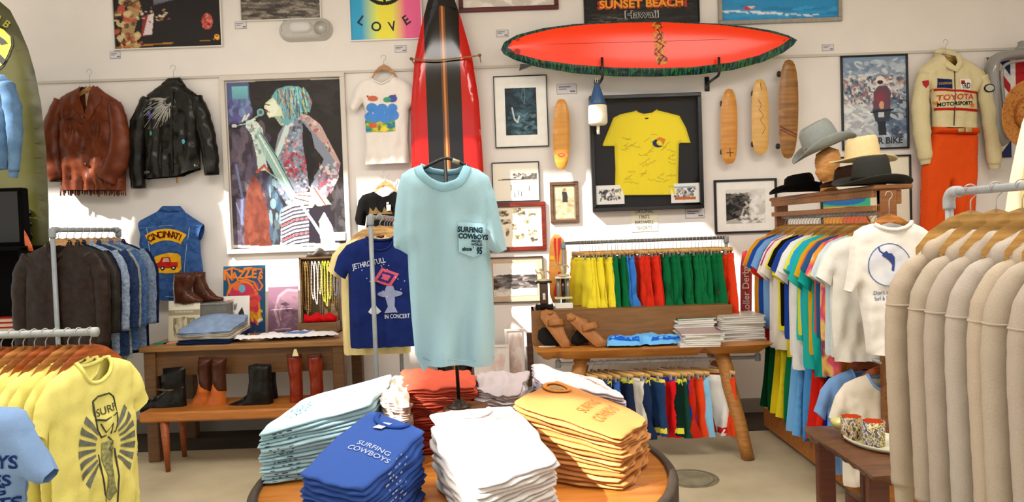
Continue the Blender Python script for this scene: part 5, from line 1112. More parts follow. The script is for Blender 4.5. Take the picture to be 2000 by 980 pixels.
# ---------------------------------------------------------------- T-shirt unit on the right: wooden frame with a shelf and two rails
UX, UY0, UY1 = 2.02, 3.92, 5.45
un = thing('clothing_unit', 'tall wooden clothing unit with a hat shelf and two hanging rails, right', 'clothes rack', (UX, UY0, 0))
WD = mat('#6e4220', 'wood', col2='#8e5a2c', rough=.45)
D_ = UY1-UY0
mobj('shelf', box(.06, D_/2, 1.765, .21, D_+.06, .026, .006), WD, un, smooth=False)
mobj('fascia', box(-.03, D_/2, 1.732, .022, D_, .04, .003), mat('#9c6830', 'wood', col2='#845022'), un, smooth=False)
mobj('side_rail', box(-.03, D_/2, 1.652, .022, D_, .032, .003), mat('#9c6830', 'wood', col2='#845022'), un, smooth=False)
mobj('end_rail', box(.05, .0, 1.71, .12, .03, .075, .003), WD, un, smooth=False)
for x, y in ((.035, .0), (.035, D_)): mobj('post', box(x, y, .875, .09, .045, 1.75, .004), WD, un, smooth=False)
mobj('upper_rail', tube([(.035, .0, 1.625), (.035, D_, 1.625)], .012, 12), mat('#b0b0b0', 'metal'), un)
mobj('lower_rail', tube([(.0, .0, .80), (.0, D_, .80)], .012, 12), mat('#b0b0b0', 'metal'), un)
mobj('base_platform', box(.12, D_/2-.02, .11, .50, D_+.1, .16, .01), mat('#b06c28', 'wood', col2='#8e5420'), un, smooth=False)
HX = UX+.035
gt = 'T-shirts on the right-hand unit'; gth = 'wooden hangers on the right-hand unit'
TS = [('#ebe8e0', 'white', .72), ('#dfe0da', 'off-white', .70), ('#c9dbe4', 'white and pale blue', .7), ('TIE', 'orange and pink tie-dyed', .80), ('#2c5a8c', 'blue', .62), ('#c85a5a', 'faded red', .60), ('#1ab0a8', 'turquoise', .84), ('#e8a820', 'golden', .74), ('#28b4ac', 'teal', .84), ('#2ea8dc', 'bright blue', .66), ('#dde24a', 'lime yellow', .64), ('#34c0b8', 'aqua', .68), ('#f0eeee', 'plain white', .88), ('#ecebea', 'bright white', .80), ('#22449c', 'royal blue', .70), ('#f0dc28', 'yellow', .80), ('#141212', 'black', .62), ('#e8e030', 'lemon yellow', .66), ('#eae2d4', 'ivory', .78), ('#c8387c', 'magenta', .64), ('#e8e4e0', 'pale grey', .80), ('#1f2e6c', 'navy', .74), ('#7aa8dc', 'light blue', .68), ('#d8241e', 'red', .82), ('#2450a8', 'cobalt', .70), ('#ece888', 'cream yellow', .80), ('#f0a420', 'amber long', .66), ('#f1efec', 'farthest white', .70)]
protoT = []; tie = multi_mat(['#e8e0d0', '#f0a02c', '#e86a3a', '#d8407a', '#f2c860', '#8a2a5a'], (7, 7, 5), .8, .3, .7, 2)
n = len(TS)
for i, (col, nm, L) in enumerate(TS):
    y = UY0+.13+(D_-.2)*i/(n-1); rz = math.radians(6*math.sin(i*1.3)-4)
    lab = '%s T-shirt, %s from front, upper rail of the wooden unit' % (nm, nth(i)); loc = (HX-.01+.012*math.sin(i*3.1), y, 1.625-.115)
    if i < 4 or nm == 'plain white':
        t, cl = simple_tee('tshirt', lab, 'T-shirt', loc, rz, gt, '#e8e0d0' if col == 'TIE' else col, 150+i, T=.026, w=.235, L=L if i != 3 else .84, slx=.32, slz=-.25, sw=.10, h=.026, m=tie if col == 'TIE' else None, fold=.009)
        if i in (0, 1, 2): protoT.append(t)
    else:
        o = dup(protoT[i % 3], loc, rz, lab, gt, {'*': col}); o.scale = (1, 1, L/.70)
    dup(hang0, (HX, y, 1.625), rz, 'pale wooden hanger, %s from front, upper rail of the wooden unit' % nth(i), gth, {'arms': ['#dca252', '#e8b464', '#d09448'][i % 3]})
# front white T-shirt facing the camera
Yw = UY0-.09
t = thing('printed_tshirt', 'white T-shirt with a blue surfer in an oval, front end of the wooden unit', 'T-shirt', P(1740, 440, Yw))
ol = pxs(t, [(1704, 436), (1684, 442), (1668, 452), (1660, 478), (1656, 520), (1650, 560), (1648, 566, 1), (1664, 572), (1674, 560), (1684, 620), (1692, 688), (1694, 690, 1), (1820, 700), (1830, 560), (1834, 570, 1), (1862, 560), (1848, 500), (1828, 462), (1802, 444), (1776, 432, 1), (1762, 440, 1), (1741, 446, 1), (1718, 443, 1)], Yw)
bk_ = [p for p in ol[:-3]]
cl = Cloth(ol, T=.045, Tb=.035, R=.07, fold=.007, wl=.11, seed=180, back=bk_, crump=.012, h=.018)
mobj('shirt_body', cl.vf, mat('#e9e5dd', 'cloth'), t)
mobj('collar', tube([(q[0], float(cl.y(q[0], q[1]-.012)[0])-.002, q[1]-.004) for q in pxs(t, [(1703, 436), (1712, 442), (1726, 446), (1742, 447), (1758, 443), (1770, 437), (1777, 431)], Yw)], .011, 8), mat('#e9e5dd', 'cloth'), t)
BI = mat('#5a6ca4', 'cloth'); q = pxs(t, [(1728, 516)], Yw)[0]
ov = [(q[0]+.112*math.cos(2*PI*i/36), q[1]+.112*math.sin(2*PI*i/36)) for i in range(37)]
mobj('oval_fill', cl.decal(ov[:-1], .02, .002), mat('#ccd0dc', 'cloth', col2='#dedfe2', scale=14), t); mobj('oval_line', cl.line(ov, .0022, .004), BI, t)
mobj('surfer_print', join(cl.decal([(q[0]+a_, q[1]+b_) for a_, b_ in [(-.035, .065), (-.02, .075), (-.008, .062), (.012, .06), (.028, .04), (.03, .01), (.022, -.035), (.01, -.03), (.014, .0), (.0, .02), (-.02, .035), (-.045, .05)]], .01, .0045), cl.line([(q[0]-.035, q[1]+.06), (q[0]-.052, q[1]+.075), (q[0]-.056, q[1]+.095)], .004, .005)), mat('#3d4c8c', 'cloth'), t)
mobj('lettering', cl.text("Don't be Bored", q[0], q[1]-.148, .020, bold=.008, sx=.95), BI, t); mobj('lettering', cl.text('Surf & Longboard', q[0]+.0, q[1]-.178, .020, bold=.008, sx=.8), BI, t)
make_hanger('large wooden hanger with a curled hook in the front white surfer T-shirt', P(1736, 380, Yw), 0, None, '#c88038', .10, .155, r=.018)
# lower rail
gl = 'clothes on the lower rail of the wooden unit'
def low_label(nm, i): return '%s, %s from front, low rail of the wooden unit' % (nm, nth(i))
LW = [('#1b1c7c', 'dark purple-blue shorts'), ('#ee3020', 'bright red shorts'), ('#d8281c', 'red shorts'), ('#4f9be0', 'blue shorts'), ('#6db2f0', 'sky blue shorts'), ('#7cbcf4', 'pale sky blue shorts'), ('#0f7040', 'green shorts'), ('#f2de2c', 'yellow shorts'), ('#f0d824', 'golden yellow shorts'), ('#0c5c34', 'dark green shorts'), ('#0a4c2c', 'darkest green shorts')]
for i, (col, nm) in enumerate(LW):
    y = 4.30+.105*i; rz = math.radians(10 if i in (4, 5) else 14)
    o = dup(protoS[i % 3], (UX, y, .80-.108), rz, low_label(nm, i+2), gl, {'*': col}); o.scale = (1.08, 1, 1.2 if i in (3, 4, 5) else 1.1); o['group'] = gl
    dup(protoH, (UX, y, .80), rz, 'clip hanger, %s from front, low rail of the wooden unit' % nth(i+2), 'hangers on the lower rail of the wooden unit')
t, cl = simple_tee('raglan_tshirt', 'cream T-shirt with light blue collar and a dark print on the low rail', 'T-shirt', (P(1722, 724, 3.98).x, 3.98, .73), math.radians(3), None, '#e6dccb', 190, T=.03, w=.235, L=.62, slx=.31, slz=-.25, colr='#7ea6dc')
mobj('figure_print', join(cl.decal(ngon(.05, -.17, .035, .014, 12), .02, .003), cl.decal(ngon(.05, -.21, .03, .028, 12), .02, .003), cl.decal([(.03, -.24), (.07, -.24), (.08, -.30), (.02, -.30)], .02, .003), cl.decal([(.0, -.31), (.1, -.31), (.09, -.335), (.01, -.335)], .02, .003)), mat('#3a3428', 'cloth', col2='#c8b890', scale=50), t, kind='stuff')
make_hanger('reddish wooden hanger in the cream T-shirt on the low rail', (P(1722, 724, 3.98).x, 3.98, .80), 0, None, '#b05a28', .02, .17)
t, cl = simple_tee('tshirt', 'light blue T-shirt behind the cream one on the low rail', 'T-shirt', (P(1690, 724, 4.12).x, 4.12, .73), math.radians(3), None, '#7ea6dc', 191, T=.03, w=.235, L=.60, slx=.31, slz=-.25)
make_hanger('wooden hanger in the light blue T-shirt on the low rail', (P(1690, 724, 4.12).x, 4.12, .80), 0, None, '#b05a28', .02, .17)
# ---------------------------------------------------------------- sweatshirts, front right
HXx = 1.455; HZ = P(1902, 372, 2.27).z
hr = thing('garment_rack', 'light grey pipe rack of beige sweatshirts, front right', 'clothes rack', (HXx, 2.38, 0))
PG = mat('#aeb4b8', 'metal', rough=.4)
mobj('rail', tube([(0, 0, HZ), (0, -1.4, HZ)], .0125, 14), PG, hr); mobj('upright', tube([(0, 0, HZ), (0, 0, 0)], .0125, 14), PG, hr)
mobj('elbow', tube(smooth_path([(0, 0, HZ-.055), (0, 0, HZ-.02), (0, -.02, HZ), (0, -.055, HZ)], 4), .0185, 14), PG, hr); flange(hr, 0, 0)
mobj('upright', tube([(0, -1.4, HZ), (0, -1.4, 0)], .0125, 14), PG, hr); flange(hr, 0, -1.4)
def sweatshirt(label, loc, rz, group, col, seed):
    R = [(.085, 0), (.16, -.035), (.205, -.085), (.225, -.16), (.235, -.40), (.225, -.66, 1)]
    ol = R+[(-x, *r_) for x, *r_ in reversed([p[:2] for p in R])]; ol[-1] = (*ol[-1][:2], 1)
    fr = ol+[(-.06, -.05, 1), (0, -.08, 1), (.06, -.05, 1)]
    cl = Cloth(fr, T=.032, Tb=.028, R=.06, fold=.006, wl=.1, seed=seed, h=.025, crump=.008)
    t = thing('sweatshirt', label, 'sweatshirt', loc, rz, group); m = mat('obj', 'cloth', var=.05, bump=.4)
    mobj('body', cl.vf, m, t, color=col)
    for s in (-1, 1):
        pth = [(s*.13, 0, -.025), (s*.19, 0, -.055), (s*.235, -.004, -.13), (s*.255, -.01, -.25), (s*.26, -.02, -.42), (s*.262, -.03, -.60), (s*.262, -.03, -.74)]
        mobj('sleeve', sleeve(pth, [.022, .045, .056, .054, .05, .046, .042], [.018, .036, .040, .036, .034, .034, .032], .0014, seed*1.3+s, 16), m, t, color=col)
        mobj('shoulder_seam', tube([(s*.241+.0585*math.cos(a), -.006+.0435*math.sin(a), -.165) for a in [2*PI*k/18 for k in range(19)]], .0035, 6, cap=False), m, t, color=col)
        mobj('cuff', sleeve([(s*.262, -.03, -.735), (s*.262, -.03, -.80)], [.034, .031], [.026, .024], 0), m, t, color=col)
    r = random.Random(seed); hd = []
    for a0, z0, rr, yy in ((-.095, .012, .040, -.02), (-.055, .03, .045, -.035), (0, .022, .046, -.048), (.055, .032, .044, -.035), (.095, .012, .040, -.02), (-.04, -.012, .04, -.05), (.045, -.015, .04, -.05), (0, .045, .05, .02), (-.07, .03, .045, .02), (.07, .03, .045, .02)):
        hd.append((a0+r.uniform(-.008, .008), yy, z0+r.uniform(-.008, .008), rr*.8))
    mobj('hood', join(tube(smooth_path([(-.14, .01, -.02), (-.11, -.03, .02), (-.06, -.05, .03), (.0, -.06, .0), (.055, -.05, .028), (.11, -.03, .024), (.135, .02, -.012), (.07, .04, .03), (0, .045, .04), (-.07, .04, .03), (-.14, .01, -.02)], 5), [.036+.007*math.sin(k*1.1+seed) for k in range(51)], 12), tube(smooth_path([(-.07, -.065, .045), (-.02, -.085, .01), (.03, -.08, .02), (.075, -.055, .05)], 5), [.02+.008*math.sin(k*.9+seed) for k in range(16)], 10)), m, t, color=col)
    return t
gs = 'beige sweatshirts on the front right rack'; gsh = 'wooden hangers on the front right rack'
ys = [2.27, 2.15, 2.04, 1.95, 1.865, 1.785, 1.70, 1.62, 1.54]
protoW = []
for i, y in enumerate(ys):
    c_ = ['#b9aa97', '#b4a797', '#b2a699', '#b6aca1'][i % 4]; rz = math.radians(-8+4*math.sin(i*2.1)); lab = 'beige hooded sweatshirt, %s from the far end of the front right rack' % nth(i)
    loc = (HXx, y, HZ-.19)
    if i < 3: protoW.append(sweatshirt(lab, loc, rz, gs, c_, 200+i)); protoW[-1].scale = (.86, 1, 1)
    else: dup(protoW[i % 3], loc, rz, lab, gs, {'*': c_})
    hl = 'pale wooden hanger, %s from the far end of the front right rack' % nth(i)
    if i == 0: protoF = make_hanger(hl, (HXx, y, HZ), rz, gsh, '#e4b468', .06, .165)
    else: dup(protoF, (HXx, y, HZ), rz, hl, gsh)
t = thing('surfboard', 'cream and yellow surfboard nose at the right edge behind the sweatshirts', 'surfboard', P(2030, 420, 3.3))
ol = pxs(t, [(2010, 205), (1996, 240), (1984, 290), (1972, 350), (1962, 420), (1958, 520), (1960, 700), (1975, 1000), (2150, 1000), (2150, 500), (2120, 350), (2060, 230), (2030, 200)], 3.3)
cl = Cloth(ol, T=.035, Tb=.03, R=.07, fold=0, h=.05); mobj('board', cl.vf, mat('#efe6c6', 'gloss', rough=.3), t); mobj('yellow_panel', cl.decal(pxs(t, [(2014, 222), (2002, 270), (1990, 330), (1980, 420), (1978, 700), (2120, 700), (2100, 360), (2050, 240)], 3.3), .05, .003), mat('#eec868', 'gloss', rough=.3), t)
# ================================================================ left table and bench
def at(px, py, Y): return P(px, py, Y)
TZ = .847; TY0 = 5.18; TY1 = 5.88
tx0 = P(276, 690, TY0).x; tx1 = P(678, 690, TY0).x; tw = tx1-tx0
t = thing('side_table', 'long brown wooden table at the left wall with apron and square legs', 'table', (tx0, TY0, 0))
TW = mat('#8a6238', 'wood', col2='#a1743f', rough=.5)
mobj('table_top', box(tw/2, .35, TZ-.02, tw+.03, .72, .04, .006), TW, t, smooth=False)
mobj('apron', box(tw/2, .04, TZ-.13, tw-.12, .022, .18, .002), mat('#6b4826', 'wood', col2='#5c3d20'), t, smooth=False); mobj('apron', box(tw/2, .66, TZ-.13, tw-.12, .022, .18, .002), mat('#6b4826', 'wood', col2='#5c3d20'), t, smooth=False)
for x, y in ((.05, .05), (tw-.07, .05), (.05, .65), (tw-.07, .65)): mobj('leg', box(x, y, (TZ-.04)/2, .085, .085, TZ-.04, .006), mat('#6f4c28', 'wood', col2='#5a3c20'), t, smooth=False)
bx0 = P(272, 828, 4.94).x; BW = 1.62; SZ = .425
t = thing('bench', 'low orange-brown wooden bench with tapered round legs carrying the boots', 'bench', (bx0, 4.93, 0))
BM = mat('#b5702c', 'wood', col2='#9c5c22', rough=.45)
mobj('seat', box(BW/2, .21, SZ-.035, BW, .42, .07, .012), BM, t, smooth=False)
for x, y in ((.16, .04), (BW-.16, .04), (.12, .38), (BW-.12, .38)): mobj('leg', tube([(x, y, SZ-.07), (x+(.01 if x < 1 else -.01), y, 0)], [.030, .016], 14), mat('#9a4e20', 'wood', col2='#843e18'), t)
# flat things on the left table
def upright_sheet(name, label, cat, tl, br, Y, cv, d=.006, z0=None, group=None, lean=-.12):
    A_ = P(*tl, Y); B_ = P(*br, Y); W_ = B_.x-A_.x; zb = z0 if z0 is not None else TZ; H_ = A_.z-zb
    t = thing(name, label, cat, ((A_.x+B_.x)/2, Y, zb), rx=lean, group=group)
    o = cv.obj('front_cover', W_, H_, t, (0, -.001, H_/2), .45); mobj('sleeve_board', box(0, d/2, H_/2, W_, d, H_), mat('#dcd6c6', 'paper'), t, smooth=False)
    return t, W_, H_
c = Cv(0, 0, 60, 74, 90, '#d9cfb2', 30); c.rect(0, 0, 60, 17, '#ece6d4'); c.rect(0, 17, 60, 27, '#a39a7c'); c.ell(30, 50, 21, 20, '#8f8568'); c.rect(9, 32, 51, 50, '#8f8568'); c.blobs(['#d0c6a8', '#6e664e', '#b0a688'], 50, 2.5, 8, (12, 34, 48, 66), .8, rot=.2)
t, W_, H_ = upright_sheet('record_sleeve', 'cream record sleeve with the title GO NOW standing on the left table', 'record', (325, 588), (391, 680), 5.45, c)
mobj('title', flat_text('GO  NOW', 0, -.003, H_-.035, .022, .012), mat('#b8ac84', 'plain'), t, smooth=False); mobj('subtitle', flat_text('THE MOODY BLUES', 0, -.003, H_-.087, .011, .01), mat('#efe9d8', 'plain'), t, smooth=False)
c = Cv(0, 0, 58, 72, 80, '#eeeae6', 31); c.blobs(['#c9c4c0', '#8a8480', '#5a5450', '#b0aaa6'], 60, 3, 6, (2, 10, 28, 70), .6); c.poly([(26, 62), (34, 30), (42, 20), (47, 34), (38, 56), (28, 70)], '#2c2828'); c.poly([(34, 44), (42, 32), (44, 40), (38, 52)], '#bab4b0'); c.line([(8, 8), (24, 7)], 1.5, '#e08070')
upright_sheet('record_sleeve', 'white record sleeve with a grey photo leaning behind the folded jeans', 'record', (432, 579), (488, 668), 5.62, c)
c = Cv(430, 520, 520, 655, 120, '#1f567c', 32)
c.ell(475, 610, 34, 60, '#e8842a'); c.ell(475, 610, 30, 55, '#c83a4e'); c.blobs(['#e05a30', '#d02a5a', '#e8742c', '#b8384c'], 60, 9, 7, (448, 560, 503, 640), .7); c.ell(470, 566, 7, 8, '#6ab0d0'); c.blobs(['#f0d030', '#e8b020'], 16, 4, 4, (488, 612, 510, 632), .9); c.ell(508, 632, 5, 5, '#e8e4d0'); c.blobs(['#1a3c6a', '#224a80'], 30, 9, 6, (430, 636, 520, 655))
for p_ in ([(436, 532), (444, 560), (438, 580), (446, 590)], [(512, 530), (505, 548), (514, 562), (508, 570)], [(436, 528), (450, 524), (470, 530), (490, 526), (512, 528)], [(442, 574), (448, 560), (462, 550), (480, 548), (496, 554), (504, 570)]): c.line(p_, 3.4, '#f07a20')
t, W_, H_ = upright_sheet('concert_poster', 'psychedelic blue and orange poster standing on the left table', 'poster', (430, 520), (519, 655), 5.78, c)
mobj('swirl_lettering', join(*[flat_text(ch, -.13+i*.053, -.003, H_-.075-.012*math.sin(i*1.5), .068+.012*math.cos(i*2), .035, .9, rot=.12*math.sin(i*2.4)) for i, ch in enumerate('NAZZES')]), mat('#f2862a', 'plain'), t, smooth=False)
c = Cv(0, 0, 62, 86, 90, '#7a5468', 33); c.vgrad(0, 86, '#8c6478', '#6a465a'); c.ell(44, 26, 26, 22, '#94707e'); c.line([(22, 70), (14, 44), (22, 18), (40, 6), (60, 8)], 5, '#b0909c'); c.line([(26, 60), (24, 44), (34, 30)], 4, '#a8848f'); c.poly([(24, 32), (36, 28), (46, 33), (36, 36)], '#3c2434'); c.poly([(26, 40), (40, 38), (62, 44), (50, 52), (34, 48)], '#4c3044'); c.blobs(['#9c7888', '#6a465a', '#86607a'], 60, 7, 4, (10, 20, 62, 80), .35); c.line([(6, 42), (50, 40)], 1.2, '#d8c4cc'); c.line([(14, 78), (46, 77)], 1.4, '#c8b0bc')
upright_sheet('album_cover', 'dusky purple album cover with a close-up face beside the necklace case', 'record', (520, 561), (583, 662), 5.66, c)
# grey storage box with brown boots on it
A_ = P(388, 592, 5.55); B_ = P(437, 592, 5.55); zt_ = A_.z
t = thing('storage_box', 'plain grey metal box under the brown boots on the left table', 'box', ((A_.x+B_.x)/2-.02, 5.62, TZ))
mobj('box_body', box(0, 0, (zt_-TZ)/2, .30, .24, zt_-TZ-.012, .006), mat('#77756e', 'metal', rough=.5), t, smooth=False); mobj('lid', box(0, 0, zt_-TZ-.008, .31, .25, .016, .004), mat('#8a8880', 'metal', rough=.5), t, smooth=False)
def boot(label, pts, Y, m, dx=0, T=.045, shaft=None, sm=None, sole=None, group=None, opening=True, crump=.01, rz=0):
    xs = [p[0] for p in pts]; ys_ = [p[1] for p in pts]
    t = thing('boot', label, 'boot', P((min(xs)+max(xs))/2, max(ys_), Y), rz, group)
    cl = Cloth(pxs(t, pts, Y), T=T, Tb=T, R=T*1.1, fold=.002, wl=.06, seed=len(label), h=.014, crump=crump)
    mobj('boot_body', cl.vf, m, t)
    if shaft: mobj('shaft', Cloth(pxs(t, shaft, Y), T=T*1.06, Tb=T*1.06, R=T*1.1, fold=.002, wl=.06, h=.014, crump=crump).vf, sm, t)
    if sole: mobj('sole', Cloth(pxs(t, sole, Y), T=T*1.05, Tb=T*1.05, R=.012, fold=0, h=.02).vf, mat('#15100c', 'leather'), t)
    return t, cl
BRL = mat('#3a1f14', 'leather', rough=.22, col2='#5a3322', scale=14); BLK = mat('#0c0b0a', 'leather', rough=.3, col2='#1c1a18', scale=14)
boot('brown shiny boot on the grey box, further right', [(378, 530), (401, 531), (401, 545), (408, 562), (424, 578), (437, 581), (436, 587), (390, 591), (378, 588), (374, 560)], 5.62, BRL, T=.05)
boot('brown shiny boot on the grey box, nearer and left', [(341, 532), (380, 532), (380, 548), (372, 566), (384, 576), (396, 584), (395, 591), (362, 596), (341, 592), (338, 560)], 5.50, BRL, T=.05)
# folded jeans
def folded(name, label, cat, quad, z0, z1, col, group=None, seed=0, m=None, lobes=2, bulge=.012, N=16, corner=.05, par=None, noise_=.004, u0=None):
    """a folded textile between lower and upper height functions over a quad of world x, y corners (FL, FR, BR, BL)"""
    r = random.Random(seed); q = [Vector(p) for p in quad]
    c_ = sum(q, Vector((0, 0)))/4
    def pos(u, v):
        k = corner                         # rounded corners
        a = 2*u-1; b = 2*v-1; s_ = 1-k*(abs(a)**3*abs(b)**3)
        a, b = a*s_, b*s_; u, v = (a+1)/2, (b+1)/2
        return (q[0]*(1-u)+q[1]*u)*(1-v)+(q[3]*(1-u)+q[2]*u)*v
    V = []; Fc = []
    idx = {}
    for L in (0, 1):
        for j in range(N+1):
            for i in range(N+1):
                u, v = i/N, j/N; p = pos(u, v); zf = z1 if L else z0; V.append((p.x, p.y, zf(u, v, p.x, p.y))); idx[L, i, j] = len(V)-1
    for j in range(N):
        for i in range(N):
            Fc.append((idx[1, i, j], idx[1, i+1, j], idx[1, i+1, j+1], idx[1, i, j+1])); Fc.append((idx[0, i, j], idx[0, i, j+1], idx[0, i+1, j+1], idx[0, i+1, j]))
    per = [(i, 0) for i in range(N)]+[(N, j) for j in range(N)]+[(i, N) for i in range(N, 0, -1)]+[(0, j) for j in range(N, 0, -1)]
    M_ = len(per); rings = [[idx[0, i, j] for i, j in per]]
    prof = [.13, .3, .45, .5, .55, .7, .87] if lobes == 2 else [.2, .5, .8]
    for s_ in prof:
        ring = []
        off = bulge*(abs(math.sin(PI*s_*lobes))**.7)
        for k_, (i, j) in enumerate(per):
            a = Vector(V[idx[0, i, j]]); b = Vector(V[idx[1, i, j]]); p = a.lerp(b, s_)
            pa = Vector(V[rings[0][(k_-1) % M_]]); pb = Vector(V[rings[0][(k_+1) % M_]]); tg = (pb-pa); n_ = Vector((tg.y, -tg.x, 0)).normalized()
            w_ = off*(1+.45*math.sin(k_*.55+seed*1.7)+.25*math.sin(k_*1.31+seed*.9))
            V.append(tuple(p+n_*w_)); ring.append(len(V)-1)
        rings.append(ring)
    rings.append([idx[1, i, j] for i, j in per])
    for a, b in zip(rings, rings[1:]):
        for k_ in range(M_): Fc.append((a[k_], a[(k_+1) % M_], b[(k_+1) % M_], b[k_]))
    o = Vector((c_.x, c_.y, 0)); zb = min(v[2] for v in V); V = [(x-o.x, y-o.y, z-zb) for x, y, z in V]
    t = thing(name, label, cat, (o.x, o.y, zb), 0, group)
    ob = mobj('folded_cloth', (V, Fc), m or mat('obj', 'cloth'), t, color=col)
    return t, (o, zb), pos
def stack(name, nm, cat, corners, base, n, cols, group, where, seed=0, rump=.003, lobes=2, wild=.006, m=None, bulge=.01, labfn=None, dome=.01):
    """corners: four (px, py, Y) of the top sheet (FL, FR, BR, BL); builds n folded garments down to base"""
    W4 = [P(*c_) for c_ in corners]; r = random.Random(seed); out = []
    H4 = [w_.z-base for w_ in W4]
    def Hh(u, v): return (H4[0]*(1-u)+H4[1]*u)*(1-v)+(H4[3]*(1-u)+H4[2]*u)*v + dome*math.sin(PI*u)*math.sin(PI*v)
    ws = [r.uniform(.85, 1.15) for _ in range(n)]; cum = [0]
    for w_ in ws: cum.append(cum[-1]+w_)
    cum = [c_/cum[-1] for c_ in cum]
    amp = [0]+[r.uniform(-1, 1) for _ in range(n)]; ph = [r.uniform(0, 6) for _ in range(n+1)]
    th = min(H4)/n
    def surf(k): return lambda u, v, x, y: base+.001+cum[k]*Hh(u, v)+(th*(.30*amp[k]*math.sin(4.1*u+ph[k])*math.cos(3.7*v+ph[k]*2)+.10*math.sin(11*u+ph[k]*3)*math.cos(9*v+k)) if 0 < k < n else 0)+(rump*noise.fractal(Vector((u*3.3+seed, v*3.3+k*.6, seed*1.3)), 1.0, 2.0, 3)*(1 if k == n else .45) if k else 0)
    for k in range(n):
        j = wild if k < n-1 else .002; dq = (r.uniform(-j, j), r.uniform(-j, j)); a = r.uniform(-j, j)*2.5
        cx = sum(w_.x for w_ in W4)/4; cy = sum(w_.y for w_ in W4)/4
        quad = [(cx+(w_.x-cx)*math.cos(a)-(w_.y-cy)*math.sin(a)+dq[0], cy+(w_.x-cx)*math.sin(a)+(w_.y-cy)*math.cos(a)+dq[1]) for w_ in W4]
        s0, s1 = surf(k), surf(k+1); gap = th*.06
        z1 = (lambda u, v, x, y, f=s1, g=gap: f(u, v, x, y)-g)
        from_top = n-1-k; pos_ = 'top one' if from_top == 0 else 'bottom one' if k == 0 else nth(from_top)+' from the top'
        lab = (labfn(pos_) if labfn else '%s, %s, pile %s' % (nm, pos_, where))
        c_ = cols[k % len(cols)]
        out.append(folded(name, lab, cat, quad, s0, z1, c_, group, seed*31+k, m, lobes, bulge, corner=.05))
    return out, W4, Hh
def jx(px, Y): return P(px, 670, Y).x
JQ = [(345, 650, 5.22), (448, 645, 5.20), (486, 614, 5.52), (398, 612, 5.56)]
jl = ['dark navy folded jeans at the bottom of the jeans pile', 'indigo folded jeans, second up in the jeans pile', 'cream folded jeans in the middle of the jeans pile', 'tan-edged off-white folded jeans, second down in the jeans pile', 'light blue folded jeans on top of the jeans pile']
jc = ['#1d2c50', '#20305a', '#c9c2b4', '#b9ae9c', '#8ba2c4']; it = iter(jl)
stack('folded_jeans', '', 'jeans', JQ, TZ, 5, jc, 'folded jeans on the left table', '', 5, labfn=lambda p_: next(it), m=mat('obj', 'denim', var=.12, scale=20), bulge=.014, wild=.008, dome=.05)
def lay(name, label, cat, outline, loc, m, rz=0, T=.012, fold=.004, seed=0, wl=.07, crump=.01, group=None, h=.02):
    """a garment laid flat: outline in x (across) and y (away)"""
    cl = Cloth(outline, T=T, Tb=.001, R=.03, fold=fold, wl=wl, seed=seed, h=h, crump=crump, fmin=1)
    v, f = cl.vf; v = [(x, z, -y) for x, y, z in v]; zm = min(p[2] for p in v); v = [(x, y, z-zm) for x, y, z in v]
    t = thing(name, label, cat, loc, rz, group); mobj('cloth', (v, f), m, t); return t, cl, zm
blk = [(P(a_, b_, 5.5).x, c_) for a_, b_, c_ in ((500, 660, 0), (660, 655, 0), (640, 650, .32), (512, 650, .32))]
lay('tshirt', 'black cloth spread flat on the left table beneath the white T-shirt', 'T-shirt', [(-.35, -.16), (.33, -.18), (.30, .14), (-.3, .13)], (P(580, 660, 5.55).x, 5.56, TZ+.001), mat('#141316', 'cloth'), T=.012, fold=.001, crump=0)
to = [(-.40, -.10), (-.33, -.02), (-.22, -.06), (-.14, .10), (-.05, .07), (.02, .11), (.10, .05), (.18, .08), (.26, .0), (.38, .02), (.40, -.08), (.2, -.11), (-.1, -.13), (-.3, -.14)]
t, cl, zm = lay('tshirt', 'white T-shirt with blue print lying flat at the front of the left table', 'T-shirt', to, (P(560, 670, 5.33).x, 5.36, TZ+.014), mat('#f0eef0', 'cloth'), T=.022, fold=.002, seed=3, crump=.014)
mobj('blue_print', ([(x, z, -y-zm+.001) for x, y, z in cl.decal([(-.02, -.06), (.16, -.06), (.2, .0), (.02, .0)], .02, .002)[0]], cl.decal([(-.02, -.06), (.16, -.06), (.2, .0), (.02, .0)], .02, .002)[1]), mat('#5f8ae0', 'cloth'), t)
for px_, c_, nm in ((318, '#2c8a6c', 'green'), (338, '#d8a088', 'pink-tan')): 
    t = thing('paper_flyer', 'small %s flyer lying at the left end of the table' % nm, 'paper', (P(px_, 672, 5.35).x, 5.34, TZ)); mobj('sheet', box(0, 0, .004, .10, .07, .008, .001), mat(c_, 'paper'), t, smooth=False)
# necklace display
A_ = P(585, 503, 5.7); B_ = P(661, 503, 5.7); W_ = B_.x-A_.x; H_ = A_.z-TZ
t = thing('necklace_case', 'open wooden display case with a carved crest, right end of the left table', 'display case', ((A_.x+B_.x)/2, 5.72, TZ))
mobj('back_panel', box(0, .04, H_/2, W_, .015, H_, .002), mat('#4a3824', 'wood', col2='#6b5636', scale=12), t, smooth=False)
for x in (-W_/2+.008, W_/2-.008): mobj('side_panel', box(x, 0, H_/2, .016, .09, H_, .002), mat('#6b4a28', 'wood'), t, smooth=False)
mobj('top_panel', box(0, 0, H_-.006, W_, .09, .014, .002), mat('#6b4a28', 'wood'), t, smooth=False)
mobj('carved_crest', Cloth([(-.11, 0), (-.09, .035), (-.05, .03), (-.03, .06), (.0, .075), (.03, .06), (.05, .03), (.09, .035), (.11, 0)], T=.012, Tb=.01, R=.015, fold=0, crump=.01).vf, mat('#3c2c1c', 'wood'), t, loc=(0, 0, H_))
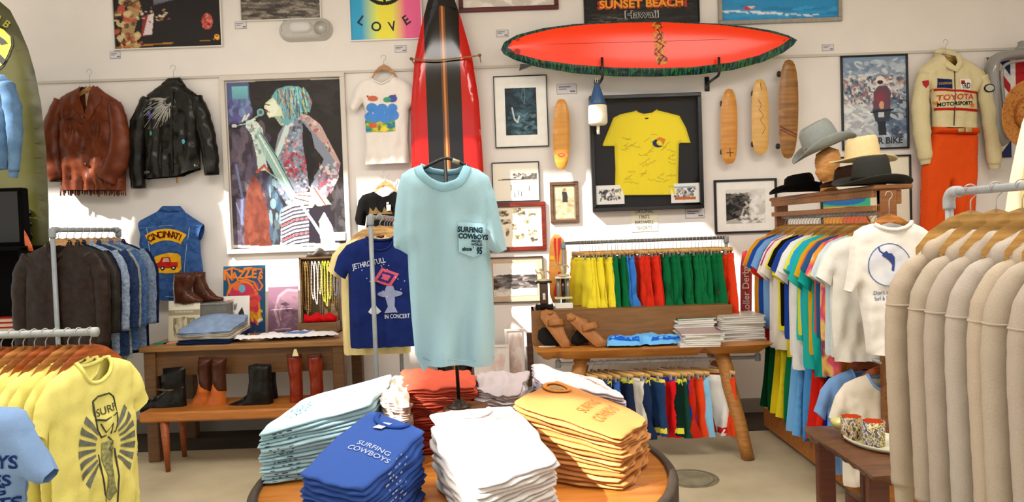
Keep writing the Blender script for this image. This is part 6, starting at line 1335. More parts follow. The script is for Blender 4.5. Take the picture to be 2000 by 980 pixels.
mobj('tray', join(box(0, -.16, .045, W_, .014, .09, .002), box(-W_/2+.007, -.09, .045, .014, .14, .09, .002), box(W_/2-.007, -.09, .045, .014, .14, .09, .002), box(0, -.09, .005, W_, .15, .01)), mat('#8a6842', 'wood', col2='#7a5a38'), t, smooth=False)
rc_ = [(-.13, 0), (.13, 0), (.14, .05), (.08, .085), (.03, .06), (-.02, .09), (-.07, .06), (-.12, .08)]
tt = thing('red_cloth', 'bright red crumpled cloth in the tray of the necklace case', 'cloth', ((A_.x+B_.x)/2, 5.64, TZ+.075)); mobj('cloth', Cloth(rc_, T=.04, Tb=.04, R=.03, fold=.008, crump=.03, wl=.04).vf, mat('#d8141c', 'cloth', rough=.4), tt)
nk = [(-.125, '#8a6a3a', .38, 'gold chain'), (-.105, '#a8884a', .42, 'long gold chain'), (-.085, '#6a4a24', .40, 'dark gold chain'), (-.055, '#d9d6cc', .30, 'silvery white bead'), (-.03, '#ece8e0', .34, 'white bead'), (.0, '#c8bea0', .26, 'pale cream bead'), (.03, '#d8d83a', .32, 'yellow bead'), (.05, '#e2dc50', .36, 'bright yellow bead'), (.075, '#c9cc34', .30, 'lime yellow bead'), (.105, '#8a6a3a', .36, 'bronze chain'), (.125, '#2c6a9c', .28, 'blue bead')]
for i, (x, c_, L, nm) in enumerate(nk):
    tt = thing('necklace', '%s necklace, %s from the left in the display case' % (nm, nth(i)), 'necklace', ((A_.x+B_.x)/2+x, 5.695, TZ+H_-.035), group='necklaces in the display case')
    w_ = .012; lp = [(w_*math.sin(a)*(1+.3*math.sin(a*2)), -.004*math.cos(a), -L/2+L/2*math.cos(a)) for a in [2*PI*k_/30 for k_ in range(31)]]
    mobj('strand', join(*[xf(lathe([(0, -.005), (.004, -.003), (.0055, 0), (.004, .003), (0, .005)], 6), p_) for p_ in lp[:-1:1]], tube(lp, .003, 5)), mat(c_, 'plastic', rough=.25), tt)
# boots on the bench
Yb = 5.12
t, cl = boot('black ankle boot on the bench, pointing left, nearest the left end', [(318, 719), (362, 715), (362, 748), (364, 772), (365, 803), (345, 806), (300, 806), (276, 803), (273, 792), (286, 780), (308, 773), (322, 762), (316, 745)], Yb, BLK, sole=[(365, 798), (366, 806), (276, 808), (272, 800)])
mobj('strap', cl.line(pxs(t, [(312, 758), (335, 760), (361, 755)], Yb), .008, .006), mat('#6a5a48', 'leather'), t)
boot('second black ankle boot behind the first at the left end of the bench', [(312, 722), (348, 719), (350, 760), (352, 800), (290, 801), (282, 792), (305, 778), (314, 765)], Yb+.13, BLK)
TN = mat('#a8521c', 'leather', rough=.25, col2='#bf6a2a', scale=10); DBR = mat('#3a1c12', 'leather', rough=.3, col2='#4c281a', scale=14)
for nm, dx, yy in (('tan western boot with a dark shaft on the bench, left of its pair', -27, Yb+.05), ('tan western boot with a dark shaft on the bench, right of its pair', 0, Yb)):
    k_ = [(415, 750), (442, 750), (442, 775), (443, 800), (432, 802), (420, 800), (404, 805), (393, 803), (392, 796), (402, 784), (410, 770)]
    sh_ = [(415, 697), (443, 698), (441, 730), (443, 762), (432, 770), (420, 764), (416, 745), (413, 720)]
    boot(nm, [(x+dx, y) for x, y in k_], yy, TN, shaft=[(x+dx, y) for x, y in sh_], sm=DBR, sole=[(x+dx, y) for x, y in [(443, 798), (443, 806), (392, 809), (391, 801)]])
for nm, dx, yy in (('black cowboy boot on the bench between tan and red boots, nearer one', 0, Yb-.02), ('black cowboy boot standing behind its nearer twin on the bench', 9, Yb+.14)):
    k_ = [(485, 714), (500, 710), (530, 711), (530, 745), (534, 775), (534, 803), (512, 803), (490, 801), (452, 803), (443, 798), (445, 790), (468, 781), (482, 770), (486, 745)]
    boot(nm, [(x+dx, y-dx*.3) for x, y in k_], yy, BLK, sole=[(x+dx, y) for x, y in [(534, 798), (535, 806), (444, 807), (443, 799)]])
RB = mat('#8a2f18', 'leather', rough=.22, col2='#6a2010', scale=12)
for nm, dx in (('tall red-brown boot on the bench, left of its pair', 0), ('tall red-brown boot on the bench, right of its pair', 40)):
    k_ = [(560, 693), (588, 692), (590, 720), (592, 760), (592, 800), (590, 808), (566, 808), (566, 780), (566, 745), (562, 720)]
    boot(nm, [(x+dx, y) for x, y in k_], Yb, RB, shaft=[(x+dx, y) for x, y in [(559, 691), (589, 690), (590, 699), (560, 700)]], sm=DBR)
t = thing('paper_tag', 'cream paper tag sticking out of the left tall red-brown boot', 'label', P(576, 690, Yb-.05)); mobj('tag', prism([(-.02, -.02), (.025, -.02), (.012, .03), (-.005, .03)], 0, .002), mat('#e8d8a8', 'paper'), t, smooth=False)
# ================================================================ dark cabinet at the far left
t = thing('cabinet', 'black cabinet with a shelf at the left edge behind the jackets', 'cabinet', (P(-30, 700, 4.95).x, 5.05, 0))
xr = P(57, 600, 4.95).x-t.location.x; zt_ = P(20, 485, 4.95).z
BKW = mat('#060505', 'cloth')
zs = P(10, 645, 4.95).z
mobj('cabinet_body', join(box(xr-.4, 0, zs/2, .8, .3, zs, .006), box(xr-.4, .10, (zs+zt_)/2, .8, .1, zt_-zs), box(xr-.01, -.02, (zs+zt_)/2, .02, .26, zt_-zs), box(xr-.4, 0, zt_, .8, .32, .03, .004)), BKW, t, smooth=False)
t2 = thing('television', 'black screen standing on the black cabinet at the left edge', 'screen', (P(-30, 420, 5.0).x, 5.08, zt_+.016))
x2 = P(36, 420, 5.0).x-t2.location.x; z2 = P(10, 366, 5.0).z-zt_-.016
mobj('casing', box(x2-.3, 0, z2/2, .6, .08, z2, .008), mat('#060505', 'cloth'), t2, smooth=False); mobj('screen_glass', box(x2-.3, -.043, z2/2, .55, .006, z2-.05, .002), mat('#030303', 'plastic', rough=.5), t2, smooth=False)
for i, (py, w_) in enumerate(((637, 24), (622, 26), (608, 28))):
    t3 = thing('book', '%s red book in the small pile inside the black cabinet' % ('lowest', 'middle', 'topmost')[i], 'book', (P(8, py, 4.87).x, 4.90, zs+.032*i+.001), group='red books in the black cabinet')
    mobj('cover', join(box(0, 0, .002, .16, .12, .004), box(0, 0, .028, .16, .12, .004), box(-.078, 0, .015, .004, .12, .03)), mat('#b01818', 'paper'), t3, smooth=False); mobj('pages', box(.003, .002, .015, .148, .112, .021), mat('#c8bca8', 'paper'), t3, smooth=False)
t = thing('surf_fin', 'orange surfboard fin propped on the black cabinet', 'fin', P(60, 490, 4.98)); mobj('fin', Cloth(pxs(t, [(47, 448), (54, 460), (62, 478), (66, 490), (52, 491), (48, 475)], 4.98), T=.012, Tb=.012, R=.02, fold=0).vf, mat('#c85a20', 'gloss', rough=.35), t)
t.location.z = zt_+.016 if False else t.location.z
# ================================================================ right table
RZ = .77; rx0 = P(1046, 690, 4.85).x; rx1 = P(1517, 672, 4.85).x
t = thing('live_edge_table', 'long live-edge wooden table on splayed log legs at the right wall', 'table', ((rx0+rx1)/2, 5.13, 0))
hw_ = (rx1-rx0)/2; r = random.Random(5)
ed = [(-hw_, -.22), (-hw_+.01, -.27)]+[(-hw_+.05+(2*hw_-.1)*i/14, -.285+.014*math.sin(i*1.4)) for i in range(15)]+[(hw_-.005, -.24), (hw_, -.1), (hw_+.01, .1), (hw_-.03, .28)]+[(hw_-.06-(2*hw_-.12)*i/8, .285) for i in range(9)]+[(-hw_-.005, .2)]
cl = Cloth(ed, T=.004, Tb=.06, R=.02, fold=.0, h=.06); v, f = cl.vf; v = [(x, z, RZ-.004-y) for x, y, z in v]
OKW = mat('#b06c28', 'wood', col2='#c8863c', rough=.35, scale=4)
mobj('table_top', (v, [q[::1] for q in f]), OKW, t)
LW_ = mat('#b8803e', 'wood', col2='#9c642c', rough=.5)
lx = lambda px, py, Y: P(px, py, Y).x-t.location.x
for nm, a_, b_ in (('leg', (lx(1408, 702, 4.98), -.15, RZ-.05), (lx(1462, 898, 4.80), -.33, 0)), ('leg', (lx(1138, 700, 4.98), -.12, RZ-.05), (lx(1090, 900, 4.80), -.30, 0)), ('leg', (lx(1392, 702, 5.2), .12, RZ-.05), (lx(1440, 898, 5.4), .24, 0)), ('leg', (lx(1145, 700, 5.2), .12, RZ-.05), (lx(1105, 898, 5.4), .24, 0))):
    a_ = Vector(a_); b_ = Vector(b_); mobj(nm, tube([a_.lerp(b_, k_/6)+Vector((.004*math.sin(k_*2), .003*math.cos(k_*3), 0)) for k_ in range(7)], [.052, .05, .049, .047, .046, .045, .043], 16), LW_, t)
A_ = P(1039, 612, 5.05); B_ = P(1405, 605, 5.3)
t = thing('riser_box', 'long low wooden riser box at the back of the right-hand table', 'box', (0, 0, RZ)); bz = .25
X0 = P(1040, 640, 5.1).x; X1 = P(1408, 640, 5.4).x
mobj('box_body', join(box((X0+X1)/2, 5.26, bz-.01, X1-X0, .30, .02, .003), box((X0+X1)/2, 5.115, bz/2, X1-X0, .014, bz), box(X0+.008, 5.26, bz/2, .016, .29, bz), box(X1-.008, 5.26, bz/2, .016, .29, bz), box((X0+X1)/2, 5.40, bz/2, X1-X0, .014, bz)), mat('#8a5f34', 'wood', col2='#775028'), t, smooth=False)
for o_ in t.children: pass
t.location = (X0, 5.26, RZ)
for o_ in t.children: o_.location = (-X0, -5.26, 0)
RT = RZ+bz
# trophies
for i, (px, pyt, Y, nm, colu) in enumerate(((1063, 521, 5.2, 'left', '#5a3e28'), (1101, 508, 5.24, 'right', '#2a2624'))):
    b = P(px, 600, Y); ztop = P(px, pyt, Y).z-RT
    t = thing('trophy', 'trophy with a gilt figure on top, %s one of two on the riser box' % nm, 'trophy', (b.x, Y, RT), group='trophies on the riser box')
    mobj('plinth', join(box(0, 0, .02, .13, .10, .04, .004)), mat('#15120f' if i == 0 else '#e6e2d8', 'gloss'), t, smooth=False)
    hcol = ztop*.62
    if i == 0: mobj('column', box(0, 0, .04+(hcol-.04)/2, .06, .05, hcol-.04, .004), mat('#4a3424', 'gloss', rough=.15), t, smooth=False); mobj('plate', box(0, -.028, hcol*.5, .02, .004, .05, .002), mat('#dcd8cc', 'metal'), t, smooth=False)
    else:
        for x in (-.035, 0, .035): mobj('column', tube([(x, 0, .04), (x, 0, hcol)], .014, 12), mat('#8a8478' if x else '#1e1a18', 'metal', rough=.15), t)
        mobj('gilt_band', box(0, 0, .075, .13, .07, .016, .004), mat('#e0d2a0', 'metal', rough=.2), t, smooth=False)
    mobj('top_plate', box(0, 0, hcol+.008, .12, .08, .016, .004), mat('#0f0d0c' if i == 0 else '#e8e4da', 'gloss'), t, smooth=False)
    fg = mat('#cdb98a', 'metal', rough=.2); z0 = hcol+.016; s_ = (ztop-z0)/.13
    mobj('figure', join(tube([(0, 0, z0), (0, 0, z0+.045*s_), (-.01, 0, z0+.085*s_)], [.012, .012, .016], 8), xf(lathe([(0, -.013), (.011, -.006), (.012, .003), (0, .014)], 10), (-.015, 0, z0+.105*s_)), tube([(-.008, 0, z0+.08*s_), (-.045, -.01, z0+.075*s_), (-.055, -.01, z0+.11*s_)], .006, 6), tube([(-.008, 0, z0+.08*s_), (.03, -.01, z0+.095*s_), (.045, 0, z0+.07*s_)], .006, 6), lathe([(.05, z0), (.045, z0+.012*s_), (.02, z0+.02*s_), (.0, z0+.025*s_)], 14)), fg, t)
t, cl = deck('orange skateboard with red flames and a yellow flower standing on the riser box', [(1083, 456), (1092, 458), (1101, 468), (1107, 490), (1107, 530), (1100, 570), (1092, 590), (1080, 592), (1074, 575), (1072, 530), (1073, 490), (1076, 466)], 5.36, mat('#e8a04a', 'wood', col2='#d98e3a', rough=.35))
RDm = mat('#d8241c', 'plain')
mobj('red_flame', cl.decal(pxs(t, [(1082, 463), (1086, 466), (1087, 520), (1084, 500), (1081, 475)], 5.36), .02, .002), RDm, t); mobj('red_flame', cl.decal(pxs(t, [(1089, 466), (1095, 463), (1096, 475), (1092, 500), (1090, 520)], 5.36), .02, .002), RDm, t); mobj('red_flame', cl.decal(pxs(t, [(1090, 530), (1095, 530), (1092, 560), (1084, 588), (1081, 570), (1086, 550)], 5.36), .02, .002), RDm, t)
mobj('flower_mark', cl.decal(ngon(*pxs(t, [(1078, 503)], 5.36)[0], .018, .018, 8), .02, .002), mat('#f2c020', 'plain'), t)
# sandals
SD_ = mat('#a87040', 'leather', rough=.4, col2='#925c30', scale=14); DSL = mat('#171310', 'leather', rough=.7); EDG = mat('#c07a44', 'leather', rough=.5)
def sandal(label, pts, Y, straps, lean, bands):
    xs = [p[0] for p in pts]; zb = RZ+.003
    t = thing('sandal', label, 'sandal', (P(sum(xs)/len(xs), 660, Y).x, Y, zb), group='leather sandals on the right-hand table', rx=lean)
    L_ = pxs(t, pts, Y); z0 = min(p[1] for p in L_); L_ = [(p[0], p[1]-z0) for p in L_]; 
    cl = Cloth(L_, T=.012, Tb=.012, R=.012, fold=0, h=.018)
    mobj('sole', cl.vf, SD_, t); o = xf(Cloth([(x*1.0, z) for x, z in L_], T=.004, Tb=.008, R=.01, fold=0, h=.02).vf, (0, .012, 0)); mobj('rubber_base', o, DSL, t)
    for (a_, b_, hgt, wd_) in bands:
        a3 = pxs(t, [a_, b_], Y); p0 = Vector((a3[0][0], -.008, a3[0][1]-z0)); p1 = Vector((a3[1][0], -.008, a3[1][1]-z0)); pa_ = []
        for k_ in range(9):
            s_ = k_/8; p_ = p0.lerp(p1, s_); p_.y -= hgt*math.sin(PI*s_)**.8; pa_.append(p_)
        ax = (p1-p0).normalized(); wv = Vector((-ax.z, 0, ax.x))
        mobj('strap', tube(pa_, .003, 10, flat=wd_, up=tuple(wv)), SD_, t)
    t.scale = (1.15, 1, 1.12)
    return t
def dsole(label, pts, Y):
    zb = RZ+.003; xs = [p[0] for p in pts]
    t = thing('sandal', label, 'sandal', (P(sum(xs)/len(xs), 660, Y).x, Y, zb), group='leather sandals on the right-hand table', rx=-.25)
    L_ = pxs(t, pts, Y); z0 = min(p[1] for p in L_); L_ = [(p[0], p[1]-z0) for p in L_]
    mobj('rubber_base', Cloth(L_, T=.01, Tb=.006, R=.012, fold=0, h=.018).vf, DSL, t); mobj('sole', xf(Cloth([(x*1.03, z*1.03) for x, z in L_], T=.004, Tb=.012, R=.01, fold=0, h=.02).vf, (0, .01, 0)), EDG, t)
    return t
dsole('sandal showing its dark sole, left side of the left pair', [(1051, 640), (1060, 633), (1075, 635), (1087, 650), (1098, 664), (1090, 669), (1062, 668), (1050, 656)], 5.06)
sandal('tan sandal with one broad strap leaning up, front of the left pair', [(1061, 606), (1070, 602), (1084, 606), (1096, 622), (1102, 645), (1110, 662), (1108, 670), (1096, 671), (1084, 655), (1070, 635), (1060, 618)], 4.96, 0, -.35, [((1072, 628), (1100, 626), .03, .022), ((1073, 612), (1081, 608), .014, .008)])
dsole('sandal showing its dark sole, left side of the right pair', [(1116, 656), (1128, 642), (1142, 640), (1156, 658), (1150, 666), (1126, 673), (1115, 668)], 5.04)
sandal('tan sandal with one broad strap leaning up, front of the right pair', [(1112, 614), (1120, 610), (1134, 618), (1150, 628), (1164, 645), (1180, 662), (1178, 670), (1162, 672), (1144, 655), (1126, 636), (1113, 622)], 4.93, 0, -.35, [((1138, 640), (1166, 632), .03, .022), ((1117, 624), (1128, 620), .014, .008)])
sandal('tan sandal tucked behind the right pair, toe pointing up', [(1121, 596), (1130, 592), (1144, 596), (1154, 612), (1160, 630), (1150, 640), (1134, 628), (1122, 612)], 5.06, 0, -.2, [((1126, 606), (1148, 602), .02, .012)])
# shorts, magazines, cards
so_ = [(-.27, -.10), (-.05, -.13), (-.01, -.08), (.02, -.12), (.22, -.09), (.28, -.04), (.10, .10), (.0, .12), (-.12, .07), (-.20, .08), (-.27, .0)]
t, cl, zm = lay('swim_shorts', 'sky blue swim shorts with blue hems lying flat on the right-hand table', 'shorts', so_, (P(1258, 655, 4.98).x, 5.0, RZ+.004), mat('#6fb8f4', 'cloth'), T=.05, fold=.0015, seed=6, crump=.018)
cloth_o = t.children[0]
for pts_ in ([(-.26, -.09), (-.05, -.125), (-.05, -.095), (-.24, -.055)], [(.03, -.11), (.21, -.085), (.25, -.055), (.05, -.08)]):
    dv = cl.decal(pts_, .02, .002); mobj('hem_band', ([(x, z, -y-zm) for x, y, z in dv[0]], dv[1]), mat('#1c5cd0', 'cloth'), t)
lay('swim_shorts', 'yellow and red swim shorts folded beneath the sky blue pair', 'shorts', [(-.30, -.04), (-.1, -.06), (.2, -.04), (.18, .14), (-.22, .14)], (P(1250, 650, 5.03).x, 5.03, RZ+.001), multi_mat(['#f0e060', '#f4e878', '#d8382c', '#2c6ad0'], (9, 9, 9), .8, .35, .65), T=.012, fold=.002, crump=.004)
def mags(px0, px1, pyb, Y, n, where, seed, thk=.0135):
    r = random.Random(seed); xa = P(px0, pyb, Y).x; xb = P(px1, pyb, Y).x; w_ = xb-xa
    for i in range(n):
        c_ = r.choice(['#e4e0dc', '#d8d4d0', '#ece8e4', '#c9c8d0', '#e8e2d4']); pos_ = 'top' if i == n-1 else 'bottom' if i == 0 else nth(n-1-i)+' from top'
        t = thing('magazine', '%s magazine, %s of the %s pile, right-hand table' % ('pale' if i < n-1 else 'pictured', pos_, where), 'magazine', ((xa+xb)/2+r.uniform(-.012, .012), Y+.14+r.uniform(-.01, .01), RZ+.001+i*thk), math.radians(r.uniform(-5, 5)), 'magazines on the right-hand table')
        mobj('pages', box(0, 0, thk/2, w_-.006, .25, thk*.8), mat('#e6e2da', 'paper'), t, smooth=False)
        cc = '#2c6a4c' if (i == n-1 and where == 'back') else '#b09898' if (i == n-1 and where == 'front') else '#c8c0b4' if i == n-1 else c_
        mobj('cover', join(box(0, 0, thk-.001-.0006, w_, .255, .0016), box(0, 0, .0012, w_, .255, .0016), box(-w_/2+.001, 0, thk/2, .002, .255, thk-.002)), mat(cc, 'paper', rough=.35), t, smooth=False)
mags(1320, 1398, 655, 5.06, 12, 'back', 1); mags(1334, 1413, 668, 4.80, 7, 'front', 2); mags(1410, 1496, 655, 5.0, 13, 'right', 3)
for px_, py_, w_, nm in ((1069, 676, .12, 'left'), (1462, 662, .15, 'right')):
    p_ = PZ(px_, py_, RZ+.002); t = thing('price_card', 'white card lying on the right-hand table near its %s end' % nm, 'label', (p_.x, max(p_.y, 4.9), RZ+.001)); mobj('card', box(0, 0, .0015, w_, .04, .003), mat('#ece8e2', 'paper'), t, smooth=False)
# red skateboard with script
t, cl = deck('red skateboard with white script standing upright right of the shorts', [(1450, 492), (1458, 489), (1465, 494), (1469, 520), (1468, 640), (1446, 640), (1446, 520)], 5.5, mat('#a81c24', 'gloss', rough=.3), name='skateboard')
q = pxs(t, [(1456, 560)], 5.5)[0]; mobj('script_lettering', cl.text('Roller Derby', q[0], q[1]-.02, .05, rot=PI/2, bold=.01), mat('#ece4e0', 'plain'), t)
# leaning canvases behind the blue shirt
for i, (tl, br, nm, Y, fc) in enumerate((((985, 640), (1030, 850), 'tall white framed canvas leaning at the wall, right of the blue display T-shirt', 5.86, '#e8e0dc'), ((925, 672), (1000, 850), 'pale pink framed print leaning at the wall behind the blue display T-shirt', 5.74, '#f2ece8'))):
    c = Cv(0, 0, 40, 100, 50, '#f2eae6', 50+i); c.blobs(['#e8c4bc', '#f6f0ec', '#d8b0a8', '#f0dcd6'], 60, 6, 8, (4, 8, 36, 90), .5)
    A_ = P(*tl, Y); B_ = P(*br, Y); W_ = B_.x-A_.x; H_ = A_.z-.01
    t = thing('framed_canvas', nm, 'picture', ((A_.x+B_.x)/2, Y-.06, .0), rx=-.08)
    fw = .018; mobj('frame', join(box(0, .01, H_-fw/2, W_, .03, fw), box(0, .01, fw/2, W_, .03, fw), box(-W_/2+fw/2, .01, H_/2, fw, .03, H_-2*fw), box(W_/2-fw/2, .01, H_/2, fw, .03, H_-2*fw)), mat(fc, 'plain'), t, smooth=False)
    c.obj('print', W_-2*fw, H_-2*fw, t, (0, .004, H_/2), .5); mobj('backing', box(0, .014, H_/2, W_-.01, .01, H_-.01), mat('#c8b8a8', 'wood'), t, smooth=False)
t = thing('framed_canvas', 'dark brown framed board leaning beside the white canvas', 'picture', (P(1036, 700, 5.86).x, 5.82, 0), rx=-.06); mobj('board', box(0, 0, .38, .05, .03, .76, .004), mat('#5a3420', 'wood'), t, smooth=False)
# floor drain
p_ = PZ(1350, 934, 0); t = thing('floor_cover', 'round metal cover set in the concrete floor, right of the round table', 'floor cover', (p_.x, p_.y, 0))
mobj('cover_ring', lathe([(.0, .004), (.115, .004), (.12, .003), (.125, .006), (.135, .006), (.14, .001)], 32), mat('#8f8870', 'concrete', scale=9), t)
mobj('patch_ring', lathe([(.14, .0008), (.17, .0016), (.172, .0004)], 32, cap=False), mat('#857c66', 'concrete', scale=12), t)
# ================================================================ round table
CX, CY, RZT = -.19, 2.53, .75; RT_ = .715
t = thing('round_table', 'round wooden display table with a dark iron rim, centre front', 'table', (CX, CY, 0))
mobj('table_top', lathe([(.0, RZT-.03), (RT_-.012, RZT-.03), (RT_-.012, RZT-.004), (.0, RZT)], 72), mat('#b0622a', 'wood', col2='#d08a3c', rough=.28, scale=3), t)
mobj('iron_rim', lathe([(RT_-.012, RZT-.11), (RT_-.012, RZT+.004), (RT_-.004, RZT+.010), (RT_+.012, RZT+.008), (RT_+.022, RZT-.005), (RT_+.022, RZT-.10), (RT_+.012, RZT-.112), (RT_-.012, RZT-.11)], 96, cap=False), mat('#3a2e24', 'metal', rough=.55, var=.2), t)
mobj('pedestal', lathe([(.28, 0), (.28, .03), (.09, .06), (.06, .14), (.055, .5), (.10, .66), (.16, RZT-.03)], 32), mat('#3a2e24', 'metal', rough=.5), t)
bt = RZT
t = thing('riser_block', 'small round wooden riser on the table under the shirt stand', 'riser', (-.19, 2.66, bt)); mobj('block', lathe([(.0, .0), (.085, .0), (.088, .005), (.088, .195), (.082, .2), (.0, .2)], 32), mat('#7a4c28', 'wood'), t)
# stacks -------------------------------------------------------------------------------------------------
def fmatc(): return mat('obj', 'cloth', var=.05)
def decal_on(top, W4, Hh, m, uvpoly=None, string=None, c=(.5, .5), h=.03, rot=0, bold=.01, sx=1, name='printed_lettering', z0=RZT, off=.0025, tri=None):
    """print on the top sheet: u to the right, v away from the front edge"""
    t, (o, zb), pos = top
    wu = (W4[1]-W4[0]).length; wv = (W4[3]-W4[0]).length
    if string: 
        v, f = text2d(string, h, bold, sx); ca, sa = math.cos(rot), math.sin(rot); uv = [(c[0]+(x*ca-z*sa)/wu, c[1]+(x*sa+z*ca)/wv) for x, z in v]
    else:
        p, f0 = flat_mesh(uvpoly, .06); uv = [tuple(q) for q in p]; f = []
        for q in f0:
            a, b, cc = q; A, B, C_ = p[a], p[b], p[cc]; f.append(q if (B[0]-A[0])*(C_[1]-A[1])-(B[1]-A[1])*(C_[0]-A[0]) > 0 else (a, cc, b))
    V = []
    for u, v_ in uv:
        q = pos(u, v_); V.append((q.x-o.x, q.y-o.y, z0+.001+Hh(u, v_)+off-zb))
    return mobj(name, (V, f), m, t)
def edge_marks(out, W4, side, lo, hi, m, n0=0, every=1, seed=0, name='edge_print'):
    """ink of the print that wraps over the folded edge of each shirt"""
    r = random.Random(seed)
    for k, (t, (o, zb), pos) in enumerate(out):
        if k % every: continue
        me = t.children[0].data; zs = [v.co.z for v in me.vertices]; 
        parts = []
        for _ in range(r.randint(3, 6)):
            s = r.uniform(lo, hi); w_ = r.uniform(.006, .016)
            def pt(s, up): 
                u, v = {'front': (s, 0), 'right': (1, s), 'left': (0, s)}[side]; q = pos(u, v); q2 = pos(*{'front': (s, .1), 'right': (.9, s), 'left': (.1, s)}[side]); d = (q-q2).normalized()*.0135; return q+d
            a = pt(s, 0); b = pt(min(hi+.05, s+w_*2.2), 0); zt = up0(k, s, side); th_ = (zt[1]-zt[0])
            z1 = zt[0]+th_*.62-zb; z2 = zt[0]+th_*.9-zb
            parts.append(([(a.x-o.x, a.y-o.y, z1), (b.x-o.x, b.y-o.y, z1), (b.x-o.x, b.y-o.y, z2), (a.x-o.x, a.y-o.y, z2)], [(0, 1, 2, 3)]))
        mobj(name, join(*parts), m, t, smooth=False)
LBc = ['#a9cdd8', '#a3c6d2', '#b0d2dc', '#9fc3ce']
CW = 'folded T-shirts on the round table'
lbst, W4, Hh = stack('folded_tshirt', 'pale sky blue folded T-shirt', 'T-shirt', [(503, 848, 2.46), (722, 787, 2.58), (768, 730, 2.98), (598, 776, 2.86)], bt, 15, LBc, 'pale blue folded T-shirts', 'left on the round table', 11, wild=.007, dome=.012, lobes=1, bulge=.011)
INK = mat('#2c4a58', 'cloth')
for s_, c_, h_ in (('SURFING', (.27, .42), .024), ('COWBOYS', (.20, .42), .024), ('MALIBU', (.145, .42), .013), ("SINCE '95", (.09, .42), .020)): decal_on(lbst[-1], W4, Hh, INK, string=s_, c=c_, h=h_, rot=-PI/2+.1, sx=1.05, bold=.01)
def up0(k, s, side):
    return UPZ(k, s, side)
def mk_up(out, W4, Hh, n, base):
    th = 1.0/n
    def f(k, s, side):
        u, v = {'front': (s, 0), 'right': (1, s), 'left': (0, s)}[side]; H_ = Hh(u, v); return (base+H_*k/n, base+H_*(k+1)/n)
    return f
UPZ = mk_up(lbst, W4, Hh, 15, bt); edge_marks(lbst[:-1], W4, 'front', .06, .34, mat('#28424c', 'cloth'), seed=2)
blst, W4, Hh = stack('folded_tshirt', 'blue folded T-shirt', 'T-shirt', [(588, 921, 2.06), (708, 951, 1.93), (824, 838, 2.29), (724, 800, 2.50)], bt, 11, ['#36559f', '#314e96', '#3a5aa6', '#2e4a90'], 'blue folded T-shirts', 'front left on the round table', 12, wild=.006, dome=.012, lobes=1, bulge=.012)
LP = mat('#a9b8dc', 'cloth')
for s_, c_, h_ in (('SURFING', (.68, .47), .026), ('COWBOYS', (.68, .385), .026)): decal_on(blst[-1], W4, Hh, LP, string=s_, c=c_, h=h_, rot=.02, sx=.9, bold=.012)
UPZ = mk_up(blst, W4, Hh, 11, bt); edge_marks(blst, W4, 'right', .30, .62, LP, seed=5)
def neck_ring(top, W4, Hh, u=.5, v=.93, r=.075, col='obj', name='collar', z0=RZT, sq=.55):
    t, (o, zb), pos = top; pts = []
    wu = (W4[1]-W4[0]).length; wv = (W4[3]-W4[0]).length
    for k in range(25):
        a = PI*1.0+PI*k/24; uu = u+r/wu*math.cos(a); vv = v+.05+r*sq*2/wv*math.sin(a); q = pos(uu, vv); pts.append((q.x-o.x, q.y-o.y, z0+Hh(uu, vv)+.005-zb))
    return mobj(name, tube(pts, .009, 8, flat=.005, up=(0, 0, 1)), mat('obj', 'cloth'), t, color=col)
neck_ring(blst[-1], W4, Hh, .5, .93, .07, '#2a4c9c')
tt = thing('price_tag', 'small white paper tag lying on the top blue folded T-shirt', 'label', (*(blst[-1][2](.52, .78)), 0)); q = blst[-1][2](.48, .80); tt.location = (q.x, q.y, bt+Hh(.48, .8)+.004); tt.rotation_euler = (.04, 0, -.5)
mobj('tag', box(0, 0, .001, .035, .055, .002, .0005), mat('#efece8', 'paper'), tt, smooth=False)
whst, W4, Hh = stack('folded_tshirt', 'white folded T-shirt', 'T-shirt', [(935, 950, 1.925), (1085, 896, 2.12), (1000, 792, 2.42), (846, 806, 2.40)], bt, 12, ['#dcd6d2', '#d2cdc9', '#e0dad8', '#cfc9c6'], 'white folded T-shirts', 'front centre on the round table', 13, wild=.009, dome=.010, lobes=1, bulge=.014)
WI = mat('#a08478', 'cloth')
for s_, c_, h_ in (('SURFING', (.72, .80), .022), ('COWBOYS', (.74, .745), .022)): decal_on(whst[-1], W4, Hh, WI, string=s_, c=c_, h=h_, rot=.0, sx=.9)
neck_ring(whst[-1], W4, Hh, .45, .915, .07, '#dcd6d2')
orst, W4, Hh = stack('folded_tshirt', 'orange folded T-shirt', 'T-shirt', [(1004, 784, 2.47), (1213, 853, 2.285), (1262, 813, 2.58), (1086, 742, 2.85)], bt, 14, ['#cf9258', '#c6884e', '#d69c64', '#be7e46'], 'orange folded T-shirts', 'right on the round table', 14, wild=.010, dome=.014, lobes=1, bulge=.014)
OI = mat('#a86a2c', 'cloth')
for s_, c_, h_ in (('SURFING', (.56, .50), .038), ('COWBOYS', (.73, .50), .038)): decal_on(orst[-1], W4, Hh, OI, string=s_, c=c_, h=h_, rot=PI/2, sx=.95, bold=.0)
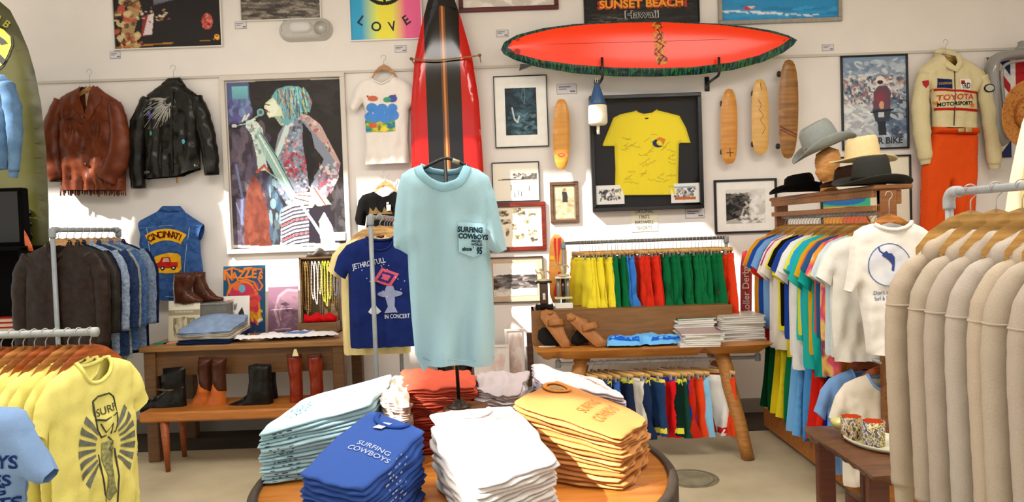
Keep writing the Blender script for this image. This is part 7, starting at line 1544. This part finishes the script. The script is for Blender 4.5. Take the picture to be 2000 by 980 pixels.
# collar and print of the top orange shirt
t, (o, zb), pos = orst[-1]
pts = []
wu = (W4[1]-W4[0]).length; wv = (W4[3]-W4[0]).length
for k in range(28):
    a = 2*PI*k/27; uu = .13+.045/wu*math.cos(a)*1.1; vv = .72+.065/wv*math.sin(a); q = pos(uu, vv); pts.append((q.x-o.x, q.y-o.y, bt+Hh(uu, vv)+.006-zb))
mobj('collar', tube(pts, .009, 8, flat=.0035, up=(0, 0, 1)), mat('#c8823e', 'cloth'), t)
decal_on(orst[-1], W4, Hh, mat('#9a8058', 'cloth'), uvpoly=[(.13+.026/wu*math.cos(2*PI*k/16), .72+.036/wv*math.sin(2*PI*k/16)) for k in range(16)], name='neck_label')
cost, W4, Hh = stack('folded_tshirt', 'coral red folded T-shirt', 'T-shirt', [(797, 762, 2.76), (925, 758, 2.76), (915, 722, 3.04), (787, 724, 3.04)], bt, 17, ['#c85640', '#bf4e3a', '#d06048', '#b84834'], 'coral folded T-shirts', 'behind the shirt stand', 15, wild=.012, dome=.010, bulge=.014, rump=.022)
crst, W4, Hh = stack('folded_tshirt', 'cream pink folded T-shirt', 'T-shirt', [(750, 776, 2.66), (792, 792, 2.58), (800, 735, 3.0), (748, 738, 3.04)], bt, 14, ['#dcc4b4', '#d8bca8', '#e2cebf', '#cfb09c'], 'cream folded T-shirts', 'left of the coral pile', 16, wild=.010, dome=.008, bulge=.012, rump=.02)
gyst, W4, Hh = stack('folded_tshirt', 'pale grey lilac folded T-shirt', 'T-shirt', [(935, 762, 2.78), (1004, 772, 2.74), (1030, 726, 3.06), (938, 724, 3.06)], bt, 16, ['#cdc3c4', '#bcb0b2', '#d6cecd', '#b4a8aa'], 'grey folded T-shirts', 'right of the coral pile', 17, wild=.014, dome=.008, bulge=.013, rump=.022)
list_, W4, Hh = stack('folded_tshirt', 'pale lilac folded T-shirt', 'T-shirt', [(1056, 744, 2.92), (1222, 776, 2.78), (1168, 742, 3.03), (1040, 710, 3.14)], bt, 9, ['#d9ced6', '#cfc4ce', '#e0d8de', '#c8bcc8'], 'lilac folded T-shirts', 'back right on the round table', 18, wild=.010, dome=.014, rump=.014)
for s_, c_, h_ in (('SURFING', (.74, .60), .022), ('COWBOYS', (.80, .42), .022)): decal_on(list_[-1], W4, Hh, mat('#c8945c', 'cloth'), string=s_, c=c_, h=h_, rot=-1.1, sx=.9)
# ================================================================ display shirt on its stand
YF = 2.64
t = thing('shirt_stand', 'thin black metal stand with a T-bar rising from the stacks of shirts', 'stand', (P(897, 800, YF+.02).x, YF+.02, bt+.2))
top = P(869, 312, YF+.02); d_ = top-t.location
IB = mat('#1a1512', 'metal', rough=.45)
mobj('base', lathe([(.0, 0), (.045, 0), (.046, .004), (.03, .010), (.02, .022), (.012, .03), (.0, .03)], 28), mat('#3a2c20', 'metal', rough=.4), t)
mobj('pole', tube([(0, 0, .01), tuple(d_)], .0068, 12), IB, t)
h_ = [P(822, 332, YF+.02)-t.location, P(845, 319, YF+.02)-t.location, P(872, 309, YF+.02)-t.location, P(900, 318, YF+.02)-t.location, P(922, 330, YF+.02)-t.location]
mobj('t_bar', tube(smooth_path([tuple(p_) for p_ in h_], 4), .006, 8), IB, t)
mobj('label_sleeve', tube([tuple(P(884, 313, YF)-t.location), tuple(P(897, 318, YF)-t.location)], .009, 10), mat('#9a9078', 'plastic'), t)
t = thing('printed_tshirt', 'large light blue pocket T-shirt reading SURFING COWBOYS on the central stand', 'T-shirt', P(872, 330, YF))
ol = pxs(t, [(822, 322), (800, 330), (784, 340), (777, 365), (772, 400), (768, 445), (768, 480, 1), (780, 488), (796, 497), (798, 540), (804, 620), (812, 690), (826, 728, 1), (838, 712, 1), (880, 704, 1), (930, 709, 1), (965, 708), (967, 640), (962, 560), (957, 488), (968, 496, 1), (990, 487), (980, 440), (968, 385), (955, 345), (935, 331), (910, 323, 1), (905, 340, 1), (893, 353, 1), (872, 360, 1), (848, 352, 1), (832, 338, 1)], YF)
bk = pxs(t, [(822, 322), (800, 330), (784, 340), (777, 365), (772, 400), (768, 445), (768, 480, 1), (780, 488), (796, 497), (798, 540), (804, 620), (812, 690), (826, 728, 1), (838, 716, 1), (880, 712, 1), (930, 715, 1), (965, 708), (967, 640), (962, 560), (957, 488), (968, 496, 1), (990, 487), (980, 440), (968, 385), (955, 345), (935, 331), (910, 323, 1), (890, 330, 1), (868, 333, 1), (842, 330, 1)], YF)
sc = pxs(t, [(945, 348), (958, 492), (800, 348), (797, 492)], YF)
cl = Cloth(ol, T=.085, Tb=.06, R=.10, fold=.017, wl=.14, back=bk, seed=41, h=.013, crump=.003, creases=[(sc[0][0], sc[0][1], sc[1][0], sc[1][1], .010, .016), (sc[2][0], sc[2][1], sc[3][0], sc[3][1], .008, .010)])
SKY = mat('#9bbfcc', 'cloth', var=.03)
mobj('shirt_body', cl.vf, SKY, t)
cr = pxs(t, [(820, 324), (828, 340), (845, 355), (872, 364), (898, 356), (908, 341), (914, 323)], YF)
def ribbon(pts, w0, w1=None):
    pass
fr_ = smooth_path([(p[0], 0, p[1]) for p in cr], 5); fy = cl.y([p.x for p in fr_], [p.z-.012 for p in fr_])
mobj('collar', join(tube([(p.x, y_-.0005, p.z-.008) for p, y_ in zip(fr_, fy)], .016, 10, flat=.004), tube([(p[0], cl.y(p[0], p[1]-.004, 1)[0]*.8, p[1]) for p in pxs(t, [(820, 324), (842, 332), (868, 336), (892, 333), (913, 325)], YF)], .011, 8, flat=.005)), mat('#8ab5c6', 'cloth', var=.03), t)
pk = pxs(t, [(898, 433), (950, 437), (951, 492), (926, 501), (900, 490)], YF)
mobj('pocket', cl.decal(pk, .012, .007), mat('#9dc5d3', 'cloth', var=.03), t)
DI = mat('#182a34', 'cloth')
for s_, (px_, py_), hh, ro in (('SURFiNG', (921, 449), .018, -.08), ('COWbOYS', (927, 462), .017, -.10), ('MALIBU', (933, 470.5), .0085, -.08), ('WORLD', (933, 477), .0085, -.06), ("since '", (917, 485), .013, -.05), ('95', (938, 489), .023, -.06)):
    mobj('lettering', cl.text(s_, *pxs(t, [(px_, py_)], YF)[0], hh, rot=ro, bold=.045, sx=.86 if len(s_) > 2 else .62, off=.011), DI, t)
mobj('hem_stitch', join(cl.line(pxs(t, [(814, 690), (840, 700), (880, 692), (930, 697), (966, 696)], YF), .0012, .002, seg=4)), mat('#8fb8c8', 'cloth'), t)
# ================================================================ hats on the unit
HZs = 1.78
def hat(label, loc, cr, ch, bw, col, curl=.05, band=None, rz=0, tilt=0, m=None, dent=.028, sx=1.18, brimz=.0, roll=0):
    t = thing('cowboy_hat', label, 'hat', loc, rz, rx=tilt, ry=roll); mm = m or mat(col, 'cloth', rough=.75, scale=60, var=.05)
    V = []; Fc = []; seg = 40
    prof = [(1.0, 0), (1.0, .15), (.97, .45), (.92, .75), (.86, .92), (.76, 1.0), (.5, .99), (.25, .97), (.02, .96)]
    for r_, z in prof:
        for k in range(seg):
            a = 2*PI*k/seg; x = cr*sx*r_*math.cos(a); y = cr*r_*math.sin(a); zz_ = ch*z
            if z > .8: zz_ -= dent*math.exp(-(y/(cr*.30))**2)*(1-.25*abs(math.cos(a))) ; zz_ += .012*math.cos(a)*r_
            pin = 1-.12*max(0, math.cos(a))*abs(math.sin(2*a))*z; V.append((x*pin, y*pin, zz_))
    n_ = len(prof)
    for i in range(n_-1):
        for k in range(seg): j = (k+1) % seg; Fc.append((i*seg+k, i*seg+j, (i+1)*seg+j, (i+1)*seg+k))
    Fc.append(tuple(range((n_-1)*seg, n_*seg)))
    mobj('crown', (V, Fc), mm, t)
    V = []; Fc = []; rr = [0, .25, .5, .75, .92, 1.0, 1.0, .92, .75, .5, .25, 0]
    for i, q in enumerate(rr):
        up = i < 6
        for k in range(seg):
            a = 2*PI*k/seg; ex = cr*sx+bw*q*(1.05); ey = cr+bw*q
            z = curl*(q**2)*(abs(math.sin(a))**1.6)*1.3-curl*.35*q*(math.cos(a)**2)+(.004 if up else -.001)
            if i in (5, 6): z += .0015
            V.append((ex*math.cos(a), (ey-curl*.5*q*q*abs(math.sin(a)))*math.sin(a), z))
    for i in range(len(rr)-1):
        for k in range(seg): j = (k+1) % seg; Fc.append((i*seg+k, i*seg+j, (i+1)*seg+j, (i+1)*seg+k))
    mobj('brim', (V, Fc), mm, t)
    if band: mobj('hat_band', lathe([(cr*1.0+.001, .003), (cr*1.0+.004, .008), (cr*1.0+.003, .034), (cr*.99, .036)], 40, sx=sx, cap=False), mat(band, 'cloth'), t)
    return t
hat('charcoal cowboy hat with a black brim, front end of the hat shelf', (P(1706, 358, 4.02).x, 4.04, P(1706, 358, 4.02).z), .093, .155, .10, '#33332f', curl=.032, band='#171614', rz=.12, tilt=.03)
hat('black hat lying at the far end of the hat shelf', (P(1562, 376, 4.95).x, 4.95, 1.80), .09, .12, .09, '#0b0a0a', curl=.045, band='#1a1816', rz=-.1)
hat('dark brown hat beneath the cream cowboy hat', (P(1668, 352, 4.32).x, 4.34, 1.80), .092, .125, .075, '#2c1a12', curl=.03, rz=0)
hat('cream cowboy hat stacked on a dark hat in the middle of the shelf', (P(1688, 306, 4.34).x, 4.36, 1.945), .09, .15, .085, '#dfc796', curl=.018, rz=.1, dent=.02)
ghx = P(1606, 296, 4.65); t = hat('pale grey cowboy hat with a feather band tilted on a wooden head', (ghx.x+.01, 4.65, ghx.z+.02), .102, .175, .085, '#8f9490', curl=.05, rz=-.1, roll=-.38, dent=.035)
r = random.Random(8)
mobj('feather_band', join(*[tube([(1.18*.096*math.cos(a), .096*math.sin(a), .010+.02*r.random()), (1.18*.106*math.cos(a+.12), .106*math.sin(a+.12), .022+.02*r.random()), (1.18*.102*math.cos(a+.26), .102*math.sin(a+.26), .02+.03*r.random())], [.003, .006, .001], 5) for a in [2*PI*k/60 for k in range(60)]]), mat('#7a4a2a', 'cloth', col2='#c89a6a', scale=60), t, kind='stuff')
t = thing('display_head', 'wooden head form holding up the pale grey cowboy hat', 'stand', (P(1618, 372, 4.65).x, 4.65, 1.78))
hz_ = P(1618, 300, 4.65).z-1.78
mobj('head', xf(Cloth([(-.055, hz_*.30), (-.07, hz_*.42), (-.085, hz_*.52), (-.075, hz_*.6), (-.085, hz_*.75), (-.075, hz_*1.0), (.0, hz_*1.2), (.07, hz_*1.1), (.085, hz_*.8), (.06, hz_*.5), (.045, hz_*.3), (.05, hz_*.1), (.075, .0), (-.055, .0), (-.045, hz_*.12), (-.03, hz_*.26)], T=.06, Tb=.06, R=.07, fold=0, h=.012).vf, (0, 0, 0)), mat('#b87838', 'wood', col2='#d29a58', rough=.4, scale=12), t)
# ================================================================ small bench and tray, right
BZ = .55
t = thing('slab_bench', 'small dark slab bench with plank legs beside the beige sweatshirts', 'bench', (1.63, 3.26, 0))
sl = [(-.185, -.36), (.0, -.345), (.18, -.20), (.20, .05), (.19, .36), (.02, .38), (-.17, .385), (-.195, .30), (-.185, .0)]
cl = Cloth(sl, T=.006, Tb=.055, R=.02, fold=0, h=.05); v, f = cl.vf; mobj('seat', ([(x, z, BZ-.006-y) for x, y, z in v], f), mat('#4a2a18', 'wood', col2='#6b4226', rough=.35), t)
LGm = mat('#4a1f12', 'wood', col2='#5c2a18', rough=.4)
for y_, sy in ((-.24, -1), (.27, 1)):
    for x_ in (-.11, .11): mobj('leg', xf(box(0, 0, .255, .085, .045, .515, .006), (x_, y_, -.0), rx=-.0*sy), LGm, t, smooth=False)
mobj('stretcher', box(0, -.24, .22, .18, .03, .07, .004), LGm, t, smooth=False); mobj('stretcher', box(0, .015, .22, .04, .50, .06, .004), LGm, t, smooth=False)
c_ = PZ(1690, 862, BZ+.02); 
t = thing('serving_tray', 'shallow patterned tray on the small dark bench', 'tray', (1.66, 3.30, BZ+.002), .25)
mobj('tray_rim', join(lathe([(.0, .0), (.13, .0), (.145, .012), (.15, .022), (.146, .024), (.138, .014), (.125, .006), (.0, .006)], 40, sx=.8, sy=1.25)), mat('#d8d4b8', 'plastic', rough=.3), t)
mobj('patterned_panel', join(*[([( .8*r0*math.cos(a), 1.25*r0*math.sin(a), z0) for r0, z0, a in ((.128, .0075, a0), (.148, .0245, a0), (.148, .0245, a1), (.128, .0075, a1))], [(0, 1, 2, 3)]) for a0, a1 in [(PI*1.0+i*.2, PI*1.0+i*.2+.19) for i in range(6)]]), multi_mat(['#1f3a8c', '#b04a5c', '#9cc8cc', '#c85a50', '#24408c'], (14, 14, 14), .3), t, smooth=False)
def cup(label, x, y, r, h, z, cols):
    t = thing('mosaic_cup', label, 'cup', (x, y, z), group='mosaic cups on the tray'); 
    mobj('cup_body', lathe([(.0, 0), (r*.93, 0), (r*.97, .004), (r, h), (r-.004, h), (r*.93, .01), (.0, .01)], 32), multi_mat(cols, (55, 55, 40), .25, .35, .65, 1), t)
    mobj('inner_glaze', lathe([(.0, .012), (r*.92, .012), (r-.0045, h-.001)], 32, cap=False), mat('#d8501c', 'gloss', rough=.4), t); return t
cup('mosaic cup with an orange inside, left one on the tray', P(1663, 850, 3.38).x, 3.38, .047, .105, BZ+.009, ['#3a5a3a', '#8a6a4a', '#d8d0c0', '#8c3a4a', '#b8a850', '#2c2c34'])
cup('mosaic cup with an orange inside, right one on the tray', P(1706, 862, 3.27).x, 3.27, .05, .11, BZ+.009, ['#6a5a2a', '#2c2c3c', '#d8d4e0', '#8a8a4c', '#4a2c2c', '#c8b870'])
t = thing('glass_dish', 'small yellowish glass dish behind the left mosaic cup', 'dish', (P(1640, 845, 3.5).x, 3.48, BZ+.028)); mobj('dish', lathe([(.0, 0), (.03, 0), (.045, .02), (.05, .04), (.047, .04), (.04, .02), (.0, .006)], 24), mat('#c8c478', 'gloss', rough=.15), t)
